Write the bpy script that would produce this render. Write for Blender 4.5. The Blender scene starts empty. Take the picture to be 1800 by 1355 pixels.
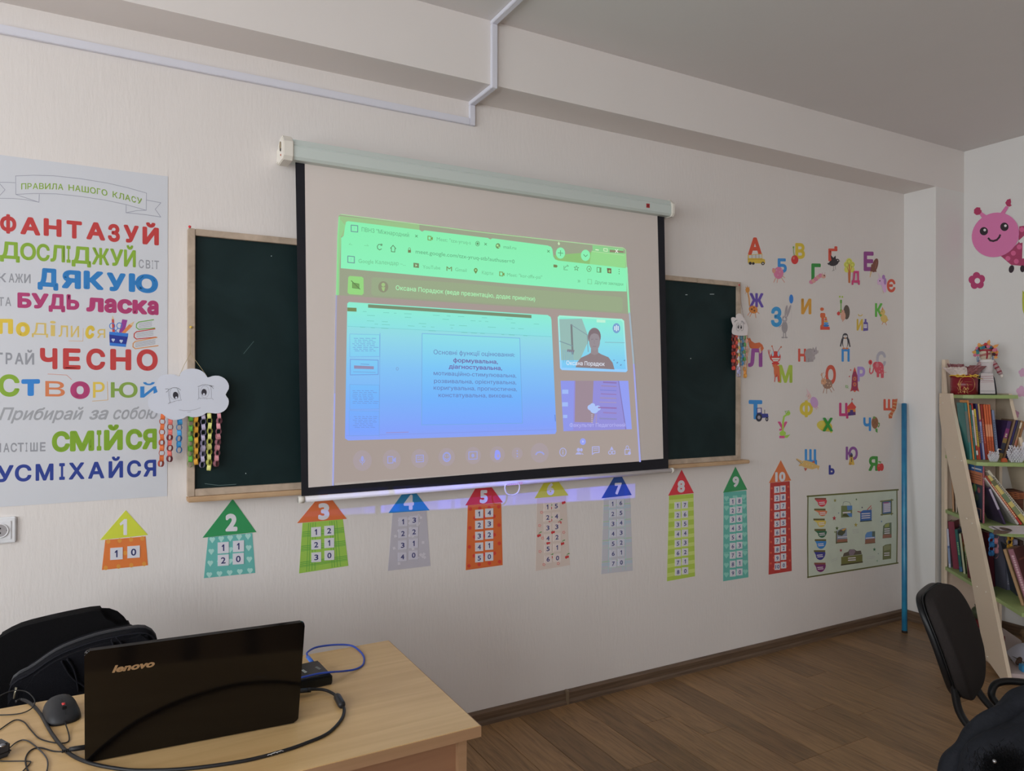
import bpy, bmesh, math, random
from mathutils import Vector, Matrix, Euler
from mathutils.geometry import delaunay_2d_cdt
random.seed(7)
C = bpy.context.scene.collection
SC = bpy.context.scene

# ------------------------------------------------------------------ camera
CAM = Vector((0.0, -2.86875, 1.5))
FPX = 1270.06
FW = Vector((0.48402, 0.87505, 0.0001)).normalized()
_rt = FW.cross(Vector((0, 0, 1))).normalized()
_up = _rt.cross(FW)
_roll = 0.0020831
RT = (_rt * math.cos(_roll) + _up * math.sin(_roll)).normalized()
UP = RT.cross(FW).normalized()
cd = bpy.data.cameras.new('camera'); cam = bpy.data.objects.new('camera', cd); C.objects.link(cam)
cd.sensor_fit = 'HORIZONTAL'; cd.sensor_width = 36.0; cd.lens = FPX * 36.0 / 1800.0
cd.clip_start = 0.02; cd.clip_end = 60
cam.matrix_world = Matrix((
    (RT.x, UP.x, -FW.x, CAM.x), (RT.y, UP.y, -FW.y, CAM.y), (RT.z, UP.z, -FW.z, CAM.z), (0, 0, 0, 1)))
SC.camera = cam

# ------------------------------------------------------------------ light
w = bpy.data.worlds.new('sky'); SC.world = w; w.use_nodes = True
bg = w.node_tree.nodes['Background']; bg.inputs[0].default_value = (0.80, 0.90, 1.0, 1); bg.inputs[1].default_value = 1.0
def area(name, loc, target, sx, sy, power, col):
    l = bpy.data.lights.new(name, 'AREA'); l.shape = 'RECTANGLE'; l.size = sx; l.size_y = sy
    l.energy = power; l.color = col
    o = bpy.data.objects.new(name, l); C.objects.link(o); o.location = loc
    o.rotation_euler = (Vector(target) - Vector(loc)).to_track_quat('-Z', 'Z').to_euler()
    return o
XL = -2.5      # left (window) wall
WINS = [(-1.0, -2.7), (-3.3, -5.0), (-5.4, -7.0)]
WPOW = [68, 80, 68]
for (ya, yb), pw in zip(WINS, WPOW):
    area('window_daylight', (XL - 0.16, (ya + yb) / 2, 1.75), (2.0, (ya + yb) / 2, 1.55), abs(ya - yb), 1.75, pw, (0.93, 0.97, 1.0))
SC.view_settings.view_transform = 'Standard'; SC.view_settings.look = 'None'
SC.view_settings.exposure = 0.0; SC.view_settings.gamma = 1.0; SC.view_settings.use_curve_mapping = False
SC.cycles.max_bounces = 8; SC.cycles.diffuse_bounces = 5; SC.cycles.glossy_bounces = 3
SC.cycles.use_denoising = True

# ------------------------------------------------------------------ rays from picture positions to real planes
def _ray(x, y): return FW + RT * ((x - 900) / FPX) - UP * ((y - 677.5) / FPX)
def AY(x, y, y0=0.0):
    d = _ray(x, y); return CAM + d * ((y0 - CAM.y) / d.y)
def AZ(x, y, z0=0.0):
    d = _ray(x, y); return CAM + d * ((z0 - CAM.z) / d.z)
def AX(x, y, x0=0.0):
    d = _ray(x, y); return CAM + d * ((x0 - CAM.x) / d.x)

# ------------------------------------------------------------------ materials
def lin(c):
    c = c / 255.0
    return c / 12.92 if c <= 0.04045 else ((c + 0.055) / 1.055) ** 2.4
MC = {}
def pm(rgb, k=1.0, rough=0.6, metal=0.0, spec=0.3, bump=0.0, bscale=200.0, var=0.0, coat=0.0):
    """plain procedural material: rgb (0..255) as seen, k lifts it to the thing's own colour"""
    key = (tuple(rgb), k, rough, metal, spec, bump, bscale, var, coat)
    if key in MC: return MC[key]
    m = bpy.data.materials.new('paint'); m.use_nodes = True; nt = m.node_tree
    b = nt.nodes['Principled BSDF']
    col = [lin(c) * k for c in rgb]; mxc = max(col)
    if mxc > .82: col = [c * .82 / mxc for c in col]
    g_ = sum(col) / 3; col = [c * .89 + g_ * .11 for c in col]
    b.inputs['Base Color'].default_value = (*col, 1); b.inputs['Roughness'].default_value = rough
    b.inputs['Metallic'].default_value = metal; b.inputs['Specular IOR Level'].default_value = spec
    b.inputs['Coat Weight'].default_value = coat
    if bump or var:
        tc = nt.nodes.new('ShaderNodeTexCoord'); n = nt.nodes.new('ShaderNodeTexNoise')
        n.inputs['Scale'].default_value = bscale; n.inputs['Detail'].default_value = 3
        nt.links.new(tc.outputs['Object'], n.inputs['Vector'])
        if bump:
            bp = nt.nodes.new('ShaderNodeBump'); bp.inputs['Strength'].default_value = bump; bp.inputs['Distance'].default_value = 0.002
            nt.links.new(n.outputs['Fac'], bp.inputs['Height']); nt.links.new(bp.outputs['Normal'], b.inputs['Normal'])
        if var:
            mx = nt.nodes.new('ShaderNodeMix'); mx.data_type = 'RGBA'
            mx.inputs[6].default_value = (*[c * (1 - var) for c in col], 1); mx.inputs[7].default_value = (*[min(.9, c * (1 + var)) for c in col], 1)
            nt.links.new(n.outputs['Fac'], mx.inputs[0]); nt.links.new(mx.outputs[2], b.inputs['Base Color'])
    MC[key] = m
    return m
def em(rgb, s=1.0):
    key = ('em', tuple(rgb), s)
    if key in MC: return MC[key]
    m = bpy.data.materials.new('projected_light'); m.use_nodes = True; b = m.node_tree.nodes['Principled BSDF']
    b.inputs['Base Color'].default_value = (0.02, 0.02, 0.02, 1); b.inputs['Specular IOR Level'].default_value = 0
    b.inputs['Emission Color'].default_value = (*[lin(c) for c in rgb], 1); b.inputs['Emission Strength'].default_value = s
    MC[key] = m; return m
def emramp(key, mul=1.0, add=(0, 0, 0)):
    if key in MC: return MC[key]
    m = bpy.data.materials.new('projected_gradient'); m.use_nodes = True; nt = m.node_tree; b = nt.nodes['Principled BSDF']
    b.inputs['Base Color'].default_value = (0.02, 0.02, 0.02, 1); b.inputs['Specular IOR Level'].default_value = 0
    g = nt.nodes.new('ShaderNodeNewGeometry'); sp = nt.nodes.new('ShaderNodeSeparateXYZ'); mr = nt.nodes.new('ShaderNodeMapRange')
    z0 = AY(860, 800, -.09).z; z1 = AY(860, 420, -.09).z
    mr.inputs['From Min'].default_value = z1; mr.inputs['From Max'].default_value = z0
    cr = nt.nodes.new('ShaderNodeValToRGB'); e = cr.color_ramp.elements
    stops = [(420, (136, 238, 176)), (525, (140, 240, 190)), (560, (140, 232, 215)), (600, (138, 218, 232)), (650, (122, 196, 246)), (700, (114, 178, 250)), (750, (122, 162, 252)), (800, (150, 160, 235))]
    for i, (yy, c) in enumerate(stops):
        p = (yy - 420) / 380.0
        el = e[0] if i == 0 else (e[1] if i == 1 else e.new(p))
        el.position = p; el.color = (*[min(1, lin(v) * mul + a) for v, a in zip(c, add)], 1)
    nt.links.new(g.outputs['Position'], sp.inputs[0]); nt.links.new(sp.outputs['Z'], mr.inputs['Value'])
    nt.links.new(mr.outputs[0], cr.inputs[0]); nt.links.new(cr.outputs[0], b.inputs['Emission Color'])
    b.inputs['Emission Strength'].default_value = 1.0
    MC[key] = m; return m

# ------------------------------------------------------------------ objects
def link(o): C.objects.link(o); return o
def setp(o, parent):
    if parent is not None:
        o.parent = parent
        bpy.context.view_layer.update() if False else None
        o.matrix_parent_inverse = Matrix.Translation(-parent.location) if parent.type == 'EMPTY' else Matrix.Identity(4)
def tag(o, label=None, cat=None, group=None, kind=None):
    if label: o['label'] = label
    if cat: o['category'] = cat
    if group: o['group'] = group
    if kind: o['kind'] = kind
    return o
def thing(name, label, cat, loc, group=None):
    o = bpy.data.objects.new(name, None); link(o); o.location = loc; o.empty_display_size = 0.05
    return tag(o, label, cat, group)
def mesh_obj(name, verts, faces, mat, parent=None, smooth=False, midx=None):
    me = bpy.data.meshes.new(name); me.from_pydata([tuple(v) for v in verts], [], faces)
    for m in (mat if isinstance(mat, (list, tuple)) else [mat]): me.materials.append(m)
    if midx: me.polygons.foreach_set('material_index', midx)
    if smooth: me.polygons.foreach_set('use_smooth', [True] * len(me.polygons))
    me.update()
    o = bpy.data.objects.new(name, me); link(o); setp(o, parent); return o
def bm_obj(name, bm, mat, parent=None, smooth=False):
    bmesh.ops.recalc_face_normals(bm, faces=bm.faces[:])
    me = bpy.data.meshes.new(name); bm.to_mesh(me); bm.free()
    for m in (mat if isinstance(mat, (list, tuple)) else [mat]): me.materials.append(m)
    if smooth: me.polygons.foreach_set('use_smooth', [True] * len(me.polygons))
    o = bpy.data.objects.new(name, me); link(o); setp(o, parent); return o
def frame(o, ax, ay, az):
    m = Matrix((ax, ay, az)).transposed().to_4x4(); m.translation = o; return m
def bm_box(bm, x0, x1, y0, y1, z0, z1, M=None, bev=0.0, seg=2):
    b2 = bmesh.new()
    vs = [b2.verts.new((x, y, z)) for x in (x0, x1) for y in (y0, y1) for z in (z0, z1)]
    for f in ((0, 1, 3, 2), (4, 6, 7, 5), (0, 4, 5, 1), (2, 3, 7, 6), (0, 2, 6, 4), (1, 5, 7, 3)): b2.faces.new([vs[i] for i in f])
    if bev: bmesh.ops.bevel(b2, geom=b2.edges[:] , offset=bev, segments=seg, affect='EDGES', clamp_overlap=True)
    if M is not None: bmesh.ops.transform(b2, matrix=M, verts=b2.verts[:])
    me = bpy.data.meshes.new('t'); b2.to_mesh(me); b2.free(); bm.from_mesh(me); bpy.data.meshes.remove(me)
def box(name, x0, x1, y0, y1, z0, z1, mat, parent=None, M=None, bev=0.0, smooth=False, seg=2):
    bm = bmesh.new(); bm_box(bm, min(x0, x1), max(x0, x1), min(y0, y1), max(y0, y1), min(z0, z1), max(z0, z1), M, bev, seg)
    return bm_obj(name, bm, mat, parent, smooth)
def prism(name, pts, depth_vec, mat, parent=None, bev=0.0, smooth=False, seg=2):
    """closed outline (world points) pushed along depth_vec"""
    bm = bmesh.new(); a = [bm.verts.new(p) for p in pts]; b = [bm.verts.new(Vector(p) + Vector(depth_vec)) for p in pts]
    bm.faces.new(a); bm.faces.new(b[::-1]); n = len(pts)
    for i in range(n): bm.faces.new((a[i], b[i], b[(i + 1) % n], a[(i + 1) % n]))
    if bev:
        es = [e for e in bm.edges if all(len(f.verts) <= 4 or len(f.verts) == n for f in e.link_faces) and any(len(f.verts) == n for f in e.link_faces)]
        bmesh.ops.bevel(bm, geom=es, offset=bev, segments=seg, affect='EDGES', clamp_overlap=True)
    o = bm_obj(name, bm, mat, parent, smooth)
    if bev > .01:
        for p_ in o.data.polygons: p_.use_smooth = len(p_.vertices) <= 4
    return o
def catmull(pts, n=6, closed=False):
    P = [Vector(p) for p in pts]; out = []; L = len(P)
    rng = range(L) if closed else range(L - 1)
    for i in rng:
        p0 = P[(i - 1) % L] if closed or i > 0 else P[0]; p1 = P[i % L]; p2 = P[(i + 1) % L]
        p3 = P[(i + 2) % L] if closed or i + 2 < L else P[-1]
        for k in range(n):
            t = k / n
            out.append(0.5 * ((2 * p1) + (p2 - p0) * t + (2 * p0 - 5 * p1 + 4 * p2 - p3) * t * t + (3 * p1 - p0 - 3 * p2 + p3) * t ** 3))
    if not closed: out.append(P[-1])
    return out
def even(pts, step, closed=True):
    P = list(pts) + ([pts[0]] if closed else []); L = [0.0]
    for a, b in zip(P, P[1:]): L.append(L[-1] + (b - a).length)
    n = max(6, int(L[-1] / step)); out = []; j = 0
    for k in range(n if closed else n + 1):
        t = L[-1] * k / n
        while j < len(L) - 2 and L[j + 1] < t: j += 1
        d = L[j + 1] - L[j]; out.append(P[j].lerp(P[j + 1], (t - L[j]) / d if d > 1e-9 else 0))
    return out
def bm_tube(bm, pts, r, seg=8, closed=False, flat=1.0, caps=True):
    P = [Vector(p) for p in pts]; n = len(P); rings = []; nrm = None
    for i in range(n):
        if closed: t = (P[(i + 1) % n] - P[i - 1])
        else: t = P[min(i + 1, n - 1)] - P[max(i - 1, 0)]
        t.normalize()
        if nrm is None:
            nrm = t.cross(Vector((0, 0, 1)))
            if nrm.length < 1e-3: nrm = t.cross(Vector((0, 1, 0)))
            nrm.normalize()
        nrm = (nrm - t * nrm.dot(t)); nrm.normalize(); bi = t.cross(nrm)
        rr = r[i] if isinstance(r, (list, tuple)) else r
        rings.append([bm.verts.new(P[i] + nrm * math.cos(a) * rr + bi * math.sin(a) * rr * flat) for a in [2 * math.pi * k / seg for k in range(seg)]])
    m = n if closed else n - 1
    for i in range(m):
        A, B = rings[i], rings[(i + 1) % n]
        for k in range(seg): bm.faces.new((A[k], A[(k + 1) % seg], B[(k + 1) % seg], B[k]))
    if not closed and caps: bm.faces.new(rings[0][::-1]); bm.faces.new(rings[-1])
def tube(name, pts, r, mat, parent=None, seg=8, sm=0, closed=False, flat=1.0):
    if sm: pts = catmull(pts, sm, closed)
    bm = bmesh.new(); bm_tube(bm, pts, r, seg, closed, flat); return bm_obj(name, bm, mat, parent, True)
def bm_ell(bm, c, r, M=None, u=16, v=10, tf=None):
    b2 = bmesh.new(); bmesh.ops.create_uvsphere(b2, u_segments=u, v_segments=v, radius=1.0)
    for vt in b2.verts: vt.co = Vector((vt.co.x * r[0], vt.co.y * r[1], vt.co.z * r[2]))
    if tf:
        for vt in b2.verts: vt.co = tf(vt.co)
    if M is not None: bmesh.ops.transform(b2, matrix=M, verts=b2.verts[:])
    bmesh.ops.translate(b2, verts=b2.verts[:], vec=Vector(c))
    me = bpy.data.meshes.new('t'); b2.to_mesh(me); b2.free(); bm.from_mesh(me); bpy.data.meshes.remove(me)
def ell(name, c, r, mat, parent=None, M=None, u=16, v=10, tf=None):
    bm = bmesh.new(); bm_ell(bm, c, r, M, u, v, tf); return bm_obj(name, bm, mat, parent, True)

# ------------------------------------------------------------------ flat print on a plane
class Flat:
    """flat shapes printed / stuck on a plane; pt maps drawing coordinates to the plane, nrm faces the room"""
    def __init__(s, pt, nrm, base=0.0012, k=1.0, emit=False, rough=0.5, step=.00003):
        s.step = step
        s.pt = pt; s.n = Vector(nrm); s.base = base; s.k = k; s.emit = emit; s.v = []; s.f = []; s.m = []; s.mats = []; s.lay = 0; s.rough = rough
    def _mi(s, col):
        m = col if isinstance(col, bpy.types.Material) else (em(col) if s.emit else pm(col, s.k, s.rough))
        if m not in s.mats: s.mats.append(m)
        return s.mats.index(m)
    def raw(s, world, faces, col):
        off = s.n * (s.base + s.lay * s.step); b = len(s.v)
        mi = s._mi(col); nf = len(faces)
        for k, f in enumerate(faces):       # each piece a hair above the last, so that none lie in exactly one plane
            dz = off + s.n * (s.step * .8 * k / nf); b = len(s.v); s.v += [world[i] + dz for i in f]
            s.f.append(list(range(b, b + len(f)))); s.m.append(mi)
        s.lay += 1
        return s
    def poly(s, pts, col): return s.raw([s.pt(*p) for p in pts], [list(range(len(pts)))], col)
    def rect(s, x0, y0, x1, y1, col): return s.poly([(x0, y0), (x1, y0), (x1, y1), (x0, y1)], col)
    def ell(s, cx, cy, rx, ry, col, rot=0, n=18, a0=0, a1=360):
        c, q = math.cos(math.radians(rot)), math.sin(math.radians(rot)); pts = []
        full = abs(a1 - a0) >= 360; nn = n if full else n + 1
        for i in range(nn):
            a = math.radians(a0 + (a1 - a0) * i / n); x, y = rx * math.cos(a), ry * math.sin(a)
            pts.append((cx + x * c - y * q, cy + x * q + y * c))
        return s.poly(pts, col)
    def line(s, pts, wd, col, closed=False):
        V = []; F = []; n = len(pts); m = n if closed else n - 1
        for i in range(m):
            (x0, y0), (x1, y1) = pts[i], pts[(i + 1) % n]; dx, dy = x1 - x0, y1 - y0; L = math.hypot(dx, dy) or 1
            nx, ny = -dy / L * wd / 2, dx / L * wd / 2; ex, ey = dx / L * wd * .3, dy / L * wd * .3
            b = len(V); V += [(x0 + nx - ex, y0 + ny - ey), (x1 + nx + ex, y1 + ny + ey), (x1 - nx + ex, y1 - ny + ey), (x0 - nx - ex, y0 - ny - ey)]; F.append([b, b + 1, b + 2, b + 3])
        return s.raw([s.pt(*p) for p in V], F, col)
    def ring(s, cx, cy, rx, ry, wd, col, n=20): return s.line([(cx + rx * math.cos(2 * math.pi * i / n), cy + ry * math.sin(2 * math.pi * i / n)) for i in range(n)], wd, col, True)
    def text(s, body, A, B, cap, col, bold=0.0, shear=0.0, up=None):
        if body == '1' and up is None:     # a one with its flag
            ax_, ay_ = A; bx_, by_ = B; w_ = bx_ - ax_; m_ = (ax_ + bx_) / 2 + w_ * .12; st = max(w_ * .42, cap * .17); yb_ = (ay_ + by_) / 2
            return s.poly([(m_ + st / 2, yb_), (m_ + st / 2, yb_ - cap), (m_ - st * .3, yb_ - cap), (ax_ - w_ * .05, yb_ - cap * .72), (ax_ + w_ * .05, yb_ - cap * .58), (m_ - st / 2, yb_ - cap * .70), (m_ - st / 2, yb_)], col)
        V, F = glyphs(body, bold, shear)
        a = s.pt(*A); b = s.pt(*B); ux = b - a
        u0 = s.pt(A[0], A[1] - cap) - a; u1 = s.pt(B[0], B[1] - cap) - b; uy = (u0 + u1) * 0.5
        nn = s.n * s.step
        return s.raw([a + ux * x + uy * y + nn * z for x, y, z in V], F, col)
    def build(s, name, parent=None): 
        o = mesh_obj(name, s.v, s.f, s.mats, parent, midx=s.m)
        return o
_G = {}
def glyphs(body, bold=0.0, shear=0.0, raw=False):
    """outline letters as a flat mesh; bold thickens every edge with a round stroke"""
    key = (body, bold, shear)
    if key not in _G:
        cu = bpy.data.curves.new('g', 'FONT'); cu.body = body; cu.size = 1; cu.shear = shear; cu.resolution_u = 4
        o = bpy.data.objects.new('g', cu); link(o); dg = bpy.context.evaluated_depsgraph_get()
        cv = o.to_curve(dg); cons = []
        for sp_ in cv.splines:               # every contour as a polygon
            P = []; bp = sp_.bezier_points; m = len(bp)
            for i in range(m):
                p, q = bp[i], bp[(i + 1) % m]; a_, b_, c_, d_ = p.co, p.handle_right, q.handle_left, q.co
                ch = (d_ - a_).length; bent = (b_ - a_).cross(d_ - a_).length + (c_ - a_).cross(d_ - a_).length
                k = 1 if bent < 1e-5 else (4 if len(body) < 3 else 3)
                for j in range(k):
                    t = j / k; P.append((a_ * (1 - t) ** 3 + b_ * 3 * t * (1 - t) ** 2 + c_ * 3 * t * t * (1 - t) + d_ * t ** 3).to_2d())
            if len(P) > 2: cons.append((P, sum(P[i - 1].x * P[i].y - P[i].x * P[i - 1].y for i in range(len(P)))))
        o.to_curve_clear(); bpy.data.objects.remove(o); bpy.data.curves.remove(cu)
        def wind(x, y, polys):
            n_ = 0
            for P in polys:
                u_ = P[-1]
                for v_ in P:
                    if u_.y <= y < v_.y and (v_.x - u_.x) * (y - u_.y) - (x - u_.x) * (v_.y - u_.y) > 0: n_ += 1
                    elif v_.y <= y < u_.y and (v_.x - u_.x) * (y - u_.y) - (x - u_.x) * (v_.y - u_.y) < 0: n_ -= 1
                    u_ = v_
            return n_
        groups_ = []                         # contours that share a letter
        for P in sorted((c_[0] for c_ in cons), key=lambda P: min(v_.x for v_ in P)):
            x0_, x1_ = min(v_.x for v_ in P), max(v_.x for v_ in P)
            if groups_ and x0_ < groups_[-1][1] - .004: groups_[-1][0].append(P); groups_[-1][1] = max(groups_[-1][1], x1_)
            else: groups_.append([[P], x1_])
        V = []; F = []
        for polys, _x in groups_:
            pv = []; pe = []
            for P in polys:
                n0 = len(pv); pv += P; pe += [(n0 + i, n0 + (i + 1) % len(P)) for i in range(len(P))]
            ov, _e, of_, *_r = delaunay_2d_cdt(pv, pe, [], 0, 1e-5)
            n0 = len(V); V += [(v_.x, v_.y, 0.0) for v_ in ov]
            for t_ in of_:
                cx_ = sum(ov[i].x for i in t_) / len(t_); cy_ = sum(ov[i].y for i in t_) / len(t_)
                if wind(cx_, cy_, polys): F.append([n0 + i for i in t_])
        if bold > 0:
            cnt = {}
            for fc in F:
                for i in range(len(fc)):
                    e = (min(fc[i], fc[i - 1]), max(fc[i], fc[i - 1])); cnt[e] = cnt.get(e, 0) + 1
            done = set(); lo = -.35
            for (i, j), c in cnt.items():
                if c != 1: continue
                x0, y0, _ = V[i]; x1, y1, _ = V[j]; L = math.hypot(x1 - x0, y1 - y0)
                if L < 1e-5: continue
                nx, ny = -(y1 - y0) / L * bold, (x1 - x0) / L * bold; n = len(V)
                V += [(x0 + nx, y0 + ny, lo), (x1 + nx, y1 + ny, lo), (x1 - nx, y1 - ny, lo), (x0 - nx, y0 - ny, lo)]; F.append([n, n + 1, n + 2, n + 3])
                for a in (i, j):
                    if a in done: continue
                    done.add(a); n = len(V); q = V[a]
                    V += [(q[0] + bold * math.cos(k * math.pi / 4), q[1] + bold * math.sin(k * math.pi / 4), lo * 1.6) for k in range(8)]; F.append(list(range(n, n + 8)))
        _G[key] = (V, F)
    V, F = _G[key]
    if raw: return V, F
    H, _ = glyphs('Н', 0, 0, True); cap = max(v[1] for v in H)
    x0 = min(v[0] for v in V); x1 = max(v[0] for v in V); sc = cap + bold * 2
    return [((x - x0) / (x1 - x0), (y + bold) / sc, z) for x, y, z in V], F
# ================================================================== SETTING
BD = 0.2074; XP = 4.4873; XR = 4.7926; ZB = 2.7457; ZC = 3.010; YB = -7.4
def plaster(name, col, bump=0.35, vertical=True):
    m = bpy.data.materials.new(name); m.use_nodes = True; nt = m.node_tree; b = nt.nodes['Principled BSDF']
    b.inputs['Roughness'].default_value = 0.75; b.inputs['Specular IOR Level'].default_value = 0.25
    tc = nt.nodes.new('ShaderNodeTexCoord'); mp = nt.nodes.new('ShaderNodeMapping')
    mp.inputs['Scale'].default_value = (75, 75, 16) if vertical else (20, 20, 20)
    n = nt.nodes.new('ShaderNodeTexNoise'); n.inputs['Scale'].default_value = 1.0; n.inputs['Detail'].default_value = 4; n.inputs['Roughness'].default_value = 0.6
    n2 = nt.nodes.new('ShaderNodeTexNoise'); n2.inputs['Scale'].default_value = 5.0; n2.inputs['Detail'].default_value = 2
    ad = nt.nodes.new('ShaderNodeMath'); ad.operation = 'MULTIPLY_ADD'; ad.inputs[1].default_value = 2.5
    bp = nt.nodes.new('ShaderNodeBump'); bp.inputs['Strength'].default_value = bump; bp.inputs['Distance'].default_value = 0.0016
    nt.links.new(tc.outputs['Object'], mp.inputs[0]); nt.links.new(mp.outputs[0], n.inputs['Vector']); nt.links.new(tc.outputs['Object'], n2.inputs['Vector'])
    nt.links.new(n2.outputs['Fac'], ad.inputs[0]); nt.links.new(n.outputs['Fac'], ad.inputs[2]); nt.links.new(ad.outputs[0], bp.inputs['Height']); nt.links.new(bp.outputs[0], b.inputs['Normal'])
    mx = nt.nodes.new('ShaderNodeMix'); mx.data_type = 'RGBA'; mx.inputs[6].default_value = (*[c * .975 for c in col], 1); mx.inputs[7].default_value = (*col, 1)
    nt.links.new(n2.outputs['Fac'], mx.inputs[0]); nt.links.new(mx.outputs[2], b.inputs['Base Color'])
    return m
WALLC = (0.80, 0.752, 0.725)
M_wall = plaster('wall_paint', WALLC, 0.65)
M_beam = plaster('beam_paint', WALLC, 0.15, False)
M_ceil = plaster('ceiling_paint', (0.74, 0.71, 0.70), 0.15, False)
M_wall2 = plaster('side_wall_paint', (0.80, 0.785, 0.765), 0.25)
def struct(o): o['kind'] = 'structure'; return o
struct(box('wall_front', XL - .3, 5.2, 0, 0.2, -0.05, 3.2, M_wall))
struct(box('wall_right', XR, XR + .2, YB, 0.1, -0.05, 3.2, M_wall2))
struct(box('wall_back', XL - .3, 5.0, YB - .2, YB, -0.05, 3.2, M_wall2))
struct(box('ceiling', XL - .3, 5.2, YB - .2, 0.2, ZC, ZC + .15, M_ceil))
# beam and pilaster: one plastered L
bm = bmesh.new(); bm_box(bm, XL, XR + .01, -BD, 0.01, ZB, ZC + .01); o = bm_obj('trim_1', bm, M_beam); struct(o); o['label'] = 'plastered ceiling beam along the front wall'
bm = bmesh.new(); bm_box(bm, XP, XR + .01, -BD, 0.01, -0.01, ZB); o = bm_obj('trim_2', bm, M_wall2); struct(o); o['label'] = 'white plastered pilaster in the right corner'
# left wall with window openings
bm = bmesh.new(); ys = [YB]
edges = sorted([(b, a) for a, b in WINS]); cur = YB
for a, b in edges:
    bm_box(bm, XL - .3, XL, cur, a, -0.05, 3.2); bm_box(bm, XL - .3, XL, a, b, -0.05, 0.85); bm_box(bm, XL - .3, XL, a, b, 2.65, 3.2); cur = b
bm_box(bm, XL - .3, XL, cur, 0.05, -0.05, 3.2); struct(bm_obj('wall_left', bm, M_wall2))
M_frame = pm((225, 225, 222), 1, 0.4)
for i, (a, b) in enumerate(edges):
    fr = bmesh.new()
    for yy in (a, (a + b) / 2 - .03, b - .06): bm_box(fr, XL - .1, XL - .04, yy, yy + .06, .85, 2.65)
    for zz in (.85, 2.59): bm_box(fr, XL - .1, XL - .04, a, b, zz, zz + .06)
    struct(bm_obj('window_%d' % (i + 1), fr, M_frame))
# floor with planks
def plank_mat(k, seed):
    m = bpy.data.materials.new('plank_vinyl'); m.use_nodes = True; nt = m.node_tree; b = nt.nodes['Principled BSDF']
    b.inputs['Roughness'].default_value = 0.38; b.inputs['Specular IOR Level'].default_value = 0.35
    tc = nt.nodes.new('ShaderNodeTexCoord'); mp = nt.nodes.new('ShaderNodeMapping'); mp.inputs['Scale'].default_value = (26, 2.2, 1); mp.inputs['Location'].default_value = (seed * 3.1, seed * 7.7, 0)
    n = nt.nodes.new('ShaderNodeTexNoise'); n.inputs['Scale'].default_value = 1.6; n.inputs['Detail'].default_value = 7; n.inputs['Roughness'].default_value = 0.65; n.inputs['Distortion'].default_value = 1.4
    cr = nt.nodes.new('ShaderNodeValToRGB'); e = cr.color_ramp.elements
    base = (0.315, 0.182, 0.085)
    base = [c * k for c in base]
    e[0].position = .25; e[0].color = (base[0] * .45, base[1] * .45, base[2] * .45, 1); e[1].position = .75; e[1].color = (*[c * 1.25 for c in base], 1)
    x = e.new(.48); x.color = (*[c * .85 for c in base], 1)
    nt.links.new(tc.outputs['Object'], mp.inputs[0]); nt.links.new(mp.outputs[0], n.inputs['Vector']); nt.links.new(n.outputs['Fac'], cr.inputs[0]); nt.links.new(cr.outputs[0], b.inputs['Base Color'])
    bp = nt.nodes.new('ShaderNodeBump'); bp.inputs['Strength'].default_value = .12; bp.inputs['Distance'].default_value = .001; nt.links.new(n.outputs['Fac'], bp.inputs['Height']); nt.links.new(bp.outputs[0], b.inputs['Normal'])
    return m
PM = [plank_mat(k, i) for i, k in enumerate((1.0, .90, 1.05, .80, .96, .74))]
M_joint = pm((62, 46, 34), 1.0, .6)
floor = struct(box('floor', XL - .3, 5.2, YB - .2, 0.1, -0.06, -0.002, M_joint))
PW = 0.152; x = 0.55; row = 0
rnd = random.Random(3)
plank_cache = {}
def plank(x, y0, y1, parent):
    x1 = min(x + PW, XR) - .0012; g = .0012
    vs = [(x + g / 2, y0 + g, -.002), (x1, y0 + g, -.002), (x1, y1, -.002), (x + g / 2, y1, -.002)]
    vs += [(a + (.0006 if i in (0, 3) else -.0006), b2 + (.0006 if i in (0, 1) else -.0006), 0) for i, (a, b2, c) in enumerate(vs)]
    fs = [(4, 5, 6, 7), (0, 1, 5, 4), (1, 2, 6, 5), (2, 3, 7, 6), (3, 0, 4, 7)]
    return mesh_obj('plank', vs, fs, PM[rnd.choice((0, 0, 1, 2, 2, 3, 4, 4, 1, 5))], parent)
npl = 0
while x < XR:
    y = -0.0 ; first = True
    ymin = -2.0 if x < 2.2 else -1.9
    while y > ymin:
        L = rnd.choice((.35, .55, .62, .75, .9)) if first else rnd.choice((.6, .75, .9, .95))
        y0 = y - L
        plank(x, y0, y, floor); npl += 1; y = y0; first = False
    # the rest of the row out towards the back of the room
    plank(x, YB, y, floor); npl += 1
    x += PW
while_x = XL
while while_x < 0.55 - .01:
    plank(while_x, YB, 0, floor) if False else None
    x2 = min(while_x + PW, 0.55); plank(while_x, -3.6, 0, floor); plank(while_x, YB, -3.6, floor); while_x += (0.55 - XL) / 15
# baseboards
def skirting_mat():
    m = bpy.data.materials.new('skirting_wood_print'); m.use_nodes = True; nt = m.node_tree; b = nt.nodes['Principled BSDF']; b.inputs['Roughness'].default_value = .45
    tc = nt.nodes.new('ShaderNodeTexCoord'); mp = nt.nodes.new('ShaderNodeMapping'); mp.inputs['Scale'].default_value = (3, 3, 90)
    n = nt.nodes.new('ShaderNodeTexNoise'); n.inputs['Scale'].default_value = 1.2; n.inputs['Detail'].default_value = 5; cr = nt.nodes.new('ShaderNodeValToRGB')
    cr.color_ramp.elements[0].position = .3; cr.color_ramp.elements[0].color = (.085, .052, .032, 1); cr.color_ramp.elements[1].position = .75; cr.color_ramp.elements[1].color = (.19, .12, .075, 1)
    nt.links.new(tc.outputs['Object'], mp.inputs[0]); nt.links.new(mp.outputs[0], n.inputs['Vector']); nt.links.new(n.outputs['Fac'], cr.inputs[0]); nt.links.new(cr.outputs[0], b.inputs['Base Color']); return m
M_sk = skirting_mat()
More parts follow.
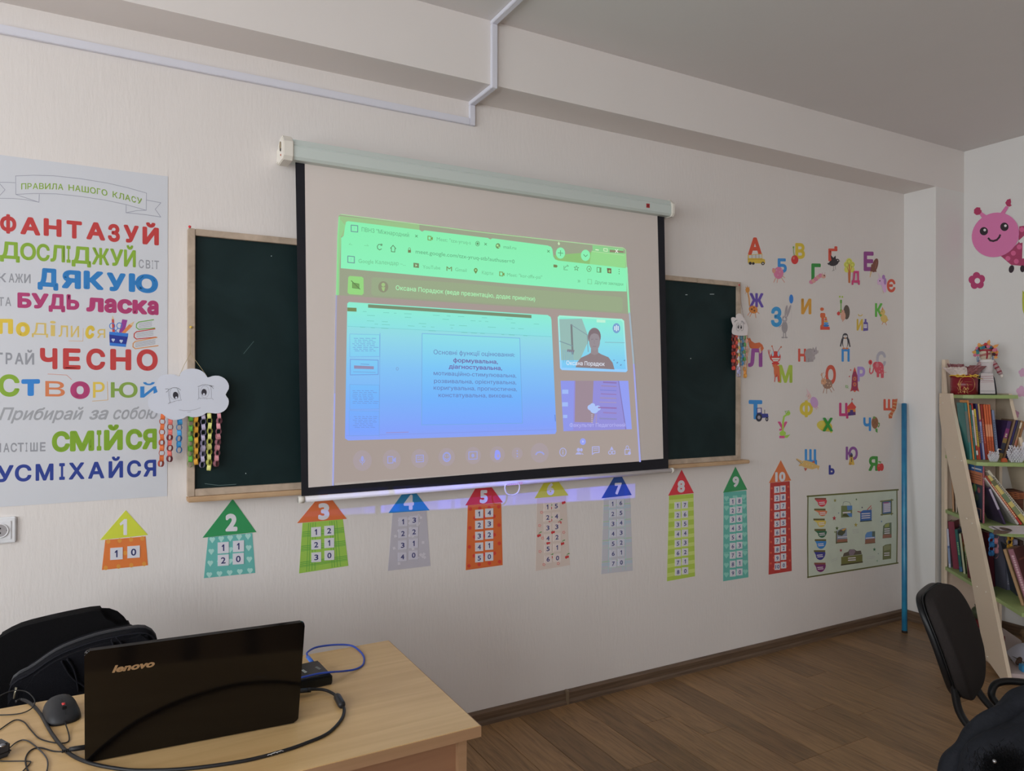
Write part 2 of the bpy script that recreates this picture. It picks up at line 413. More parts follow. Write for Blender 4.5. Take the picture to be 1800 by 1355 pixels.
def skirt(name, A, B, nrm):
    A = Vector(A); B = Vector(B); n = Vector(nrm)
    prof = [(0, 0), (.022, 0), (.020, .012), (.012, .02), (.012, .05), (.006, .06), (0, .062)]
    pts = [A + n * a + Vector((0, 0, z)) for a, z in prof]
    return prism(name, pts, B - A, M_sk)
xj = AY(998, 1240, -.02).x
struct(skirt('baseboard_front', (xj + .001, 0, 0), (XP, 0, 0), (0, -1, 0)))
struct(skirt('baseboard_front', (XL, 0, 0), (xj - .001, 0, 0), (0, -1, 0)))
jc = box('joint_cover', xj - .006, xj + .006, -.0235, -.0, 0, .064, pm((105, 88, 68), 1.6, .5), bpy.data.objects['baseboard_front'], bev=.001)
struct(skirt('baseboard_pilaster', (XP, -BD - .02, 0), (XP, 0, 0), (-1, 0, 0)))
struct(skirt('baseboard_pilaster_front', (XP - .02, -BD, 0), (XR, -BD, 0), (0, -1, 0)))
struct(skirt('baseboard_right', (XR, YB, 0), (XR, -BD, 0), (-1, 0, 0)))
# ---- cable trunking on wall, beam and ceiling
M_tr = pm((196, 196, 206), 1.45, .45)
tX = AY(828, 210, 0).x
zt0 = AY(400, 138, 0).z
trunk = thing('cable_trunking', 'thin white plastic cable trunking along the wall top, stepping up over the beam', 'cable trunking', (tX, 0, 2.5))
tl = AY(828, 229, 0).z
A = AY(-40, 44, 0); 
zl = (AY(0, 53.3, 0).z + AY(800, 222, 0).z) / 2
box('trunk_run', XL + .002, tX - .0135, -.018, -.0005, zl, zl + .028, M_tr, trunk, bev=.002)
box('trunk_riser', tX - .013, tX + .013, -.018, -.0005, zl, ZB - .0185, M_tr, trunk, bev=.002)
box('trunk_run', tX - .013, tX + .013, -BD - .0005, -.0005, ZB - .018, ZB, M_tr, trunk, bev=.002)
box('trunk_riser', tX - .013, tX + .013, -BD - .0185, -BD - .001, ZB - .018, ZC - .0185, M_tr, trunk, bev=.002)
box('trunk_run', tX - .013, tX + .013, -2.6, -BD - .0005, ZC - .018, ZC - .0005, M_tr, trunk, bev=.002)

# ================================================================== DESK AREA (structure of the thing first)
def wood_mat(name, c0, c1, sc=(1.2, 22, 22), rough=.38):
    m = bpy.data.materials.new(name); m.use_nodes = True; nt = m.node_tree; b = nt.nodes['Principled BSDF']; b.inputs['Roughness'].default_value = rough; b.inputs['Specular IOR Level'].default_value = .4
    tc = nt.nodes.new('ShaderNodeTexCoord'); mp = nt.nodes.new('ShaderNodeMapping'); mp.inputs['Scale'].default_value = sc
    n = nt.nodes.new('ShaderNodeTexNoise'); n.inputs['Scale'].default_value = 1.5; n.inputs['Detail'].default_value = 5; n.inputs['Distortion'].default_value = .6
    cr = nt.nodes.new('ShaderNodeValToRGB'); cr.color_ramp.elements[0].position = .3; cr.color_ramp.elements[0].color = (*c0, 1); cr.color_ramp.elements[1].position = .7; cr.color_ramp.elements[1].color = (*c1, 1)
    nt.links.new(tc.outputs['Object'], mp.inputs[0]); nt.links.new(mp.outputs[0], n.inputs['Vector']); nt.links.new(n.outputs['Fac'], cr.inputs[0]); nt.links.new(cr.outputs[0], b.inputs['Base Color']); return m
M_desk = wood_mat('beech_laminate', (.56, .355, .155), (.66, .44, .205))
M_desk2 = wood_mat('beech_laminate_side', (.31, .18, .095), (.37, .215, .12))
desk = thing('desk', 'beech laminate teacher desk with the laptop on it', 'desk', (0.0, -1.14, 0))
DT = .75; DX1 = .713; DY0 = -1.441; DY1 = -.832
box('tabletop', -.85, DX1, DY0, DY1, DT - .025, DT, [M_desk], desk, bev=.0015)
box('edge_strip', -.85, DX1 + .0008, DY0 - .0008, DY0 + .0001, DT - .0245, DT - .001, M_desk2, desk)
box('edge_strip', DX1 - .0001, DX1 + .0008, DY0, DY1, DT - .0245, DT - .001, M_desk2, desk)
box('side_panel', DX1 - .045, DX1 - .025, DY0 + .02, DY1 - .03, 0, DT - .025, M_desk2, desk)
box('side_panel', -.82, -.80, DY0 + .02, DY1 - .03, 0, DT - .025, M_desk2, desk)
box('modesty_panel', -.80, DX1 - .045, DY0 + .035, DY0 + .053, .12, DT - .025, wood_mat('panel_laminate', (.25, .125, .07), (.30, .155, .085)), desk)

# ================================================================== CHALKBOARD
M_fr = wood_mat('board_frame_wood', (.42, .33, .25), (.58, .46, .36), (14, 14, 14), .6)
M_fr2 = wood_mat('board_edge_wood', (.50, .32, .18), (.62, .42, .25), (6, 14, 14), .5)
bx0 = AY(330, 700, -.035).x; bx1 = AY(1302, 650, -.035).x
bz1 = (AY(328, 396, -.035).z + AY(1301, 499, -.035).z) / 2; bz0 = 1.098
board = thing('chalkboard', 'long dark green chalkboard in a wooden frame behind the projection screen', 'chalkboard', ((bx0 + bx1) / 2, 0, bz0))
def chalk_mat():
    m = bpy.data.materials.new('chalkboard_green'); m.use_nodes = True; nt = m.node_tree; b = nt.nodes['Principled BSDF']; b.inputs['Roughness'].default_value = .5; b.inputs['Specular IOR Level'].default_value = .2
    tc = nt.nodes.new('ShaderNodeTexCoord'); n = nt.nodes.new('ShaderNodeTexNoise'); n.inputs['Scale'].default_value = 3.0; n.inputs['Detail'].default_value = 6; n.inputs['Distortion'].default_value = 1.5
    cr = nt.nodes.new('ShaderNodeValToRGB'); cr.color_ramp.elements[0].position = .35; cr.color_ramp.elements[0].color = (.006, .018, .019, 1); cr.color_ramp.elements[1].position = .8; cr.color_ramp.elements[1].color = (.013, .031, .033, 1)
    nt.links.new(tc.outputs['Object'], n.inputs['Vector']); nt.links.new(n.outputs['Fac'], cr.inputs[0]); nt.links.new(cr.outputs[0], b.inputs['Base Color']); return m
M_ch = chalk_mat(); fwd = .024
sx = bx0 + (bx1 - bx0) / 3
box('writing_surface', bx0 + .01, bx1 - .01, -.022, -.004, bz0 + .01, bz1 - .01, M_ch, board)
box('frame_stile', bx0, bx0 + fwd, -.038, -.001, bz0, bz1, M_fr, board, bev=.002)
box('frame_stile', bx1 - fwd, bx1, -.038, -.001, bz0, bz1, M_fr, board, bev=.002)
xs = AY(1226, 493, -.035).x
box('frame_rail', bx0 + fwd, xs - .001, -.037, -.001, bz1 - fwd, bz1, M_fr, board, bev=.002)
box('frame_rail', xs + .001, bx1 - fwd, -.037, -.001, bz1 - fwd, bz1, M_fr, board, bev=.002)
box('frame_rail', bx0 + fwd, bx1 - fwd, -.037, -.001, bz0, bz0 + .026, M_fr, board, bev=.002)
box('chalk_ledge', bx0 - .002, bx1 + .045, -.062, -.001, bz0 - .018, bz0 + .001, M_fr2, board, bev=.004)
f = Flat(lambda x, y: AY(x, y, -.022), (0, -1, 0), .0004, 3.0)
f.line([(362, 407), (372, 409), (377, 411)], 1.2, (150, 160, 155)).line([(428, 622), (436, 612), (446, 600)], .5, (60, 80, 80)).ell(432, 832, .8, .8, (140, 150, 150)).ell(477, 450, .8, .8, (120, 130, 130)).line([(360, 850), (385, 853), (415, 851)], .6, (70, 85, 85)).line([(1205, 518), (1208, 518)], 1, (120, 130, 130)).line([(1248, 517), (1255, 517)], 1, (110, 120, 120)).ell(1214, 630, .8, .8, (130, 135, 135))
f.build('chalk_mark', board)['kind'] = 'stuff'
for (px, py, col, lb) in ((333.5, 398.5, (170, 30, 35), 'small red pin in the top left corner of the chalkboard frame'), (335.6, 575, (190, 160, 50), 'yellow pin in the left chalkboard frame above the smiling cloud'), (1299.5, 501, (150, 30, 40), 'small red pin in the top right corner of the chalkboard frame')):
    p = AY(px, py, -.043); t = thing('push_pin', lb, 'pin', p)
    ell('pin_head', p, (.005, .004, .005), pm(col, 2.0, .35), t); tube('needle', [p, p + Vector((0, .007, 0))], .0008, pm((120, 120, 120), 1, .3, 1), t, 6)

# ================================================================== PROJECTION SCREEN
YS = -.10
scr = thing('projection_screen', 'wall mounted pull-down projection screen with black borders and a projected picture', 'projection screen', (1.5, -.1, 1.1))
M_case = pm((160, 168, 164), 1.75, .4)
M_caseL = pm((120, 128, 124), 1.75, .4)
M_iv = pm((205, 200, 190), 1.35, .4)
cz0 = AY(515, 279, -.14).z; cz1 = AY(515, 243, -.14).z
cxa = AY(514, 260, -.14).x; cxb = AY(1181, 365, -.14).x
pr = [(-.062, cz0 + .004), (-.066, cz0), (-.132, cz0), (-.14, cz0 + .01), (-.14, cz1 - .028), (-.137, cz1 - .026), (-.137, cz1 - .024), (-.139, cz1 - .022), (-.13, cz1), (-.066, cz1), (-.062, cz1 - .004)]
prism('casing', [Vector((cxa, y, z)) for y, z in pr], (cxb - cxa, 0, 0), M_case, scr)
# end caps
def capprof(x0, x1, grow):
    p = [(-.05, cz0 - grow), (-.135, cz0 - grow), (-.146, cz0 - grow + .014), (-.146, cz1 + grow - .02), (-.118, cz1 + grow + .006), (-.09, cz1 + grow + .006), (-.05, cz1 + grow - .012)]
    return prism('end_cap', [Vector((x0, y, z)) for y, z in p], (x1 - x0, 0, 0), M_iv, scr, bev=.003)
capprof(cxa - .034, cxa + .004, .006); capprof(cxb - .003, cxb + .016, .003)
kx = cxa - .0345; M_met = pm((150, 135, 110), 1.2, .3, .8)
box('bracket', cxa - .03, cxa - .006, -.05, 0, cz0 + .01, cz1 - .01, M_iv, scr, bev=.003)
box('bracket', cxb - .002, cxb + .012, -.05, 0, cz0 + .01, cz1 - .01, M_iv, scr, bev=.003)
def loopX(x, cy, cz, ry, rz, r, m, nm): return tube(nm, [(x, cy + ry * math.cos(a), cz + rz * math.sin(a)) for a in [2 * math.pi * i / 14 for i in range(14)]], r, m, scr, 6, closed=True)
loopX(kx - .001, -.10, cz1 - .022, .007, .014, .0022, M_met, 'hanging_hook')
ell('screw', (kx, -.10, cz1 - .036), (.003, .008, .007), pm((50, 45, 42), 1, .5), scr); ell('screw', (kx, -.105, cz0 + .018), (.003, .004, .004), pm((170, 95, 70), 1.2, .5), scr)
# fabric
fp = lambda x, y: AY(x, y, YS)
M_fab = pm((164, 156, 151), 2.0, .85, spec=.1)
M_blk = pm((30, 30, 38), 1.0, .6)
def slab(name, pts, y0, y1, mat, par):
    return prism(name, [Vector((fp(*p).x, y0, fp(*p).z)) for p in pts], (0, y1 - y0, 0), mat, par)
oTL, oTR, oBR, oBL = (519, 276), (1167.5, 375), (1175, 823.5), (530, 872)
iTL, iTR, iBR, iBL = (535.5, 276), (1155.5, 375), (1166, 806), (542, 857)
slab('screen_fabric', [iTL, iTR, iBR, iBL], YS, YS + .001, M_fab, scr)
slab('black_border', [oTL, iTL, iBL, iBR, iTR, oTR, oBR, oBL], YS - .0002, YS + .0012, M_blk, scr)
a = AY(524, 878.5, YS); b = AY(1183, 826.5, YS); d = (b - a).normalized()
tube('bottom_bar', [a, b], .0115, pm((196, 192, 196), 1.6, .35), scr, 14)
for p, q in ((a, a + d * .022), (b, b - d * .014)): tube('bar_cap', [p, q], .0135, M_iv, scr, 14)
h = AY(898, 851, YS)
hp = [(-.033, 0), (-.036, -.018), (-.026, -.038), (0, -.046), (.026, -.038), (.036, -.018), (.033, 0), (.015, .006), (-.015, .006)]
tube('pull_handle', [h + Vector((x, -.012, z)) for x, z in hp], .0032, pm((225, 222, 228), 1.6, .35), scr, 8, sm=5, closed=True)
f = Flat(fp, (0, -1, 0), .0135, 2.0); f.poly([(888, 848), (916, 846), (916, 850.5), (888, 852.5)], (205, 170, 190)); 
for i in range(8): f.line([(890 + i * 3.2, 851), (892 + i * 3.2, 847.8)], .5, (150, 80, 90))
f.build('sticker', scr)
f = Flat(lambda x, y: AY(x, y, -.14), (0, -1, 0), .0006, 1.8); f.poly([(1136, 357.5), (1142, 358.2), (1142, 365.5), (1136, 364.8)], (135, 22, 28)).ell(1139, 361.5, 1, 1.3, (60, 20, 20)); f.build('sticker', scr)

# ---- projected picture (light on the screen)
S = lambda x, y: AY(560 + x / 2.71, 360 + y / 2.71, YS)
G = emramp('ramp'); GD = emramp('rampdim', .8); GL = emramp('ramplight', 1.04, (.03, .03, .03))
def F0(base=.0006): return Flat(S, (0, -1, 0), base, 1, True)
dim = (158, 148, 139)
f = F0(.0005)
f.poly([(95, 52), (104, 46), (1450, 206), (1461, 212), (1470, 300), (1486, 520), (1110, 497), (85, 430), (92, 150)], (153, 160, 136))
f.poly([(85, 430), (1486, 520), (1500, 700), (1530, 1222), (72, 1325), (76, 900)], (165, 152, 146))
f.poly([(95, 52), (480, 95), (480, 125), (110, 150), (92, 150)], (152, 192, 136)).poly([(100, 290), (108, 148), (128, 100), (95, 60), (86, 430), (98, 430)], (146, 205, 142))
f.poly([(1120, 240), (1300, 225), (1461, 250), (1463, 302), (1135, 268)], (140, 190, 118)).poly([(1300, 218), (1461, 232), (1463, 300), (1290, 285)], (146, 214, 140))
f.build('projected_background', scr)
f = F0(.0022)
f.poly([(130, 82), (140, 78), (480, 120), (492, 128), (504, 122), (805, 158), (817, 165), (828, 160), (1090, 194), (1106, 200), (1113, 212), (1117, 246), (1126, 260), (1142, 266), (1465, 302), (1466, 413), (1300, 408), (900, 375), (105, 302), (107, 158), (119, 148), (124, 110)], G)
f.line([(104, 46), (800, 134), (1450, 206)], 3, (170, 225, 160)).line([(1450, 206), (1461, 214), (1466, 300)], 3, (160, 220, 150)).line([(98, 60), (92, 150), (86, 430)], 6, (140, 220, 150)).line([(1466, 300), (1478, 515)], 8, (146, 232, 180))
f.line([(84, 432), (76, 900)], 7, (160, 160, 190)).line([(76, 900), (68, 1335)], 7, (160, 165, 225)).line([(1480, 515), (1500, 760)], 8, (160, 178, 190)).line([(1500, 760), (1530, 1222)], 8, (160, 165, 232))
f.line([(1143, 178), (1143, 190)], 4, (205, 240, 190)).poly([(1137, 183), (1150, 185), (1143, 193)], (205, 240, 190))
f.ell(1151, 230, 22, 27, G).ell(1270, 241, 22, 27, G).line([(1139, 229), (1163, 231)], 3, (98, 150, 108)).line([(1151, 218), (1151, 243)], 3, (98, 150, 108)).line([(1261, 237), (1270, 247), (1279, 239)], 3, (98, 150, 108))
f.poly([(1303, 193), (1450, 210), (1451, 238), (1304, 222)], (138, 205, 140)).poly([(1385, 214), (1450, 220), (1451, 230), (1385, 226)], (140, 130, 108)).line([(1303, 222), (1452, 240)], 2, (190, 225, 170)).line([(1318, 214), (1332, 216)], 4, (225, 240, 205)).line([(1357, 208), (1374, 210), (1374, 222), (1357, 220)], 2.5, (225, 240, 205), True).line([(1412, 213), (1424, 228)], 3, (235, 235, 225)).line([(1424, 213), (1412, 228)], 3, (235, 235, 225))
f.poly([(252, 352), (262, 345), (700, 375), (1438, 440), (1446, 450), (1447, 500), (1438, 511), (700, 462), (262, 433), (250, 424)], (152, 168, 135))
f.poly([(140, 345), (148, 339), (205, 343), (213, 350), (214, 422), (206, 430), (145, 426), (137, 418)], (148, 212, 128))
f.ell(307, 391, 24, 27, (140, 142, 118)).ell(307, 381, 9, 9, (160, 195, 130)).poly([(298, 392), (316, 392), (311, 412), (303, 408)], (160, 195, 130))
f.poly([(160, 370), (192, 376), (192, 400), (160, 396)], (118, 160, 92)).line([(155, 362), (196, 402)], 4, (95, 130, 80)).line([(160, 372), (192, 378), (192, 400), (160, 396)], 2, (95, 130, 80), True)
f.build('projected_browser', scr)
tg = (104, 172, 128); tg2 = (114, 190, 142)
f = F0(.006)
def T(body, A, B, cap, col, bold=0.0): f.text(body, A, B, cap, col, bold)
T('ПВНЗ "Міжнародний', (203, 128), (428, 155), 20, tg); T('×', (457, 160), (470, 162), 22, (88, 145, 100)); T('Meet: "tzx-yruq-s', (560, 172), (722, 190), 18, tg2); T('×', (786, 198), (799, 200), 22, (88, 145, 100)); T('mail.ru', (878, 208), (938, 214), 16, tg); T('×', (1085, 232), (1098, 234), 22, (88, 145, 100))
T('meet.google.com/tzx-yruq-stb?authuser=0', (460, 232), (930, 280), 19, (98, 165, 122)); T('Google Календар –...', (188, 277), (412, 291), 19, tg2); T('YouTube', (493, 304), (577, 309), 17, tg2); T('Gmail', (648, 316), (702, 321), 17, tg2); T('Карти', (775, 331), (828, 336), 17, tg2); T('Meet: "kor-zffx-psi"', (895, 341), (1062, 354), 17, tg2); T('»', (1230, 370), (1243, 371), 20, tg); T('Другие закладки', (1312, 376), (1447, 386), 15, tg)
T('Оксана Порадюк (веде презентацію, додає примітки)', (365, 406), (1028, 459), 21, (170, 240, 180), .012)
for (x, y) in ((153, 98), (137, 245)): f.line([(x, y), (x + 31, y + 3), (x + 31, y + 33), (x, y + 30)], 4, (110, 150, 150), True); T('7', (x + 11, y + 23), (x + 19, y + 24), 13, (140, 200, 190))
for (x, y) in ((518, 150), (859, 320)): f.line([(x, y), (x + 15, y + 2), (x + 15, y + 20), (x, y + 18)], 4, (125, 160, 90), True).poly([(x + 15, y + 8), (x + 23, y + 4), (x + 23, y + 20), (x + 15, y + 14)], (120, 150, 80))
f.ring(754, 186, 9, 11, 2.5, (98, 150, 105)).ell(754, 186, 5, 6, (98, 150, 105)).ell(851, 197, 11, 13, (110, 150, 100)).ell(849, 195, 5, 5, (170, 225, 150)).ell(856, 203, 3, 3, (170, 225, 150))
f.line([(297, 196), (291, 190), (283, 190), (277, 199), (279, 210), (288, 216), (297, 211)], 3.5, (95, 140, 100)).poly([(292, 187), (301, 187), (301, 197)], (95, 140, 100)).line([(340, 208), (352, 194), (365, 210), (361, 210), (360, 226), (344, 224), (344, 208)], 3.5, (95, 140, 100), True)
f.line([(158, 192), (142, 190), (150, 184)], 2, (120, 205, 150)).line([(215, 195), (235, 197), (228, 190)], 2, (120, 205, 150))
f.rect(423, 216, 437, 229, (120, 125, 85)).ring(430, 213, 5, 7, 2, (120, 125, 85))
f.poly([(449, 277), (475, 280), (475, 302), (449, 299)], (118, 135, 98)).poly([(458, 283), (468, 290), (458, 296)], (170, 225, 170)).line([(608, 314), (608, 296), (619, 306), (630, 298), (630, 316)], 4.5, (118, 150, 98)).ell(745, 312, 9, 10, (110, 140, 80)).poly([(738, 318), (752, 319), (745, 330)], (110, 140, 80)).ell(745, 312, 4, 4, (170, 225, 160))
f.poly([(1115, 285), (1130, 287), (1135, 293), (1130, 300), (1115, 298)], (120, 130, 85)).line([(1165, 292), (1165, 310), (1182, 311)], 2.5, (105, 160, 115)).line([(1168, 303), (1175, 293), (1186, 293), (1180, 287)], 2.5, (105, 160, 115)).line([(1224, 291), (1227, 299), (1235, 300), (1228, 305), (1231, 314), (1224, 308), (1216, 312), (1219, 303), (1213, 298), (1221, 298)], 2.2, (100, 145, 100), True).ring(1284, 306, 10, 13, 2.5, (105, 145, 95)).ell(1285, 307, 3, 4, (105, 145, 95)).line([(1322, 299), (1341, 301), (1341, 323), (1322, 321)], 3, (105, 155, 105), True).rect(1334, 301, 1341, 322, (105, 155, 105)).poly([(1369, 302), (1390, 304), (1390, 328), (1372, 326)], (115, 95, 75)).ell(1381, 317, 5, 7, (150, 190, 120))
for i in range(3): f.ell(1427, 309 + i * 10, 2, 2.2, (85, 120, 75))
f.line([(1278, 355), (1296, 357), (1296, 378), (1278, 376)], 2, (120, 195, 140), True)
f.build('projected_lettering', scr)['kind'] = 'stuff'
# document window
f = F0(.0022)
f.poly([(136, 470), (144, 463), (1090, 525), (1104, 534), (1108, 548), (1132, 1078), (1126, 1091), (600, 1108), (140, 1122), (125, 1112)], G)
f.poly([(138, 580), (1108, 628), (1131, 1078), (1126, 1090), (600, 1106), (140, 1120), (126, 1110)], emramp('rampdoc', .93, (.04, .02, .04)))
f.poly([(235, 474), (1013, 525), (1013, 540), (235, 490)], (120, 140, 112)).poly([(136, 489), (180, 491), (180, 509), (136, 507)], (118, 135, 90))
f.line([(138, 578), (1108, 628)], 2, (120, 200, 205)).line([(292, 610), (288, 1105)], 2, (118, 165, 220)).line([(130, 1100), (1130, 1070)], 2, (130, 150, 225))
f.poly([(492, 613), (957, 635), (970, 1040), (490, 1048)], G).line([(492, 613), (957, 635), (970, 1040), (490, 1048)], 2.5, (116, 168, 222), True)
for (x0, y0, x1, y1) in ((148, 615, 290, 722), (150, 736, 283, 808), (148, 855, 288, 972), (145, 980, 288, 1098)): f.rect(x0, y0, x1, y1, G); f.line([(x0, y0), (x1, y0 + 4), (x1, y1), (x0, y1 + 2)], 2 if y0 != 736 else 5, (115, 150, 215), True) if False else f.line([(x0, y0), (x1, y0 + 4), (x1, y1), (x0, y1 + 2)], 1.5 if y0 != 736 else 4, (118, 160, 220), True)
f.poly([(168, 765), (262, 769), (262, 783), (168, 780)], (145, 140, 175)).line([(200, 758), (240, 760)], 2, (110, 130, 190)).line([(165, 795), (270, 798)], 2, (120, 150, 200))
rr = random.Random(5)
for (ya, yb) in ((636, 700), (885, 950), (1008, 1060)):
    y = ya
    while y < yb:
        x = 160 + rr.random() * 12
        while x < 262: 
            L = 8 + rr.random() * 16; f.line([(x, y), (x + L, y + .8)], 2, (112, 140, 205)); x += L + 7
        y += 8.5
for y in (505, 522, 548, 562, 580):
    x = 190 + rr.random() * 40
    while x < 1040:
        L = 8 + rr.random() * 30; yy = y + (x - 140) * .052
        if rr.random() < .55: f.line([(x, yy), (x + L, yy + L * .05)], 2, (112, 195, 180))
        x += L + 14 + rr.random() * 30
f.line([(320, 1085), (425, 1082)], 4, (150, 145, 205)).line([(1122, 1000), (1124, 1030)], 3, (100, 130, 200)).ring(372, 781, 5, 7, 2, (120, 150, 200))
# video tiles
f.poly([(1135, 535), (1143, 527), (1440, 544), (1451, 553), (1467, 790), (1460, 797), (1155, 787), (1146, 778)], emramp('rampframe', 1.0, (.10, .05, .05)))
f.poly([(1142, 540), (1148, 535), (1436, 552), (1444, 560), (1459, 783), (1155, 776)], G)
f.poly([(1142, 545), (1250, 543), (1285, 640), (1240, 740), (1152, 740)], (150, 186, 180)).line([(1200, 572), (1206, 710)], 9, (122, 128, 130)).line([(1200, 572), (1275, 620), (1280, 700)], 3, (130, 150, 160)).poly([(1180, 688), (1215, 692), (1212, 704), (1180, 700)], (130, 130, 140)).line([(1145, 650), (1205, 672)], 4, (125, 150, 160)).line([(1360, 655), (1452, 657)], 3, (135, 180, 190)).poly([(1320, 546), (1362, 549), (1362, 562), (1320, 560)], (190, 240, 215))
for i in range(6): f.line([(1160 + i * 9, 690 + i * 2), (1163 + i * 9, 750)], 2, (120, 170, 205))
f.poly([(1220, 774), (1226, 752), (1246, 728), (1282, 712), (1298, 700), (1322, 700), (1342, 712), (1376, 726), (1396, 752), (1405, 784)], (140, 126, 129)).poly([(1294, 670), (1326, 670), (1328, 708), (1310, 716), (1292, 708)], (148, 138, 142))
f.ell(1309, 628, 31, 42, (132, 118, 122), n=26).ell(1310, 652, 26, 42, (150, 142, 148), n=26).poly([(1282, 640), (1284, 608), (1300, 592), (1322, 594), (1336, 610), (1338, 640), (1330, 618), (1308, 612), (1290, 620)], (128, 114, 119))
f.line([(1294, 641), (1304, 640)], 3, (132, 122, 130)).line([(1314, 640), (1325, 641)], 3, (132, 122, 130)).line([(1309, 644), (1307, 660), (1312, 661)], 2, (140, 131, 138)).line([(1301, 675), (1317, 675)], 2.5, (136, 120, 128))
f.ell(1414, 588, 18, 24, (120, 160, 205))
for dx, hh in ((-8, 8), (0, 13), (8, 9)): f.line([(1414 + dx, 588 - hh), (1414 + dx, 588 + hh)], 4.5, (225, 240, 245))
for i in range(9): f.ell(1402 + (i * 17) % 52, 740 + (i * 11) % 32, 3, 3, (110, 150, 190))
f.poly([(1148, 838), (1470, 838), (1487, 1068), (1162, 1078)], (146, 142, 216)).poly([(1148, 838), (1212, 838), (1208, 1070), (1162, 1078)], (142, 150, 232)).poly([(1218, 838), (1305, 838), (1300, 945), (1310, 1000), (1300, 1036), (1215, 1034)], (156, 138, 150)).poly([(1425, 838), (1470, 838), (1487, 1068), (1462, 1068)], (146, 158, 240)).line([(1424, 840), (1458, 1068)], 4, (130, 120, 180))
for (x0, y0, x1, y1) in ((1155, 880, 1185, 900), (1155, 940, 1183, 960), (1160, 1000, 1180, 1015)): f.rect(x0, y0, x1, y1, (160, 185, 245))
for cx, cy, r in ((1292, 965, 16), (1308, 975, 20), (1325, 968, 14), (1300, 955, 12)): f.ell(cx, cy, r, r * .9, (172, 196, 246))
for i in range(5): f.ell(1297, 1000 + i * 9, 4, 3, (185, 170, 190)).ell(1318, 1000 + i * 9, 4, 3, (165, 150, 185))
for i, (y, wd) in enumerate(((848, 60), (865, 70), (885, 75), (903, 72), (922, 76), (942, 78), (968, 84), (992, 60), (1020, 78))): f.line([(1412 - wd, y - 3), (1412, y)], 7 if i in (0, 6, 7, 8) else 4, ((140, 118, 180), (155, 135, 170), (125, 130, 205), (150, 120, 175), (160, 145, 175), (165, 150, 190), (145, 115, 175), (150, 130, 190), (140, 140, 190))[i])
# bottom buttons
for (x, y, r) in ((205, 1217, 48), (345, 1212, 46), (478, 1207, 44), (606, 1200, 42), (732, 1193, 40), (847, 1188, 38), (941, 1183, 28), (1048, 1180, 46)): f.ell(x, y, r * .93, r * 1.02, (167, 154, 158), n=28)
ic = (155, 160, 222); ic2 = (172, 175, 228)
f.ell(205, 1209, 7, 14, ic).line([(193, 1213), (196, 1224), (205, 1229), (214, 1224), (217, 1213)], 3, ic).line([(205, 1229), (205, 1237)], 3, ic)
f.line([(326, 1198), (350, 1198), (350, 1228), (326, 1229)], 4, ic, True).poly([(350, 1212), (364, 1200), (364, 1226), (350, 1218)], ic)
f.line([(461, 1192), (495, 1191), (495, 1222), (461, 1224)], 4, ic, True).line([(468, 1201), (476, 1201)], 3, ic).line([(482, 1201), (490, 1201)], 3, ic).line([(468, 1212), (490, 1211)], 3, ic)
f.ell(606, 1200, 20, 24, ic).ell(606, 1200, 13, 16, (167, 154, 158)).line([(596, 1205), (606, 1212), (616, 1205)], 4, ic).ell(600, 1195, 3, 3, ic).ell(612, 1195, 3, 3, ic)
f.line([(711, 1176), (750, 1174), (750, 1209), (711, 1211)], 4, ic, True).ell(730, 1193, 7, 9, ic)
f.poly([(834, 1185), (836, 1172), (842, 1166), (852, 1168), (860, 1178), (862, 1198), (855, 1212), (842, 1214), (833, 1202)], (150, 156, 245)).ell(850, 1195, 6, 8, (172, 160, 190))
for i in range(3): f.ell(941, 1171 + i * 13, 3.2, 3.6, ic)
f.line([(1030, 1188), (1036, 1179), (1048, 1176), (1060, 1179), (1067, 1187)], 7, ic)
f.ring(1158, 1177, 15, 19, 3.5, ic2).line([(1158, 1174), (1158, 1187)], 4, ic2).ell(1158, 1168, 2.5, 2.5, ic2)
f.ell(1232, 1166, 8, 9, ic2).poly([(1217, 1188), (1225, 1178), (1240, 1178), (1247, 1188)], ic2).ell(1246, 1166, 6, 8, ic2).poly([(1244, 1178), (1257, 1188), (1250, 1188)], ic2).ell(1253, 1127, 14, 16, (150, 160, 240)).ell(1253, 1127, 4, 5, (190, 195, 245))
f.line([(1298, 1152), (1330, 1151), (1330, 1178), (1308, 1180), (1298, 1188)], 4, ic2, True).line([(1304, 1160), (1324, 1159)], 3, ic2).line([(1304, 1168), (1324, 1167)], 3, ic2)
f.poly([(1390, 1149), (1399, 1166), (1381, 1167)], ic2).ring(1382, 1179, 7, 8, 3.5, ic2).line([(1393, 1172), (1405, 1171), (1405, 1185), (1393, 1186)], 3.5, ic2, True)
f.line([(1453, 1164), (1477, 1163), (1477, 1186), (1453, 1188)], 3.5, ic2, True).ring(1464, 1156, 6, 9, 3, ic2).ell(1474, 1182, 7, 8, ic2)
f.build('projected_window', scr)
f = F0(.018); f.lay = 0
bl = (104, 122, 178)
T('Основні функції оцінювання:', (540, 712), (925, 725), 21, bl); T('формувальна,', (633, 750), (845, 758), 20, (112, 105, 165), .022); T('діагностувальна,', (612, 780), (865, 788), 20, (112, 105, 170), .022); T('мотиваційно-стимулювальна,', (540, 811), (932, 823), 19, bl, .004); T('розвивальна, орієнтувальна,', (542, 848), (932, 855), 19, bl, .004); T('коригувальна, прогностична,', (540, 880), (935, 887), 19, bl, .004); T('констатувальна, виховна.', (563, 915), (915, 918), 19, bl, .004)
T('Оксана Порадюк', (1170, 763), (1352, 768), 20, (225, 232, 245), .008); T('Факультет Педагогічний', (1185, 1057), (1450, 1056), 18, (180, 180, 240), .006)
f.build('projected_slide_lettering', scr)['kind'] = 'stuff'
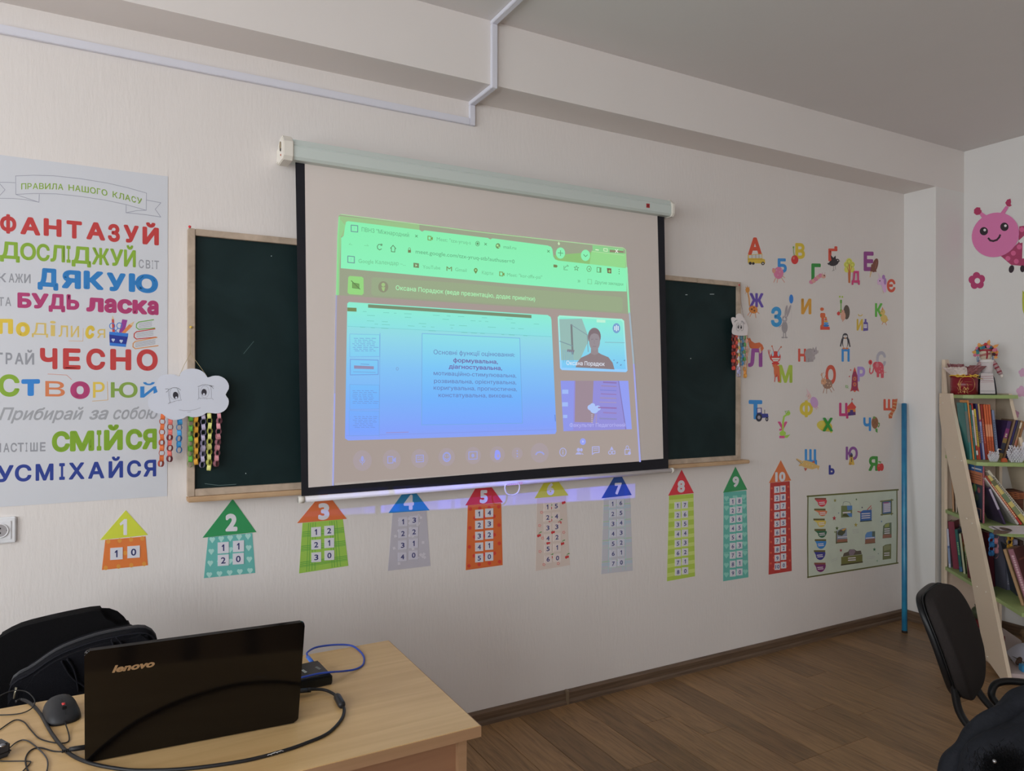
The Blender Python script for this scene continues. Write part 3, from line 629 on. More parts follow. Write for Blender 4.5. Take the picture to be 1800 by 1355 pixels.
# the part of the picture that misses the screen and lands on the wall as a blue strip
def projector():
    l = bpy.data.lights.new('projector_beam', 'POINT'); l.shadow_soft_size = .004; l.energy = 1.0; l.use_nodes = True
    o = bpy.data.objects.new('projector_beam', l); link(o); o.location = (1.6, -3.3, 2.75)
    nt = l.node_tree; e = nt.nodes['Emission']; tc = nt.nodes.new('ShaderNodeTexCoord'); sp = nt.nodes.new('ShaderNodeSeparateXYZ'); nt.links.new(tc.outputs['Normal'], sp.inputs[0])
    def mth(op, a, b=None, c=None):
        n = nt.nodes.new('ShaderNodeMath'); n.operation = op
        for i, v in enumerate((a, b, c)):
            if v is None: continue
            if isinstance(v, (int, float)): n.inputs[i].default_value = v
            else: nt.links.new(v, n.inputs[i])
        return n.outputs[0]
    D = 3.3; ny = mth('MAXIMUM', mth('ABSOLUTE', sp.outputs[1]), .001)
    return l, o, nt, e, sp, mth, D, ny
l, o, nt, e, sp, mth, D, ny = projector()
_hx = mth('MULTIPLY_ADD', mth('DIVIDE', sp.outputs[0], ny), D, 1.6)
_hz = mth('MULTIPLY_ADD', mth('DIVIDE', sp.outputs[2], ny), D, 2.75)
_top = mth('MULTIPLY_ADD', _hx, -.0236, 1.036 + .0236 * 1.2); _bot = mth('MULTIPLY_ADD', _hx, -.0273, .979 + .0273 * .8)
_in = mth('MULTIPLY', mth('LESS_THAN', _hz, _top), mth('GREATER_THAN', _hz, _bot))
_bar = mth('ADD', mth('MULTIPLY', mth('GREATER_THAN', _hx, .97), mth('LESS_THAN', _hx, 2.292)), mth('MULTIPLY', mth('MULTIPLY', mth('GREATER_THAN', _hx, .66), mth('LESS_THAN', _hx, .945)), .55))
_blot = nt.nodes.new('ShaderNodeTexNoise'); _blot.inputs['Scale'].default_value = 9; _cmb = nt.nodes.new('ShaderNodeCombineXYZ'); nt.links.new(_hx, _cmb.inputs[0]); nt.links.new(_cmb.outputs[0], _blot.inputs['Vector'])
_amt = mth('MULTIPLY', mth('MULTIPLY', _in, _bar), mth('MULTIPLY_ADD', mth('GREATER_THAN', _blot.outputs['Fac'], .52), .35, .7))
_amt = mth('MULTIPLY', _amt, mth('GREATER_THAN', sp.outputs[1], 0.0))
nt.links.new(_amt, e.inputs['Strength']); e.inputs['Color'].default_value = (.10, .12, 1.0, 1); l.energy = 430

# ================================================================== RULES POSTER
PX = AY(294.5, 600, 0).x; PZ1 = 2.248; PZ0 = 1.101; PX0 = -.385
post = thing('class_rules_poster', 'large white poster of class rules in multicoloured lettering left of the chalkboard', 'poster', ((PX + PX0) / 2, 0, PZ0))
box('poster_sheet', PX0, PX, -.0014, -.0003, PZ0, PZ1, pm((196, 198, 205), 1.2, .5), post)
W0 = lambda x, y: AY(x, y, 0)
KL = 1.25
def FL(k=KL, base=.0016): return Flat(W0, (0, -1, 0), base, k)
GR = (140, 142, 150); gr2 = (150, 152, 158)
lc = (140, 142, 158)
f = FL()
a4 = lambda x, y: (x / 4.233, 280 + y / 4.233)
def ban(pts, w_=.9, closed=False): f.line([a4(*p) for p in pts], w_, lc, closed)
top = [(117, 124), (250, 119), (400, 123), (600, 145), (800, 178), (950, 212), (1090, 252)]; bot = [(1088, 380), (940, 338), (780, 304), (600, 277), (420, 258), (250, 255), (118, 262)]
ban(top + bot, closed=True); ban([(112, 175), (50, 172), (-60, 172)]); ban([(-60, 290), (100, 292), (200, 302), (290, 320), (293, 262)]); ban([(290, 320), (200, 290), (122, 264)]); ban([(-20, 160), (38, 228), (-20, 290)])
ban([(938, 340), (938, 398), (1020, 382), (1088, 380)]); ban([(938, 398), (1080, 412), (1196, 430), (1155, 372), (1197, 324), (1092, 304)])
f.build('banner', post)
def word(nm, items):
    f = FL()
    for body, A, B, cap, col, bold, *sh in items: f.text(body, A, B, cap, col, bold, sh[0] if sh else 0)
    return f.build('lettering', post)
green = (128, 165, 35)
f = FL(); curve = lambda x: 330.5 - 6.0 * math.sin((x - 37) / 213 * math.pi) * .5 + 26.5 * ((x - 37) / 213) ** 1.9
s_ = 'ПРАВИЛА НАШОГО КЛАСУ'; xs_ = 37.0; wd_ = dict(zip('ПРАВИЛНШОГКСУ ', (10.7, 9.2, 11, 10, 11.5, 11, 11.5, 14.5, 12, 8, 10.5, 9.5, 10.5, 7.2)))
tot = sum(wd_[c] for c in s_); sc_ = 214 / tot
for c in s_:
    wv = wd_[c] * sc_
    if c != ' ': f.text(c, (xs_ + .4, curve(xs_) + 2.6), (xs_ + wv - 1.6, curve(xs_ + wv) + 2.6), 10.5, green, .012)
    xs_ += wv
f.build('lettering', post)
red = (185, 48, 48); blue = (5, 115, 185); mag = (170, 45, 105); yel = (216, 184, 30); navy = (30, 55, 140)
def letters(s_, xs0, A, B, cap, col, bold, sh=0, jit=0):
    """xs0: left and right of each letter (picture units), on the baseline A..B"""
    f = FL(); n = 0
    for c, (x0, x1) in zip(s_, xs0):
        y0 = A[1] + (B[1] - A[1]) * (x0 - A[0]) / (B[0] - A[0]); y1 = A[1] + (B[1] - A[1]) * (x1 - A[0]) / (B[0] - A[0])
        f.text(c, (x0, y0 + (jit if n % 2 else 0)), (x1, y1 + (jit if n % 2 else 0)), cap, col, bold, sh); n += 1
    return f.build('lettering', post)
q = lambda L: [(a / 4.233, b / 4.233) for a, b in L]
letters('ФАНТАЗУЙ', q([(0, 122), (152, 300), (325, 458), (495, 610), (643, 782), (803, 892), (920, 1032), (1060, 1182)]), (0, 408), (279, 431), 31, red, .05, 0, .6)
letters('ДОСЛІДЖУЙ', q([(0, 148), (150, 268), (272, 370), (375, 484), (495, 525), (533, 677), (685, 812), (820, 916), (922, 1010)]), (0, 453.8), (238.6, 470), 30, green, .035)
letters('СВІТ', q([(1032, 1070), (1085, 1118), (1130, 1139), (1148, 1183)]), (243.8, 471), (279.5, 473.5), 15, GR, .015)
letters('КАЖИ', [(-3, 11)] + q([(66, 107), (112, 172), (180, 228)]), (0, 495.8), (54, 498), 16, GR, .02)
letters('ДЯКЮЮ'[:3] + 'УЮ', q([(280, 434), (460, 602), (622, 770), (795, 935), (958, 1176)]), (66, 503), (277.6, 516), 32.5, blue, .06, 0, .8)
letters('ТА', q([(-12, 30), (40, 83)]), (-3, 537.6), (20, 538), 15.5, GR, .02)
letters('БУДЬ', q([(130, 235), (235, 362), (362, 485), (495, 590)]), (30.7, 541), (139.4, 545), 27, mag, .06)
letters('ласка', q([(642, 772), (775, 868), (872, 985), (985, 1095), (1095, 1180)]), (151, 547.5), (278.8, 554), 32, mag, .06)
word('w', [('П', (-4, 587), (23, 587), 26.5, yel, .07), ('о', (28, 590.5), (52.5, 591), 31, yel, .06), ('Д', (56, 588), (84.5, 589), 21, (205, 178, 88), 0), ('і', (88, 590.5), (98, 591), 26, (205, 178, 88), .01), ('ли', (103, 592), (139, 593), 27, (205, 178, 88), 0), ('с', (150, 595), (166.5, 595), 29, yel, .06, .15), ('я', (170.5, 594), (185, 594), 21, (205, 178, 88), .0)])
f = FL(); f.line([(121, 599), (145.7, 599.5), (146.2, 577)], .7, (205, 160, 90)); a5 = lambda x, y: (x / 4.517, 580 + y / 4.517)
f.line([a5(380, 349), a5(530, 358), a5(568, 393)], .8, (200, 120, 90)).line([a5(852, 410), a5(857, 555), a5(733, 565)], .8, (205, 160, 60)); f.build('letter_outline', post)
# pencil cup and book pile printed on the poster
f = FL(); c4 = a4
f.poly([c4(832, 1190), c4(848, 1190), c4(856, 1290), c4(836, 1290)], (190, 60, 50)).poly([c4(832, 1190), c4(838, 1160), c4(848, 1190)], (205, 175, 130)).poly([c4(910, 1190), c4(948, 1196), c4(925, 1290), c4(885, 1290)], (140, 45, 140)).poly([c4(960, 1228), c4(985, 1240), c4(925, 1300), c4(905, 1290)], (215, 125, 60)).poly([c4(960, 1228), c4(1000, 1205), c4(985, 1240)], (205, 175, 130))
f.ring(*c4(835, 1240), 4.6, 5, 1.3, (20, 110, 195)).ring(*c4(888, 1238), 4.6, 5, 1.3, (20, 110, 195)).line([c4(845, 1258), c4(885, 1300)], 1.2, (20, 110, 195)).line([c4(878, 1256), c4(850, 1290)], 1.2, (20, 110, 195))
f.poly([(192.2, 583), (225.6, 586), (224.8, 592.5), (192, 588.5)], (20, 110, 200)).poly([(192, 588), (224.8, 592), (221.5, 606), (192.8, 603.5)], (25, 45, 140)).poly([(192.6, 602), (221.8, 605), (221, 609.8), (193, 607.5)], (20, 110, 200))
for x, y in ((199, 597.5), (213, 599.5)): f.ell(x - 1.3, y - .8, 1.7, 1.7, (200, 215, 240)).ell(x + 1.3, y - .6, 1.7, 1.7, (200, 215, 240)).poly([(x - 2.8, y), (x + 2.8, y + .2), (x, y + 3.8)], (200, 215, 240))
f.build('pencil_cup_print', post)
f = FL()
for (x0, ya, x1, yb, col) in ((239, 566, 270, 562, (105, 160, 60)), (235, 583, 272.5, 578, (185, 55, 45)), (233, 600, 276, 593, (205, 140, 75))):
    hh = 13.5; f.line([(x1, yb), (x0 + 5, ya), (x0 + 1, ya + 3.5), (x0 + .6, ya + hh - 4), (x0 + 5, ya + hh - .5), (x1 + 2, yb + hh + 1)], 1.7, col)
    for j in range(4): f.line([(x0 + 5, ya + 3 + j * 2.3), (x1 - 3, yb + 3.6 + j * 2.4)], .45, (95, 95, 100))
f.build('book_pile_print', post)
p5 = lambda L: [(a / 4.517, b / 4.517) for a, b in L]
letters('ГРАЙ', [(-7, 5)] + p5([(45, 98), (118, 187), (200, 272)]), (0, 640), (60, 641), 20.5, GR, .03)
letters('ЧЕСНО', p5([(318, 456), (500, 640), (685, 835), (875, 1042), (1085, 1252)]), (70.8, 648.5), (276.7, 651.5), 37, red, .045)
word('w', [('С', (-3, 696.5), (34.3, 697), 38.5, green, .04), ('т', (37.6, 696.2), (70.4, 695.5), 38, (10, 120, 200), .05), ('в', (79.7, 696.5), (114, 697), 36, (205, 115, 65), .0), ('о', (123.5, 700.7), (158, 700.7), 39, mag, .05), ('Р', (163.4, 699), (184, 698.5), 27.5, (222, 190, 55), .01), ('ю', (194.8, 698.5), (241.8, 698.5), 35.5, (125, 155, 60), .01), ('й', (246.4, 698.8), (277, 698.4), 26, (25, 120, 190), .01)])
word('w', [('Прибирай', (-2, 738.5), (147, 737.5), 22, gr2, .02, .35), ('за', (157, 737.5), (191, 737), 22, gr2, .025, .35), ('собою', (199, 737), (277, 736), 22, gr2, .02, .35)])
letters('ЧАСТІШЕ', [(-9, 2)] + p5([(28, 75), (85, 135), (140, 190), (203, 218), (240, 300), (318, 362)]), (-6, 795), (80, 793), 16, GR, .025)
letters('СМІЙСЯ', p5([(412, 555), (555, 748), (768, 805), (825, 975), (998, 1130), (1130, 1245)]), (91, 794.5), (276, 789), 36, (120, 160, 20), .055)
letters('УСМІХАЙСЯ', [(-6, 24)] + p5([(118, 250), (283, 425), (470, 515), (547, 670), (700, 828), (862, 977), (1008, 1120), (1140, 1240)]), (-1, 847.5), (274.5, 837), 29.5, navy, .035)

# ================================================================== SOCKET
so = thing('power_socket', 'white square wall socket at the left edge below the poster', 'socket', (-.32, 0, 1.02))
sx1 = AY(28, 930, -.012).x; sz1 = AY(28, 908, -.012).z; sz0 = AY(28, 953, -.012).z; sw = .085; M_so = pm((205, 205, 208), 1.35, .3)
box('frame', sx1 - sw, sx1, -.012, 0, sz0, sz1, M_so, so, bev=.003)
cx, cz = sx1 - sw / 2, (sz0 + sz1) / 2
box('cover', cx - .030, cx + .030, -.0145, -.011, cz - .030, cz + .030, M_so, so, bev=.001)
tube('rim', [(cx + .022 * math.cos(a), -.0165, cz + .022 * math.sin(a)) for a in [2 * math.pi * i / 24 for i in range(24)]], .0022, M_so, so, 6, closed=True)
f = Flat(lambda x, z: Vector((cx + x, -.0147, cz + z)), (0, -1, 0), .0002, 1.0); f.ell(0, 0, .0205, .0205, (165, 160, 162)).ell(0, .0075, .0028, .0028, (25, 22, 22)).ell(0, -.0075, .0028, .0028, (25, 22, 22)).ell(.018, 0, .0015, .0015, (90, 85, 85)); f.build('well', so)

# ================================================================== NUMBER HOUSES
def kx(x):  # how much darker the wall gets towards the right, so the print's own colour can be read off
    return 1.2 + max(0, min(1, (x - 150) / 1300)) * 1.0
HS = [
 (1, [(221, 896.7), (176, 949), (260, 940)], [(185, 949), (255.7, 942.7), (260, 993.3), (179, 1001.7)], (196, 203, 25), (212, 110, 30), 'dots', (228, 150, 40), [(204.7, 972.8), (234.8, 969.7), None, None], 22, 21, (218.3, 925, 30)),
 (2, [(409, 876.7), (356, 945), (450.7, 935)], [(365.7, 944.3), (443.3, 936.7), (448.7, 1006.7), (358.3, 1016)], (38, 135, 78), (85, 165, 158), 'hearts', (150, 198, 190), [(392.3, 962.3), (419, 959.7), (392.3, 984.3), (418.7, 981.7)], 19.5, 19.5, (406.7, 916, 35)),
 (3, [(570.6, 861), (522.3, 919.3), (609.3, 911.7)], [(531.7, 919), (602.7, 912.3), (612.3, 994.3), (525.7, 1007.7)], (212, 102, 42), (135, 175, 60), 'plaid', (85, 150, 55), [(555.3, 934.7), (578.3, 932.3), (555.7, 979), (578.7, 975.7)], 17, 17, (569, 896.7, 33)),
 (4, [(719.3, 850.7), (682.7, 901.7), (755, 896.7)], [(690, 901), (749.3, 897.3), (756.7, 994.3), (681.7, 1003.3)], (18, 112, 160), (158, 154, 164), 'flowers', (178, 174, 182), [(708.3, 916.7), (727.7, 913.7), (707, 978.3), (726.7, 975.3)], 15, 15.5, (718.3, 881, 30)),
 (5, [(848.9, 836), (818, 888.2), (883.7, 882.8)], [(822.2, 888), (880.9, 883.6), (883.4, 993), (818.7, 1002)], (178, 32, 48), (205, 95, 28), 'dots', (180, 45, 30), [(842, 903), (859.6, 901), (842, 980.3), (859.6, 977.8)], 14, 15, (850, 871, 26)),
 (6, [(968.5, 827.8), (939.6, 875.7), (998.9, 870.4)], [(943.8, 875.7), (994.7, 871), (1001.8, 993), (941.3, 1003.4)], (168, 165, 30), (172, 158, 150), 'cherries', (165, 30, 35), [(962, 890.7), (977.2, 888.9), (963, 982.4), (979.4, 980.3)], 13, 14, (967.3, 858, 24)),
 (7, [(1086.8, 825.8), (1057.2, 875.7), (1110.2, 870)], [(1061, 875.7), (1107.7, 871), (1112, 1002.7), (1056.9, 1009)], (28, 62, 125), (152, 152, 160), 'plaid2', (120, 160, 150), [(1076.4, 885.3), (1090.7, 883.6), (1077.5, 990.2), (1091.7, 988)], 11.5, 13, (1086.4, 857, 23)),
 (8, [(1198, 825.6), (1174.6, 871), (1219.4, 866.5)], [(1176, 871), (1218.7, 867.6), (1221.5, 1012.6), (1172.4, 1021.5)], (172, 32, 44), (138, 160, 50), 'stripes', (165, 180, 90), [(1190.6, 888.5), (1203.4, 887), (1191.3, 1005), (1204, 1003)], 10.5, 12.5, (1197, 853.3, 24)),
 (9, [(1292.6, 820.3), (1271, 865.8), (1313.2, 860.4)], [(1272, 865.4), (1311.8, 862), (1315.4, 1014.4), (1271, 1021.5)], (38, 115, 68), (70, 140, 130), 'hearts2', (105, 160, 148), [(1287.3, 881.4), (1299, 880), (1287.6, 1007), (1299.7, 1005)], 9.7, 12, (1293, 845.2, 21)),
 (10, [(1372.3, 808.9), (1351.6, 848.7), (1390.4, 844.4)], [(1353.8, 848.7), (1388, 845.5), (1391.5, 1003.4), (1351, 1009.8)], (180, 92, 42), (142, 38, 34), 'dots', (168, 70, 48), [(1365.2, 860.4), (1375.8, 859), (1365.9, 995.6), (1376.9, 993)], 9, 11.5, (1371.2, 836.6, 19)),
]
HL = {1: 'short orange paper house with a lime roof numbered 1', 2: 'teal heart-patterned paper house with a green roof numbered 2', 3: 'green checked paper house with an orange roof numbered 3', 4: 'grey flowered paper house with a blue roof numbered 4', 5: 'orange red-dotted paper house with a red roof numbered 5', 6: 'cream cherry-patterned paper house with a lime roof numbered 6', 7: 'grey checked paper house with a navy roof numbered 7', 8: 'green striped paper house with a red roof numbered 8', 9: 'tall teal paper house with a green roof numbered 9', 10: 'tall dark red paper house with an orange roof numbered 10'}
def bil(q, u, v):
    (a, b, c, d) = q
    return ((a[0] * (1 - u) + b[0] * u) * (1 - v) + (d[0] * (1 - u) + c[0] * u) * v, (a[1] * (1 - u) + b[1] * u) * (1 - v) + (d[1] * (1 - u) + c[1] * u) * v)
for n, roof, body, rc, bc, pat, pc, cc, cw, chh, (nx, ny_, nh) in HS:
    k = kx(roof[0][0]); W = W0
    t = thing('number_house', HL[n], 'wall decoration', W((body[3][0] + body[2][0]) / 2, (body[3][1] + body[2][1]) / 2), 'paper number houses under the chalkboard')
    def pw(L): return [W(*p) for p in L]
    prism('house_body', pw(body), (0, -.0009, 0), pm(bc, k, .5), t)
    f = Flat(W, (0, -1, 0), .0010, k, step=.00001); B = body; asp = (math.dist(B[3], B[0]) / math.dist(B[0], B[1]))
    def P(u, v): return bil(B, u, v)
    rw = math.dist(B[0], B[1])
    if pat == 'dots':
        nr = max(2, round(asp * 3.3))
        for j in range(nr + 1):
            for i in range(4):
                u = .08 + i * .28 + (.14 if j % 2 else 0); v = .06 + j * .88 / nr
                if u < .97: x, y = P(u, v); f.ell(x, y, rw * .052, rw * .056, pc, n=12)
    elif pat.startswith('hearts'):
        nr = max(3, round(asp * 3)) if pat == 'hearts' else 8
        for j in range(nr + 1):
            for i in range(5 if pat == 'hearts' else 3):
                u = (.1 + i * .2) if pat == 'hearts' else (.12 + i * .38); v = .07 + j * .86 / nr
                x, y = P(u, v); r = rw * .036 * (1 if pat == 'hearts' else 1.7)
                f.ell(x - r * .8, y - r * .6, r, r, pc, n=10).ell(x + r * .8, y - r * .6, r, r, pc, n=10).poly([(x - r * 1.75, y - r * .2), (x + r * 1.75, y - r * .2), (x, y + r * 2.2)], pc)
        if pat == 'hearts2':
            for v in (.12, .5, .68): f.line([P(0.01, v), P(.99, v)], 1, pc)
    elif pat == 'plaid':
        for v in (.22, .5, .82):
            for dv in (-.035, 0, .035, .06): f.line([P(.01, v + dv), P(.99, v + dv)], 1.3 if dv < .05 else .8, pc)
        for u in (.24, .76):
            for du in (-.09, -.04, .02, .08): f.line([P(u + du, .02), P(u + du, .98)], 1.0, pc)
    elif pat == 'plaid2':
        for v in (.1, .31, .56, .84):
            f.line([P(.01, v), P(.99, v)], 1.0, (125, 165, 120)).line([P(.01, v + .03), P(.99, v + .03)], .9, (120, 160, 175)).line([P(.01, v + .05), P(.99, v + .05)], .7, (120, 160, 175))
        for u in (.22, .3, .68, .78): f.line([P(u, .02), P(u, .98)], .8, (130, 165, 170))
        for v in (0.13, .34, .6, .87): f.line([P(.01, v + .06), P(.99, v + .06)], .5, (140, 170, 140))
    elif pat == 'stripes':
        for j in range(9): v = .05 + j * .107; f.poly([P(.005, v), P(.995, v), P(.995, v + .045), P(.005, v + .045)], pc)
    elif pat == 'flowers':
        r4 = random.Random(4)
        for j in range(26):
            x, y = P(.07 + r4.random() * .86, .04 + r4.random() * .92)
            for a in range(4): f.ell(x + 1.6 * math.cos(a * 1.57 + j), y + 1.6 * math.sin(a * 1.57 + j), 1.25, 1.25, pc, n=8)
    elif pat == 'cherries':
        for (u, v, s_) in ((.88, .1, 0), (.72, .38, 1), (.78, .68, 1), (.9, .88, .5), (.06, .52, .3), (.42, .16, .6), (.42, .33, .5), (.5, .5, .5), (.35, .64, .5), (.42, .85, .6)):
            x, y = P(u, v); f.ell(x, y, 2.0, 2.6, pc, n=12).ell(x + 3, y - 1, 1.8, 2.4, pc, n=12)
            if s_: f.line([(x, y - 2), (x + 2, y - 6), (x + 3, y - 3)], .5, (60, 110, 50)).ell(x + 4.4, y - 6.4, 2.2, .9, (60, 120, 50), rot=-20, n=8)
        for (u, v) in ((.16, .2), (.1, .38), (.2, .56), (.12, .74), (.24, .93), (.66, .95), (.86, .52)):
            x, y = P(u, v)
            for a in range(5): f.ell(x + 1.9 * math.cos(a * 1.257), y + 1.9 * math.sin(a * 1.257), 1.1, 1.1, (190, 120, 115), n=6)
            f.ell(x, y, 1.1, 1.1, (185, 170, 160), n=6)
    f.build('pattern', t)['kind'] = 'stuff'
    prism('roof', pw(roof), (0, -.0014, 0), pm(rc, k, .5), t)
    f = Flat(W, (0, -1, 0), .0018, k * .92); s_ = str(n); wn = nh * (.50 if n == 1 else .60) if n < 10 else nh * 1.05
    wn *= (1.0 if n < 5 else .9)
    f.text(s_, (nx - wn / 2, ny_ + nh / 2 + .5), (nx + wn / 2, ny_ + nh / 2 - .3), nh * .93, (214, 212, 218), .055); f.build('roof_number', t)
    cq = [cc[0], cc[1], cc[3] or cc[1], cc[2] or cc[0]]
    for r in range(n):
        v = r / (n - 1) if n > 1 else 0
        for c_, val in ((0, r + 1), (1, n - r - 1)):
            x, y = bil(cq, c_, v)
            sl = -.07
            card = prism('number_card', pw([(x - cw / 2, y - chh / 2 - sl * cw / 2), (x + cw / 2, y - chh / 2 + sl * cw / 2), (x + cw / 2, y + chh / 2 + sl * cw / 2), (x - cw / 2, y + chh / 2 - sl * cw / 2)]), (0, -.0028, 0), pm((205, 204, 212) if n not in (4, 6, 7) else (bc[0] + 16, bc[1] + 17, bc[2] + 20), k * .95, .5), t)
            fd = Flat(W, (0, -1, 0), .0030, k); h2 = chh * .60; w2 = cw * (.27 if val == 1 else .42)
            if val == 10: w2 = cw * .8
            fd.text(str(val), (x - w2 / 2, y + h2 / 2 + .3), (x + w2 / 2, y + h2 / 2 - .3), h2, (42, 46, 98), .02); fd.build('digit', card)

# ================================================================== ALPHABET STICKERS
Q = lambda x, y: AY(1280 + x / 3.0125, 400 + y / 3.0125, 0)
KR = 2.2
LET = []
def L_(ch, x0, y0, x1, y1, col, pic, label, bold=.045, first=False): LET.append((ch, x0, y0, x1, y1, col, pic, label, bold, first))
BK = (40, 36, 40); WH = (165, 158, 155)
L_('А', 105, 52, 178, 145, (180, 60, 32), lambda f: f.poly([(103, 145), (180, 138), (180, 165), (193, 168), (195, 190), (104, 188)], (190, 160, 35)).poly([(108, 147), (177, 141), (178, 162), (108, 162)], (150, 150, 150)).line([(104, 168), (180, 168)], 3, (150, 110, 30)).ell(116, 189, 8, 8, BK).ell(132, 190, 7, 7, BK).ell(183, 190, 9, 9, BK).ell(183, 190, 4, 4, WH).line([(125, 145), (125, 162)], 2, (120, 90, 30)).line([(145, 144), (145, 162)], 2, (120, 90, 30)).line([(162, 143), (162, 162)], 2, (120, 90, 30)), 'red letter А with a small yellow school bus')
L_('Б', 262, 163, 310, 240, (30, 110, 170), lambda f: f.ell(266, 240, 26, 32, (185, 100, 135)).ell(241, 228, 9, 13, (200, 140, 120)).ell(237, 218, 4, 3, (185, 100, 135)).line([(252, 265), (240, 290)], 3, (190, 130, 110)).line([(262, 270), (258, 292)], 3, (190, 130, 110)).line([(280, 265), (298, 290)], 3, (190, 130, 110)).line([(285, 255), (300, 266)], 3, (190, 130, 110)).ell(255, 225, 4, 4, (205, 140, 165)).ell(272, 235, 4, 4, (205, 140, 165)).ell(262, 252, 4, 4, (205, 140, 165)).ell(282, 222, 4, 4, (205, 140, 165)), 'blue letter Б with a pink sheep')
L_('В', 355, 82, 406, 166, (190, 165, 20), lambda f: f.ell(352, 170, 19, 24, (165, 32, 30)).line([(350, 150), (345, 125), (347, 100)], 3, (90, 120, 40)).ell(345, 105, 4, 6, (90, 130, 40)).ell(346, 162, 5, 7, (205, 110, 100)), 'yellow letter В with a red cherry')
L_('Ґ', 530, 100, 578, 178, (180, 60, 40), lambda f: f.ell(558, 186, 26, 17, BK, rot=-15).ell(577, 176, 11, 11, BK).poly([(548, 178), (540, 143), (556, 160), (568, 148), (570, 180)], BK).poly([(535, 185), (523, 190), (533, 200)], BK).poly([(586, 172), (593, 178), (585, 181)], (80, 70, 70)).ell(579, 174, 3, 3, WH).line([(558, 202), (556, 228)], 1.6, (70, 60, 60)).line([(566, 202), (568, 222)], 1.6, (70, 60, 60)).line([(550, 230), (562, 224)], 1.6, (70, 60, 60)), 'red letter Ґ with a small black crow')
L_('Г', 440, 190, 490, 282, (35, 110, 45), lambda f: [f.ell(x, y, 12, 11, c) for x, y, c in ((440, 288, (165, 95, 120)), (452, 282, (195, 140, 130)), (464, 272, (165, 95, 120)), (476, 262, (195, 140, 130)), (488, 254, (165, 95, 120)), (504, 258, (200, 150, 135)))] and f.ell(508, 254, 3, 4, BK).line([(500, 246), (495, 238)], 1.5, (150, 90, 90)).line([(510, 246), (512, 238)], 1.5, (150, 90, 90)), 'green letter Г with a pink striped caterpillar')
L_('Д', 650, 230, 693, 292, (160, 35, 90), lambda f: f.poly([(633, 210), (650, 210), (646, 292), (636, 292)], (150, 80, 40)).ell(640, 178, 16, 16, (165, 165, 60)).ell(626, 196, 14, 16, (165, 165, 60)).ell(656, 196, 14, 16, (165, 165, 60)).ell(628, 222, 14, 16, (165, 165, 60)).ell(656, 222, 13, 16, (165, 165, 60)).ell(641, 205, 18, 22, (165, 165, 60)).line([(641, 195), (641, 292)], 6, (150, 80, 40)).line([(630, 210), (640, 240)], 3, (150, 80, 40)).line([(654, 205), (643, 240)], 3, (150, 80, 40)).ring(640, 180, 10, 10, 2, (120, 130, 40)).ring(627, 198, 9, 10, 2, (120, 130, 40)).ring(657, 198, 9, 10, 2, (120, 130, 40)), 'magenta letter Д beside a yellow-green tree', .04, True)
L_('Е', 717, 127, 770, 230, (110, 45, 105), lambda f: f.poly([(760, 232), (752, 262), (748, 264), (753, 230)], (190, 160, 110)).ell(777, 200, 15, 38, (95, 55, 45), rot=15).poly([(757, 195), (775, 190), (785, 235), (752, 232)], (95, 55, 45)).line([(785, 180), (778, 215)], 2, (130, 85, 70)), 'purple letter Е with a chocolate ice lolly')
L_('Є', 840, 273, 885, 342, (180, 65, 40), lambda f: f.ell(806, 285, 17, 20, (165, 130, 165)).poly([(798, 268), (790, 236), (808, 262)], (190, 165, 180)).poly([(815, 290), (838, 285), (836, 340), (822, 345), (812, 310)], (165, 130, 165)).ell(822, 262, 8, 12, (125, 85, 140)).ell(830, 285, 7, 18, (125, 85, 140)).ell(802, 282, 3, 4, BK).ell(797, 296, 9, 8, (180, 150, 175)).line([(818, 335), (822, 348)], 4, (190, 170, 150)), 'red letter Є with a lilac unicorn')
L_('Ж', 112, 347, 187, 423, (75, 55, 130), lambda f: f.line([(104, 345), (110, 375), (112, 412)], 6, (205, 140, 60)).ell(102, 330, 11, 15, (205, 135, 45)).line([(97, 320), (90, 314)], 2, (190, 120, 40)).line([(103, 316), (101, 308)], 2, (190, 120, 40)).line([(108, 320), (114, 314)], 2, (190, 120, 40)).line([(95, 340), (90, 350)], 2, (190, 120, 40)).ell(132, 434, 24, 20, (205, 125, 40), rot=25).ell(124, 432, 5, 5, (90, 50, 30)).ell(138, 440, 5, 5, (90, 50, 30)).ell(136, 424, 3, 4, (90, 50, 30)).line([(116, 445), (102, 465)], 2.5, (190, 110, 40)).line([(124, 450), (114, 472)], 2.5, (190, 110, 40)).line([(142, 452), (146, 478)], 2.5, (190, 110, 40)).line([(150, 445), (163, 455)], 2.5, (190, 110, 40)).line([(150, 425), (158, 415)], 2, (190, 110, 40)), 'purple letter Ж with an orange giraffe')
L_('З', 226, 420, 284, 525, (25, 115, 165), lambda f: f.ell(298, 527, 16, 32, (120, 115, 118)).ell(298, 484, 14, 18, (130, 124, 128)).ell(306, 440, 6, 30, (125, 118, 122), rot=10).ell(320, 442, 6, 34, (125, 118, 122), rot=18).line([(292, 555), (292, 580)], 4, (120, 115, 118)).line([(303, 555), (304, 580)], 4, (120, 115, 118)).ell(289, 582, 8, 4, (120, 115, 118)).ell(306, 582, 8, 4, (120, 115, 118)).line([(310, 510), (330, 498), (334, 470), (333, 402)], 1.6, (150, 145, 145)).ell(333, 378, 11, 24, (20, 95, 165)).ell(297, 482, 6, 8, (160, 155, 155)).ell(294, 478, 2, 2, BK).ell(303, 478, 2, 2, BK).line([(284, 515), (268, 528)], 3, (125, 118, 122)), 'blue letter З with a grey hare holding a blue balloon')
L_('И', 386, 376, 440, 459, (190, 135, 25), None, 'orange and yellow letter И standing alone without a picture')
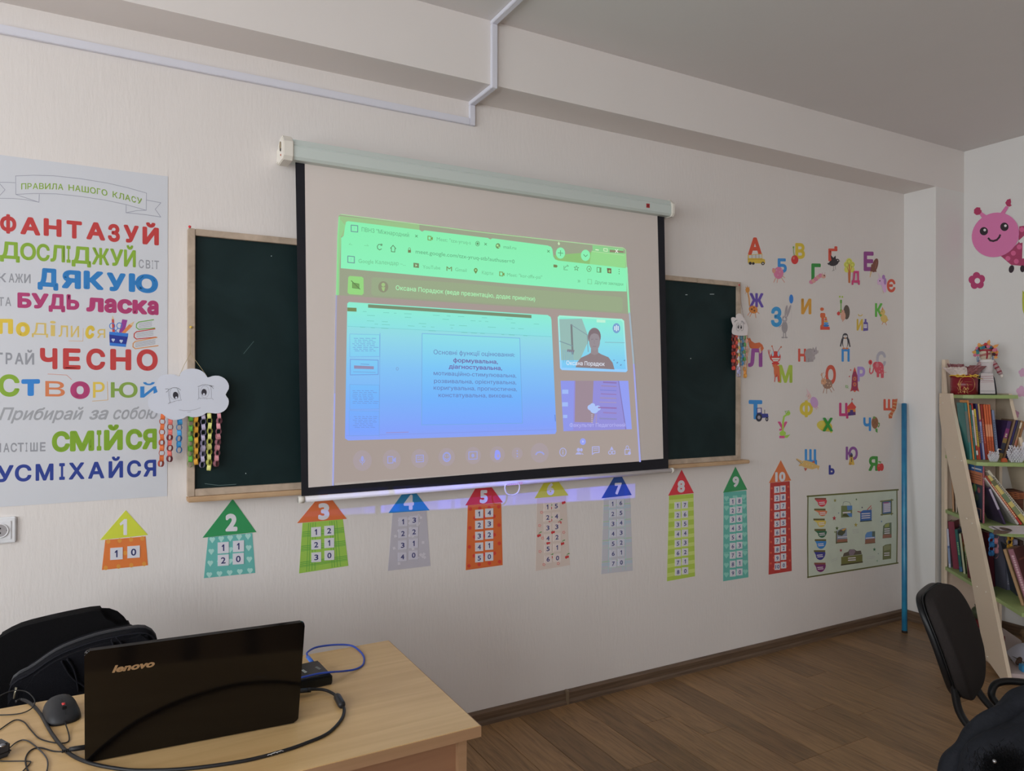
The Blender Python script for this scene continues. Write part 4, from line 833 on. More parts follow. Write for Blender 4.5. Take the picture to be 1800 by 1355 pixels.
L_('І', 487, 452, 514, 540, (185, 85, 40), lambda f: f.ell(496, 432, 10, 9, (185, 85, 40)).rect(487, 526, 537, 541, (185, 65, 40)).ell(518, 530, 19, 7, (180, 60, 45)).ell(518, 519, 16, 6.5, (30, 90, 150)).ell(518, 507, 13, 6, (60, 120, 170)).ell(517, 496, 10, 5.5, (200, 150, 50)).ell(516, 486, 7.5, 5, (170, 60, 50)).ell(516, 477, 5, 5, (200, 120, 40)), 'orange letter І with a stacking ring toy', .09)
L_('І', 592, 382, 602, 452, (75, 130, 40), lambda f: f.ell(590, 366, 4.5, 5, (130, 150, 40)).ell(604, 367, 4.5, 5, (130, 150, 40)).ell(626, 448, 17, 38, (72, 62, 55)).ell(608, 468, 13, 24, (180, 130, 110)).ell(606, 445, 9, 10, (180, 130, 110)).line([(610, 488), (605, 497)], 4, (170, 120, 100)).ell(584, 455, 9, 10, (165, 35, 35)).line([(584, 446), (587, 440)], 2, (90, 60, 40)).ell(603, 443, 2, 2, BK).line([(598, 460), (588, 458)], 3, (170, 120, 100)), 'green letter Ї with a hedgehog carrying an apple', .08)
L_('И', 680, 484, 713, 545, (190, 160, 40), lambda f: f.line([(688, 460), (693, 467), (704, 467), (710, 461)], 4, (190, 160, 40)).poly([(716, 502), (722, 498), (722, 484), (731, 484), (731, 498), (739, 504), (740, 545), (714, 548)], (75, 60, 125)).rect(717, 512, 734, 532, (160, 155, 165)).line([(719, 521), (732, 521)], 2, (90, 80, 120)), 'yellow letter Й with a small purple bottle')
L_('К', 777, 400, 817, 473, (70, 140, 45), lambda f: f.ell(825, 482, 18, 22, (205, 175, 90), rot=-20).ell(818, 448, 12, 16, (205, 175, 90)).poly([(812, 435), (817, 420), (822, 436)], (200, 120, 60)).poly([(806, 450), (798, 455), (808, 458)], (205, 120, 50)).line([(820, 500), (814, 513)], 2.4, (200, 110, 40)).line([(830, 500), (838, 516)], 2.4, (200, 110, 40)).poly([(835, 480), (850, 490), (832, 498)], (195, 160, 80)).ell(814, 445, 2, 2, BK), 'green letter К with a yellow chick')
L_('Л', 105, 640, 181, 738, (120, 55, 125), lambda f: f.poly([(112, 632), (108, 605), (98, 590), (104, 584), (110, 588), (114, 582), (122, 600), (140, 612), (165, 608), (180, 620), (188, 640), (178, 655), (170, 645), (172, 630), (160, 640), (120, 640)], (190, 92, 45)).poly([(168, 632), (176, 660), (166, 668), (162, 645)], (200, 170, 150)).ell(108, 602, 5, 6, (200, 140, 100)).line([(112, 640), (104, 665)], 4, (200, 160, 140)).ell(104, 597, 1.8, 1.8, BK), 'purple letter Л with an orange fox lying on it')
L_('М', 265, 727, 340, 822, (130, 150, 40), lambda f: f.ell(250, 685, 27, 31, (160, 35, 30)).ell(250, 720, 20, 8, (160, 35, 30)).ell(235, 668, 6, 14, (140, 160, 175)).ell(266, 668, 6, 14, (140, 160, 175)).poly([(228, 690), (275, 690), (262, 708), (238, 708)], (200, 195, 190)).line([(233, 700), (268, 700)], 2.5, (150, 40, 40)).line([(240, 656), (232, 630)], 2.5, (150, 40, 35)).line([(262, 656), (276, 634)], 2.5, (150, 40, 35)).ell(231, 628, 4, 4, (160, 80, 40)).ell(279, 632, 4, 4, (160, 80, 40)).line([(225, 700), (214, 665)], 4, (160, 45, 40)).line([(214, 668), (210, 648)], 3, (160, 45, 40)).line([(216, 666), (220, 648)], 3, (160, 45, 40)).ell(253, 758, 12, 34, (150, 50, 32)).poly([(240, 740), (232, 730), (248, 722), (270, 735), (275, 815), (262, 818), (258, 770), (246, 800)], (165, 80, 40)).line([(248, 790), (245, 816)], 4, (160, 45, 40)).line([(262, 785), (268, 815)], 4, (160, 45, 40)), 'lime letter М with a tall red ant')
L_('Н', 370, 641, 412, 710, (165, 60, 45), lambda f: f.ell(432, 668, 28, 28, (125, 118, 120)).poly([(408, 670), (455, 670), (450, 710), (410, 712)], (125, 118, 120)).ell(458, 658, 16, 15, (130, 122, 125)).poly([(448, 632), (456, 645), (444, 648)], (125, 118, 120)).poly([(466, 628), (468, 645), (458, 642)], (125, 118, 120)).poly([(470, 655), (479, 648), (476, 668)], (140, 132, 130)).ell(456, 654, 2.2, 2.5, BK).ell(452, 690, 8, 10, (130, 122, 125)).line([(425, 712), (425, 692)], 2, (100, 95, 98)), 'dark red letter Н with a grey rhinoceros')
L_('П', 600, 641, 643, 710, (25, 115, 180), lambda f: f.ell(619, 600, 18, 38, (50, 48, 54)).ell(619, 610, 12, 30, (190, 185, 182)).ell(619, 574, 14, 15, (50, 48, 54)).ell(615, 576, 6, 7, (190, 185, 182)).ell(623, 576, 6, 7, (190, 185, 182)).poly([(615, 582), (624, 582), (620, 590)], (190, 120, 40)).line([(602, 590), (594, 628)], 6, (50, 48, 54)).line([(636, 590), (644, 630)], 6, (50, 48, 54)).ell(611, 640, 8, 5, (190, 110, 60)).ell(628, 640, 8, 5, (190, 110, 60)).ell(616, 573, 1.8, 2, BK).ell(623, 573, 1.8, 2, BK), 'blue letter П with a penguin on top')
L_('О', 515, 728, 570, 830, (160, 60, 40), lambda f: f.ell(525, 828, 26, 26, (120, 90, 75)).ell(505, 815, 14, 17, (160, 115, 85)).line([(498, 800), (493, 770)], 3, (150, 100, 60)).line([(495, 785), (488, 778)], 2, (150, 100, 60)).line([(496, 778), (503, 766)], 2, (150, 100, 60)).line([(508, 798), (516, 780)], 3, (150, 100, 60)).line([(510, 845), (502, 876)], 2.5, (140, 95, 70)).line([(520, 850), (520, 878)], 2.5, (140, 95, 70)).line([(535, 850), (548, 872)], 2.5, (140, 95, 70)).line([(545, 838), (560, 862)], 2.5, (140, 95, 70)).ell(520, 820, 3, 3, (190, 160, 130)).ell(534, 822, 3, 3, (190, 160, 130)).ell(526, 836, 3, 3, (190, 160, 130)).ell(540, 836, 3, 3, (190, 160, 130)).ell(502, 812, 2, 2, BK).ell(498, 824, 7, 6, (180, 135, 105)), 'dark red letter О with a spotted brown deer')
L_('Р', 683, 736, 725, 815, (130, 108, 165), lambda f: f.poly([(669, 738), (684, 785), (686, 845), (692, 868), (678, 862), (660, 862), (646, 868), (652, 845), (655, 785)], (120, 35, 65)).poly([(669, 738), (677, 762), (661, 762)], (175, 55, 45)).ell(669, 800, 9, 11, (195, 110, 45)).ell(669, 830, 9, 11, (195, 110, 45)).ell(669, 800, 5, 6, (120, 60, 90)).ell(669, 830, 5, 6, (120, 60, 90)).poly([(655, 840), (645, 868), (656, 860)], (150, 50, 45)).poly([(684, 840), (693, 870), (682, 860)], (150, 50, 45)).poly([(660, 862), (669, 872), (678, 862)], (195, 80, 45)).poly([(644, 750), (652, 752), (647, 760)], (170, 60, 60)).ell(641, 788, 3, 4, (160, 60, 60)).ring(627, 842, 6, 7, 2, (90, 140, 60)).line([(619, 834), (636, 852)], 1.5, (90, 140, 60)), 'lilac letter Р with a dark red rocket')
L_('С', 783, 655, 835, 740, (138, 135, 145), lambda f: f.ell(798, 742, 25, 32, (180, 62, 78)).ell(782, 730, 17, 20, (180, 62, 78)).line([(772, 735), (765, 765), (755, 774), (748, 765), (750, 745)], 6, (180, 62, 78)).poly([(785, 755), (800, 755), (798, 792), (786, 792)], (180, 62, 78)).poly([(806, 755), (824, 755), (822, 796), (808, 796)], (180, 62, 78)).ell(788, 728, 8, 13, (200, 110, 120)).ell(752, 713, 10, 13, (175, 42, 50)).ell(752, 713, 4, 5, (120, 20, 30)).line([(753, 726), (750, 745)], 2, (90, 120, 60)).ell(805, 735, 3, 3, (215, 150, 155)).ell(812, 750, 3, 3, (215, 150, 155)).ell(800, 760, 3, 3, (215, 150, 155)).ell(815, 770, 3, 3, (215, 150, 155)).ell(776, 722, 2, 2, BK).line([(822, 768), (836, 766)], 2, (180, 62, 78)), 'grey letter С with a pink elephant holding a flower')
L_('Т', 108, 913, 180, 1015, (20, 105, 165), lambda f: f.poly([(150, 975), (150, 955), (176, 953), (178, 985), (210, 985), (213, 1005), (150, 1010)], (40, 45, 110)).poly([(154, 958), (172, 957), (173, 978), (154, 980)], (165, 160, 168)).ell(162, 1005, 17, 22, (38, 38, 50)).ell(162, 1005, 8, 10, (120, 115, 125)).ell(204, 1014, 8, 12, (38, 38, 50)).ell(204, 1014, 4, 5, (120, 115, 125)).line([(192, 985), (192, 965)], 3, (60, 60, 80)).ell(195, 952, 5, 5, (160, 155, 160)), 'blue letter Т with a navy tractor')
L_('У', 262, 1027, 313, 1075, (175, 55, 110), lambda f: f.line([(322, 975), (310, 990), (295, 1000), (290, 1030), (288, 1085)], 9, (125, 160, 50)).ell(316, 985, 13, 10, (125, 160, 50), rot=-25).line([(306, 985), (300, 972), (312, 972), (322, 968)], 3, (100, 135, 60)).ell(288, 1090, 17, 14, (125, 160, 50)).poly([(300, 1100), (328, 1095), (312, 1113), (290, 1112)], (120, 155, 50)).rect(270, 1102, 298, 1115, (170, 60, 115)).ell(314, 980, 1.8, 2, BK), 'pink letter У with a long green dinosaur winding around it')
L_('Ф', 378, 918, 448, 1000, (185, 165, 30), lambda f: f.poly([(420, 890), (413, 850), (436, 880)], (185, 160, 165)).ell(428, 893, 11, 13, (190, 160, 155)).ell(455, 925, 20, 30, (150, 115, 155), rot=-15).line([(430, 905), (410, 915)], 3, (185, 150, 145)).line([(462, 940), (475, 955)], 3, (170, 120, 140)).line([(455, 945), (468, 962)], 3, (170, 120, 140)).ell(424, 892, 1.6, 1.8, BK).line([(418, 880), (410, 895)], 2, (170, 130, 140)), 'yellow letter Ф with a lilac fairy')
L_('Х', 497, 1006, 550, 1079, (35, 115, 40), lambda f: f.ell(510, 1050, 42, 28, (175, 160, 45), rot=15).ell(545, 1078, 8, 9, (180, 165, 60)).ell(488, 1036, 14, 9, (195, 180, 70), rot=20).line([(490, 1070), (535, 1080)], 2, (140, 120, 30)), 'green letter Х across a yellow loaf', .045, True)
L_('Ц', 587, 916, 636, 998, (150, 32, 90), lambda f: f.poly([(632, 945), (655, 922), (672, 945), (674, 992), (634, 996)], (75, 35, 85)).poly([(627, 950), (654, 922), (677, 950), (670, 962), (632, 962)], (165, 50, 40)).poly([(630, 962), (672, 960), (674, 975), (630, 978)], (205, 125, 45)).line([(654, 924), (654, 905)], 2, (80, 50, 60)).poly([(654, 904), (662, 909), (654, 914)], (170, 50, 50)).poly([(645, 965), (660, 965), (662, 994), (642, 994)], (55, 40, 95)), 'magenta letter Ц with a small circus tent')
L_('Ч', 715, 1005, 756, 1077, (20, 105, 165), lambda f: f.ell(776, 1033, 18, 32, (115, 75, 50)).poly([(790, 1050), (803, 1045), (795, 1060)], (80, 120, 60)).poly([(778, 1062), (790, 1065), (790, 1087), (780, 1080)], (70, 125, 60)).ell(772, 1006, 7, 7, (90, 120, 60)).poly([(792, 1030), (802, 1035), (800, 1052)], (80, 120, 60)).line([(765, 1020), (788, 1045)], 2, (90, 60, 40)).line([(788, 1018), (765, 1048)], 2, (90, 60, 40)), 'blue letter Ч with a brown turtle')
L_('Ш', 822, 908, 880, 968, (170, 62, 40), lambda f: f.poly([(876, 910), (896, 906), (888, 960), (872, 985), (866, 1010), (850, 1010), (848, 990), (862, 975)], (155, 75, 35)).line([(875, 925), (893, 928)], 4, (205, 170, 120)).line([(872, 942), (890, 946)], 4, (205, 170, 120)).line([(868, 958), (886, 963)], 4, (205, 170, 120)).line([(862, 975), (878, 980)], 4, (205, 170, 120)).line([(852, 990), (868, 998)], 4, (205, 170, 120)), 'orange-red letter Ш with a striped sock')
L_('Щ', 405, 1173, 470, 1245, (25, 110, 170), lambda f: f.poly([(358, 1225), (385, 1245), (378, 1252), (372, 1262), (390, 1262), (410, 1272), (445, 1280), (470, 1272), (476, 1285), (484, 1262), (472, 1258), (440, 1240), (410, 1232), (390, 1235), (362, 1222)], (165, 135, 75)).ell(425, 1258, 38, 17, (165, 135, 75), rot=8).ell(392, 1242, 5, 6, (190, 180, 140)).ell(392, 1242, 2, 2.5, BK).ell(415, 1252, 3, 3, (200, 180, 130)).ell(430, 1256, 3, 3, (200, 180, 130)).ell(445, 1262, 3, 3, (200, 180, 130)).poly([(400, 1272), (408, 1290), (418, 1275)], (150, 70, 50)).poly([(440, 1242), (455, 1232), (458, 1248)], (150, 70, 50)).line([(360, 1228), (388, 1250)], 2, (90, 60, 50)), 'blue letter Щ with a long spotted pike')
L_('Ь', 532, 1257, 563, 1308, (38, 42, 110), None, 'small navy letter Ь standing alone without a picture', .07)
L_('Ю', 622, 1160, 686, 1230, (105, 58, 118), lambda f: f.poly([(646, 1210), (658, 1210), (668, 1255), (637, 1255)], (185, 150, 45)).ell(652, 1208, 7, 8, (60, 45, 45)).poly([(645, 1203), (652, 1190), (660, 1203)], (50, 60, 100)).ell(646, 1250, 7, 7, (150, 110, 40)).ell(660, 1250, 7, 7, (190, 160, 60)).line([(652, 1220), (652, 1240)], 4, (70, 50, 50)), 'purple letter Ю with a small yellow and black figure')
L_('Я', 743, 1210, 792, 1288, (50, 115, 45), lambda f: f.ell(798, 1270, 11, 20, (160, 38, 38)).ell(812, 1268, 11, 20, (160, 38, 38)).line([(805, 1252), (808, 1238)], 2.5, (90, 60, 40)).ell(800, 1240, 7, 4, (80, 130, 50), rot=20).ell(797, 1262, 3, 5, (205, 110, 100)), 'green letter Я with a red apple')
for ch, x0, y0, x1, y1, col, pic, lb, bold, first in LET:
    t = thing('letter_sticker', lb, 'sticker', Q((x0 + x1) / 2, y1), 'alphabet stickers right of the chalkboard')
    f = Flat(Q, (0, -1, 0), .0006, KR)
    if pic and first:
        pic(f); f.build('picture', t); f = Flat(Q, (0, -1, 0), .0055, KR)
    cap = y1 - y0
    if ch in 'ҐЦ': cap = cap * .86; 
    yb = y1 + (0 if ch != 'Ц' else 0); dsl = (x1 - x0) * .05
    f.text(ch, (x0, yb - dsl * 0), (x1, yb + dsl * 0), cap, col, bold); f.build('letter', t)
    if pic and not first:
        f = Flat(Q, (0, -1, 0), .0012, KR); pic(f); f.build('picture', t)

# ================================================================== GREEN WALL CHART
g = lambda x, y: AY(1400 + x / 7.53, 850 + y / 7.53, 0)
ch = thing('wall_chart', 'pale green laminated chart with a dark olive tape border beside the blue pole', 'poster', g(740, 1200))
prism('sheet', [g(145, 165), g(1330, 80), g(1330, 1050), g(148, 1240)], (0, -.001, 0), pm((150, 158, 145), 2.1, .35, var=.10, bscale=12), ch)
ol = (78, 80, 38)
f = Flat(g, (0, -1, 0), .0014, 2.1)
f.line([(140, 168), (700, 128), (1345, 80)], 20, ol).line([(150, 160), (145, 700), (150, 1245)], 14, ol).line([(1327, 75), (1332, 560), (1325, 1055)], 14, ol).line([(145, 1238), (700, 1150), (1342, 1048)], 18, ol); f.build('tape_border', ch)
for y0, y1, col, xx, sk in ((188, 308, (165, 42, 55), 240, 30), (330, 432, (190, 105, 65), 232, 60), (462, 578, (175, 155, 60), 222, 50), (598, 718, (40, 85, 60), 235, 40), (735, 865, (30, 100, 160), 240, 6), (880, 1012, (45, 45, 110), 228, 6), (1045, 1172, (95, 35, 85), 232, 8)):
    x1 = xx + 150; r = (y1 - y0 - 20) * 1.0
    f = Flat(g, (0, -1, 0), .0014, 2.2); f.rect(xx, y0, x1, y0 + 24, (82, 76, 40) if y0 != 188 and y0 < 1000 else (105, 60, 48))
    pts = [(xx + 4, y0 + 24), (x1, y0 + 24)] + [(xx + 80 + sk * .5 + 72 * math.cos(a) * (1 - sk * .002), y0 + 24 + (r - 6) * math.sin(a)) for a in [math.radians(8 + i * 16) for i in range(0, 9)]] + [(xx + 22 + sk * .6, y0 + 24 + r * .35)]
    f.poly(pts, col)
    cy_ = y0 + 24 + r * .38
    for j in range(2):
        for i in range(6): f.line([(xx + 40 + sk * .6 + i * 12 + j * 5, cy_ + j * 22 - i), (xx + 49 + sk * .6 + i * 12 + j * 5, cy_ + j * 22 - i - 1)], 11, (190, 180, 188))
    f.build('coloured_cup', ch)
f = Flat(g, (0, -1, 0), .0014, 2.2)
f = Flat(g, (0, -1, 0), .0014, 2.2)
f.line([(612, 290), (618, 245), (650, 235), (700, 245), (720, 290)], 4, (60, 70, 75)).poly([(590, 292), (735, 290), (733, 440), (588, 450)], (88, 98, 62)).poly([(665, 292), (735, 290), (735, 345), (672, 350)], (60, 100, 150)).poly([(665, 395), (733, 390), (733, 440), (700, 438)], (60, 100, 150)).poly([(600, 430), (640, 385), (700, 440)], (60, 62, 38))
f.build('printed_pocket', ch)
f = Flat(g, (0, -1, 0), .0014, 2.2)
f.poly([(842, 375), (880, 352), (992, 345), (992, 492), (842, 505)], (42, 78, 135)).line([(842, 500), (992, 488)], 12, (45, 60, 50)).line([(935, 345), (985, 292)], 10, (155, 55, 65)).line([(808, 368), (850, 378)], 12, (130, 40, 50)).line([(978, 345), (992, 315)], 8, (155, 55, 65))
f.build('printed_pocket', ch)
f = Flat(g, (0, -1, 0), .0014, 2.2)
f.poly([(1130, 230), (1255, 215), (1255, 395), (1130, 410)], (45, 78, 110)).line([(1108, 235), (1275, 215)], 16, (90, 92, 50)).line([(1115, 412), (1272, 395)], 16, (90, 92, 50)).line([(1130, 225), (1130, 420)], 12, (90, 92, 50)).line([(1256, 205), (1256, 415)], 12, (90, 92, 50)).poly([(1145, 255), (1240, 245), (1240, 370), (1145, 385)], (130, 128, 150)).line([(1150, 255), (1215, 250)], 12, (130, 50, 90))
f.build('printed_pocket', ch)
f = Flat(g, (0, -1, 0), .0014, 2.2)
f.poly([(530, 625), (600, 590), (655, 585), (662, 600), (672, 775), (528, 785)], (105, 115, 130)).poly([(540, 650), (560, 620), (620, 600), (655, 590), (640, 650), (600, 690), (545, 680)], (60, 65, 50)).poly([(590, 612), (650, 585), (655, 600), (620, 625)], (190, 140, 60)).poly([(540, 735), (672, 730), (672, 775), (530, 785)], (118, 78, 60)).line([(527, 630), (525, 790)], 14, (70, 70, 38)).line([(522, 785), (670, 772)], 12, (70, 70, 38))
f.build('printed_pocket', ch)
f = Flat(g, (0, -1, 0), .0014, 2.2)
f.poly([(908, 680), (930, 645), (980, 632), (1038, 628), (1038, 785), (905, 797)], (68, 108, 155)).poly([(1000, 632), (1038, 628), (1038, 700), (998, 700)], (70, 82, 75)).poly([(908, 735), (1038, 722), (1038, 785), (905, 795)], (115, 78, 60)).line([(905, 795), (1040, 782)], 7, (80, 60, 40))
f.build('printed_pocket', ch)
f = Flat(g, (0, -1, 0), .0014, 2.2)
f.poly([(1140, 640), (1145, 560), (1180, 525), (1255, 512), (1257, 715), (1137, 725)], (82, 92, 72)).poly([(1170, 540), (1225, 520), (1225, 570), (1165, 580)], (120, 125, 65)).poly([(1140, 675), (1256, 668), (1256, 712), (1138, 722)], (120, 80, 65)); f.build('printed_pocket', ch); f = Flat(g, (0, -1, 0), .0014, 2.2); f.poly([(1138, 1008), (1140, 830), (1175, 808), (1252, 795), (1250, 992)], (88, 92, 55)).poly([(1150, 830), (1200, 812), (1245, 815), (1240, 870), (1155, 890)], (110, 112, 80))
f.build('printed_pocket', ch)
f = Flat(g, (0, -1, 0), .0014, 2.2)
f.poly([(590, 970), (870, 935), (872, 1045), (590, 1085)], (88, 88, 42)).poly([(610, 965), (625, 920), (680, 900), (700, 870), (760, 868), (795, 890), (850, 885), (862, 932)], (72, 65, 55)).poly([(690, 900), (705, 872), (755, 868), (780, 895), (750, 945), (700, 950)], (105, 90, 100)).line([(590, 1075), (872, 1035)], 16, (60, 55, 35))
f.build('printed_pocket', ch)
f = Flat(g, (0, -1, 0), .0018, 2.2)
wt = (178, 172, 178)
for x, y, n_, rows, w_, sl in ((615, 385, 7, 1, 16, 0), (860, 400, 8, 3, 12, 0), (545, 710, 9, 1, 9, 0), (915, 720, 8, 1, 12, 0), (1160, 600, 5, 3, 12, 0), (680, 985, 7, 2, 13, 0), (1155, 920, 5, 2, 11, 0), (1155, 275, 6, 5, 9, 0)):
    for j in range(rows):
        for i in range(n_): f.line([(x + i * 14, y + j * 28 * (.8 if rows > 3 else 1) - i), (x + 9 + i * 14, y + j * 28 * (.8 if rows > 3 else 1) - i - 1)], w_ * 1.1, wt)
for x, y, n_, rows in ((735, 610, 6, 3), (450, 1010, 6, 2), (920, 970, 8, 2)):
    for j in range(rows):
        for i in range(n_): f.line([(x + i * 14, y + j * 22 - i * (6 if x == 450 else 2)), (x + 8 + i * 14, y + j * 22 - i * (6 if x == 450 else 2))], 3, (120, 112, 130))
f.build('printed_words', ch)['kind'] = 'stuff'
f = Flat(g, (0, -1, 0), .0018, 2.2)
def star(x, y, r, col):
    f.poly([(x + (r if i % 2 == 0 else r * .42) * math.sin(math.pi * i / 5), y - (r * 1.3 if i % 2 == 0 else r * .5) * math.cos(math.pi * i / 5)) for i in range(10)], col)
for s_ in ((507, 222, 22, (110, 108, 50)), (790, 208, 14, (60, 90, 50)), (866, 315, 12, (35, 40, 70)), (555, 388, 9, (60, 80, 110)), (497, 457, 28, (140, 25, 40)), (783, 545, 26, (130, 118, 40)), (533, 590, 24, (60, 78, 35)), (1123, 500, 12, (60, 95, 130)), (585, 882, 20, (125, 35, 50)), (1028, 870, 22, (45, 90, 60)), (1065, 1020, 12, (90, 130, 100)), (1080, 925, 8, (60, 100, 90)), (507, 640, 14, (90, 100, 40))): f = Flat(g, (0, -1, 0), .0018, 2.2); star(*s_); f.build('printed_star', ch)

# ================================================================== RIGHT WALL DECALS
bx = lambda x, y: AX(1660 + x / 3.871, 230 + y / 3.871, XR)
def FR(base=.0008, k=2.0): return Flat(bx, (-1, 0, 0), base, k)
t = thing('caterpillar_sticker', 'pink smiling caterpillar sticker with antennae on the right wall', 'sticker', bx(350, 860))
f = FR(); f.poly([(385, 852), (440, 820), (505, 760), (510, 650), (545, 645), (720, 660), (760, 760), (700, 900), (600, 925), (455, 912)], (135, 42, 78))
for x, y in ((528, 672), (510, 790), (470, 832), (433, 868), (490, 888), (560, 700), (620, 880), (660, 720)): f.ell(x, y, 17, 17, (168, 68, 110))
f.poly([(505, 748), (545, 712), (580, 712), (578, 870), (530, 868), (533, 760), (515, 764)], (178, 178, 176)); f.ell(457, 940, 18, 27, (42, 32, 38), rot=15).ell(532, 938, 16, 24, (42, 32, 38)).ell(620, 945, 16, 24, (42, 32, 38)); f.build('body', t)
f = FR(.003); f.poly([(262, 598), (235, 560), (250, 548), (298, 582)], (170, 85, 130)).poly([(383, 560), (420, 510), (440, 520), (412, 566)], (170, 85, 130)); f.poly([(245, 522), (222, 520), (204, 535), (203, 560), (220, 573), (240, 570), (254, 555), (256, 542), (248, 538)], (140, 35, 72)).poly([(452, 462), (430, 468), (416, 490), (428, 512), (445, 516), (460, 508), (452, 498), (456, 485)], (140, 35, 72)); f.build('antennae', t)
f = FR(.004); f.ell(350, 708, 165, 148, (172, 88, 134), rot=-28, n=36).ell(271, 683, 28, 28, (38, 30, 36), rot=-20).ell(411, 653, 28, 29, (38, 30, 36), rot=-20).ell(277, 675, 9, 9, (195, 190, 192)).ell(418, 646, 9, 9, (195, 190, 192)); f.line([(302, 731), (315, 746), (335, 750), (360, 742), (376, 724), (382, 709)], 13, (45, 30, 38)); f.build('head', t)
t = thing('flower_sticker', 'dark pink flower sticker below the caterpillar', 'sticker', bx(222, 1070)); f = FR()
for i in range(5): a = math.radians(-95 + 72 * i); f.ell(222 + 32 * math.cos(a), 1020 + 32 * math.sin(a), 26, 28, (142, 38, 82))
f.ell(222, 1020, 24, 26, (142, 38, 82)).ell(225, 1020, 19, 19, (176, 172, 172)); f.build('petals', t)
t = thing('leaf_sticker', 'yellow-green leaf sticker cut by the right edge below the caterpillar', 'sticker', bx(560, 1250)); f = FR(); f.poly([(532, 1085), (545, 1100), (600, 1110), (640, 1180), (600, 1260), (545, 1255), (532, 1215), (530, 1150)], (145, 150, 40)); f.line([(540, 1100), (585, 1180), (560, 1250)], 5, (110, 120, 30)); f.build('leaf', t)
px = lambda x, y: AX(x, y, XR)
for (x, y, r, lb, col) in ((1798, 655, 7, 'pale pink flower sticker beside the doll, uppermost of the pale flowers', (168, 130, 155)), (1796, 688, 9, 'pale pink flower sticker level with the top shelf', (168, 130, 155)), (1785, 728, 6.5, 'dusky pink flower sticker behind the slanted right post of the rack', (150, 110, 135)), (1799, 750, 6, 'pale flower sticker lowest beside the rack post', (150, 118, 140))):
    t = thing('flower_sticker', lb, 'sticker', px(x, y)); f = Flat(px, (-1, 0, 0), .0008, 2.0)
    for i in range(5): a = math.radians(-95 + 72 * i); f.ell(x + r * .62 * math.cos(a), y + r * .62 * math.sin(a), r * .48, r * .52, col)
    f.ell(x, y, r * .4, r * .4, col); f.build('petals', t)

# ================================================================== SMILING PAPER CLOUDS WITH CHAINS
def link_mesh(col, face_on, rz=.0118, rx=.0088, wd=.0122, k=1.6):
    V = []; n = 10
    for i in range(n):
        a = 2 * math.pi * i / n
        for s_ in (-.5, .5):
            V.append((rx * math.cos(a), s_ * wd, rz * math.sin(a)) if not face_on else (s_ * wd, rx * math.cos(a), rz * math.sin(a)))
    F = [(2 * i, 2 * i + 1, (2 * i + 3) % (2 * n), (2 * i + 2) % (2 * n)) for i in range(n)]
    me = bpy.data.meshes.new('link'); me.from_pydata(V, [], F); me.materials.append(pm(col, k, .6)); return me
def chain(parent, P0, P1, col, col2=None, k=1.6, sp=.0187, sc=1.0, phase=0, rot=0.0):
    e = bpy.data.objects.new('paper_chain', None); link(e); e.location = P0; e.empty_display_size = .01; setp(e, parent)
    m = [link_mesh(col, True, k=k), link_mesh(col2 or col, False, k=k)]; L = (P1 - P0).length; n = max(2, int(round(L / (sp * sc)))); rl = random.Random(int(P0.x * 1e4))
    for i in range(n):
        o = bpy.data.objects.new('link', m[(i + phase) % 2]); link(o); o.parent = e; o.matrix_parent_inverse = Matrix.Translation(-Vector(P0))
        o.location = P0.lerp(P1, (i + .5) / n) + Vector((rl.uniform(-.001, .001), rl.uniform(-.002, .002), 0)); o.scale = (sc, sc, sc)
        o.rotation_euler = (0, rl.uniform(-.14, .14), rot + rl.uniform(-.3, .3) + (.45 if (i + phase) % 2 else 0))
YC = -.068
K1 = lambda x, y: AY(240 + x / 5.889, 610 + y / 5.889, YC)
cl = thing('cloud_garland', 'large white smiling paper cloud with paper chains on the left end of the chalkboard', 'decoration', K1(540, 520))
out1 = [(118, 572), (128, 520), (165, 486), (218, 466), (205, 425), (208, 360), (245, 303), (325, 282), (400, 286), (437, 303), (462, 260), (515, 229), (590, 222), (655, 237), (708, 272), (735, 314), (785, 299), (850, 297), (912, 325), (950, 375), (955, 432), (922, 492), (950, 535), (953, 590), (925, 645), (880, 675), (820, 688), (730, 679), (690, 705), (620, 725), (560, 723), (524, 713), (480, 740), (400, 755), (340, 745), (295, 716), (265, 692), (200, 682), (145, 645), (122, 605)]
def smooth2(p, n=3): return [(v.x, v.y) for v in catmull([Vector((a, b, 0)) for a, b in p], n, True)]
prism('cloud_body', [K1(*p) for p in smooth2(out1, 2)], (0, .0012, 0), pm((214, 218, 232), 1.28, .5), cl)
f = Flat(K1, (0, -1, 0), .0003, 1.2)
ink = (48, 45, 55); pen = (95, 92, 105)
for pts in ([(298, 434), (322, 432), (335, 440), (345, 432), (380, 420), (415, 421), (440, 430), (456, 447)], [(635, 410), (650, 405), (680, 392), (715, 388), (755, 396), (798, 405)], [(306, 468), (335, 443)], [(770, 398), (796, 430)], [(752, 396), (785, 415)]): f.line(pts, 3.5, ink)
for pts in ([(328, 448), (335, 520), (350, 578)], [(424, 428), (445, 480), (462, 552)], [(325, 584), (370, 570), (420, 553), (466, 548)], [(644, 420), (642, 480), (644, 530)], [(768, 404), (775, 470), (774, 525)], [(632, 545), (648, 527), (710, 533), (780, 530), (796, 545)], [(440, 648), (490, 658), (560, 656), (620, 643), (662, 627)], [(528, 673), (562, 671)]): f.line(pts, 2.2, pen)
for a_, b_ in (((330, 586), (352, 566)), ((390, 568), (386, 558)), ((440, 560), (436, 550)), ((660, 540), (662, 530)), ((730, 542), (728, 531))): f.line([a_, b_], 1.8, pen)
f.ell(404, 500, 28, 38, ink, rot=-10).ell(411, 524, 10, 13, (205, 208, 225)).ell(698, 468, 27, 35, ink).ell(697, 489, 11, 13, (205, 208, 225)).ring(388, 480, 46, 62, 1.6, pen).ring(706, 462, 44, 62, 1.6, pen)
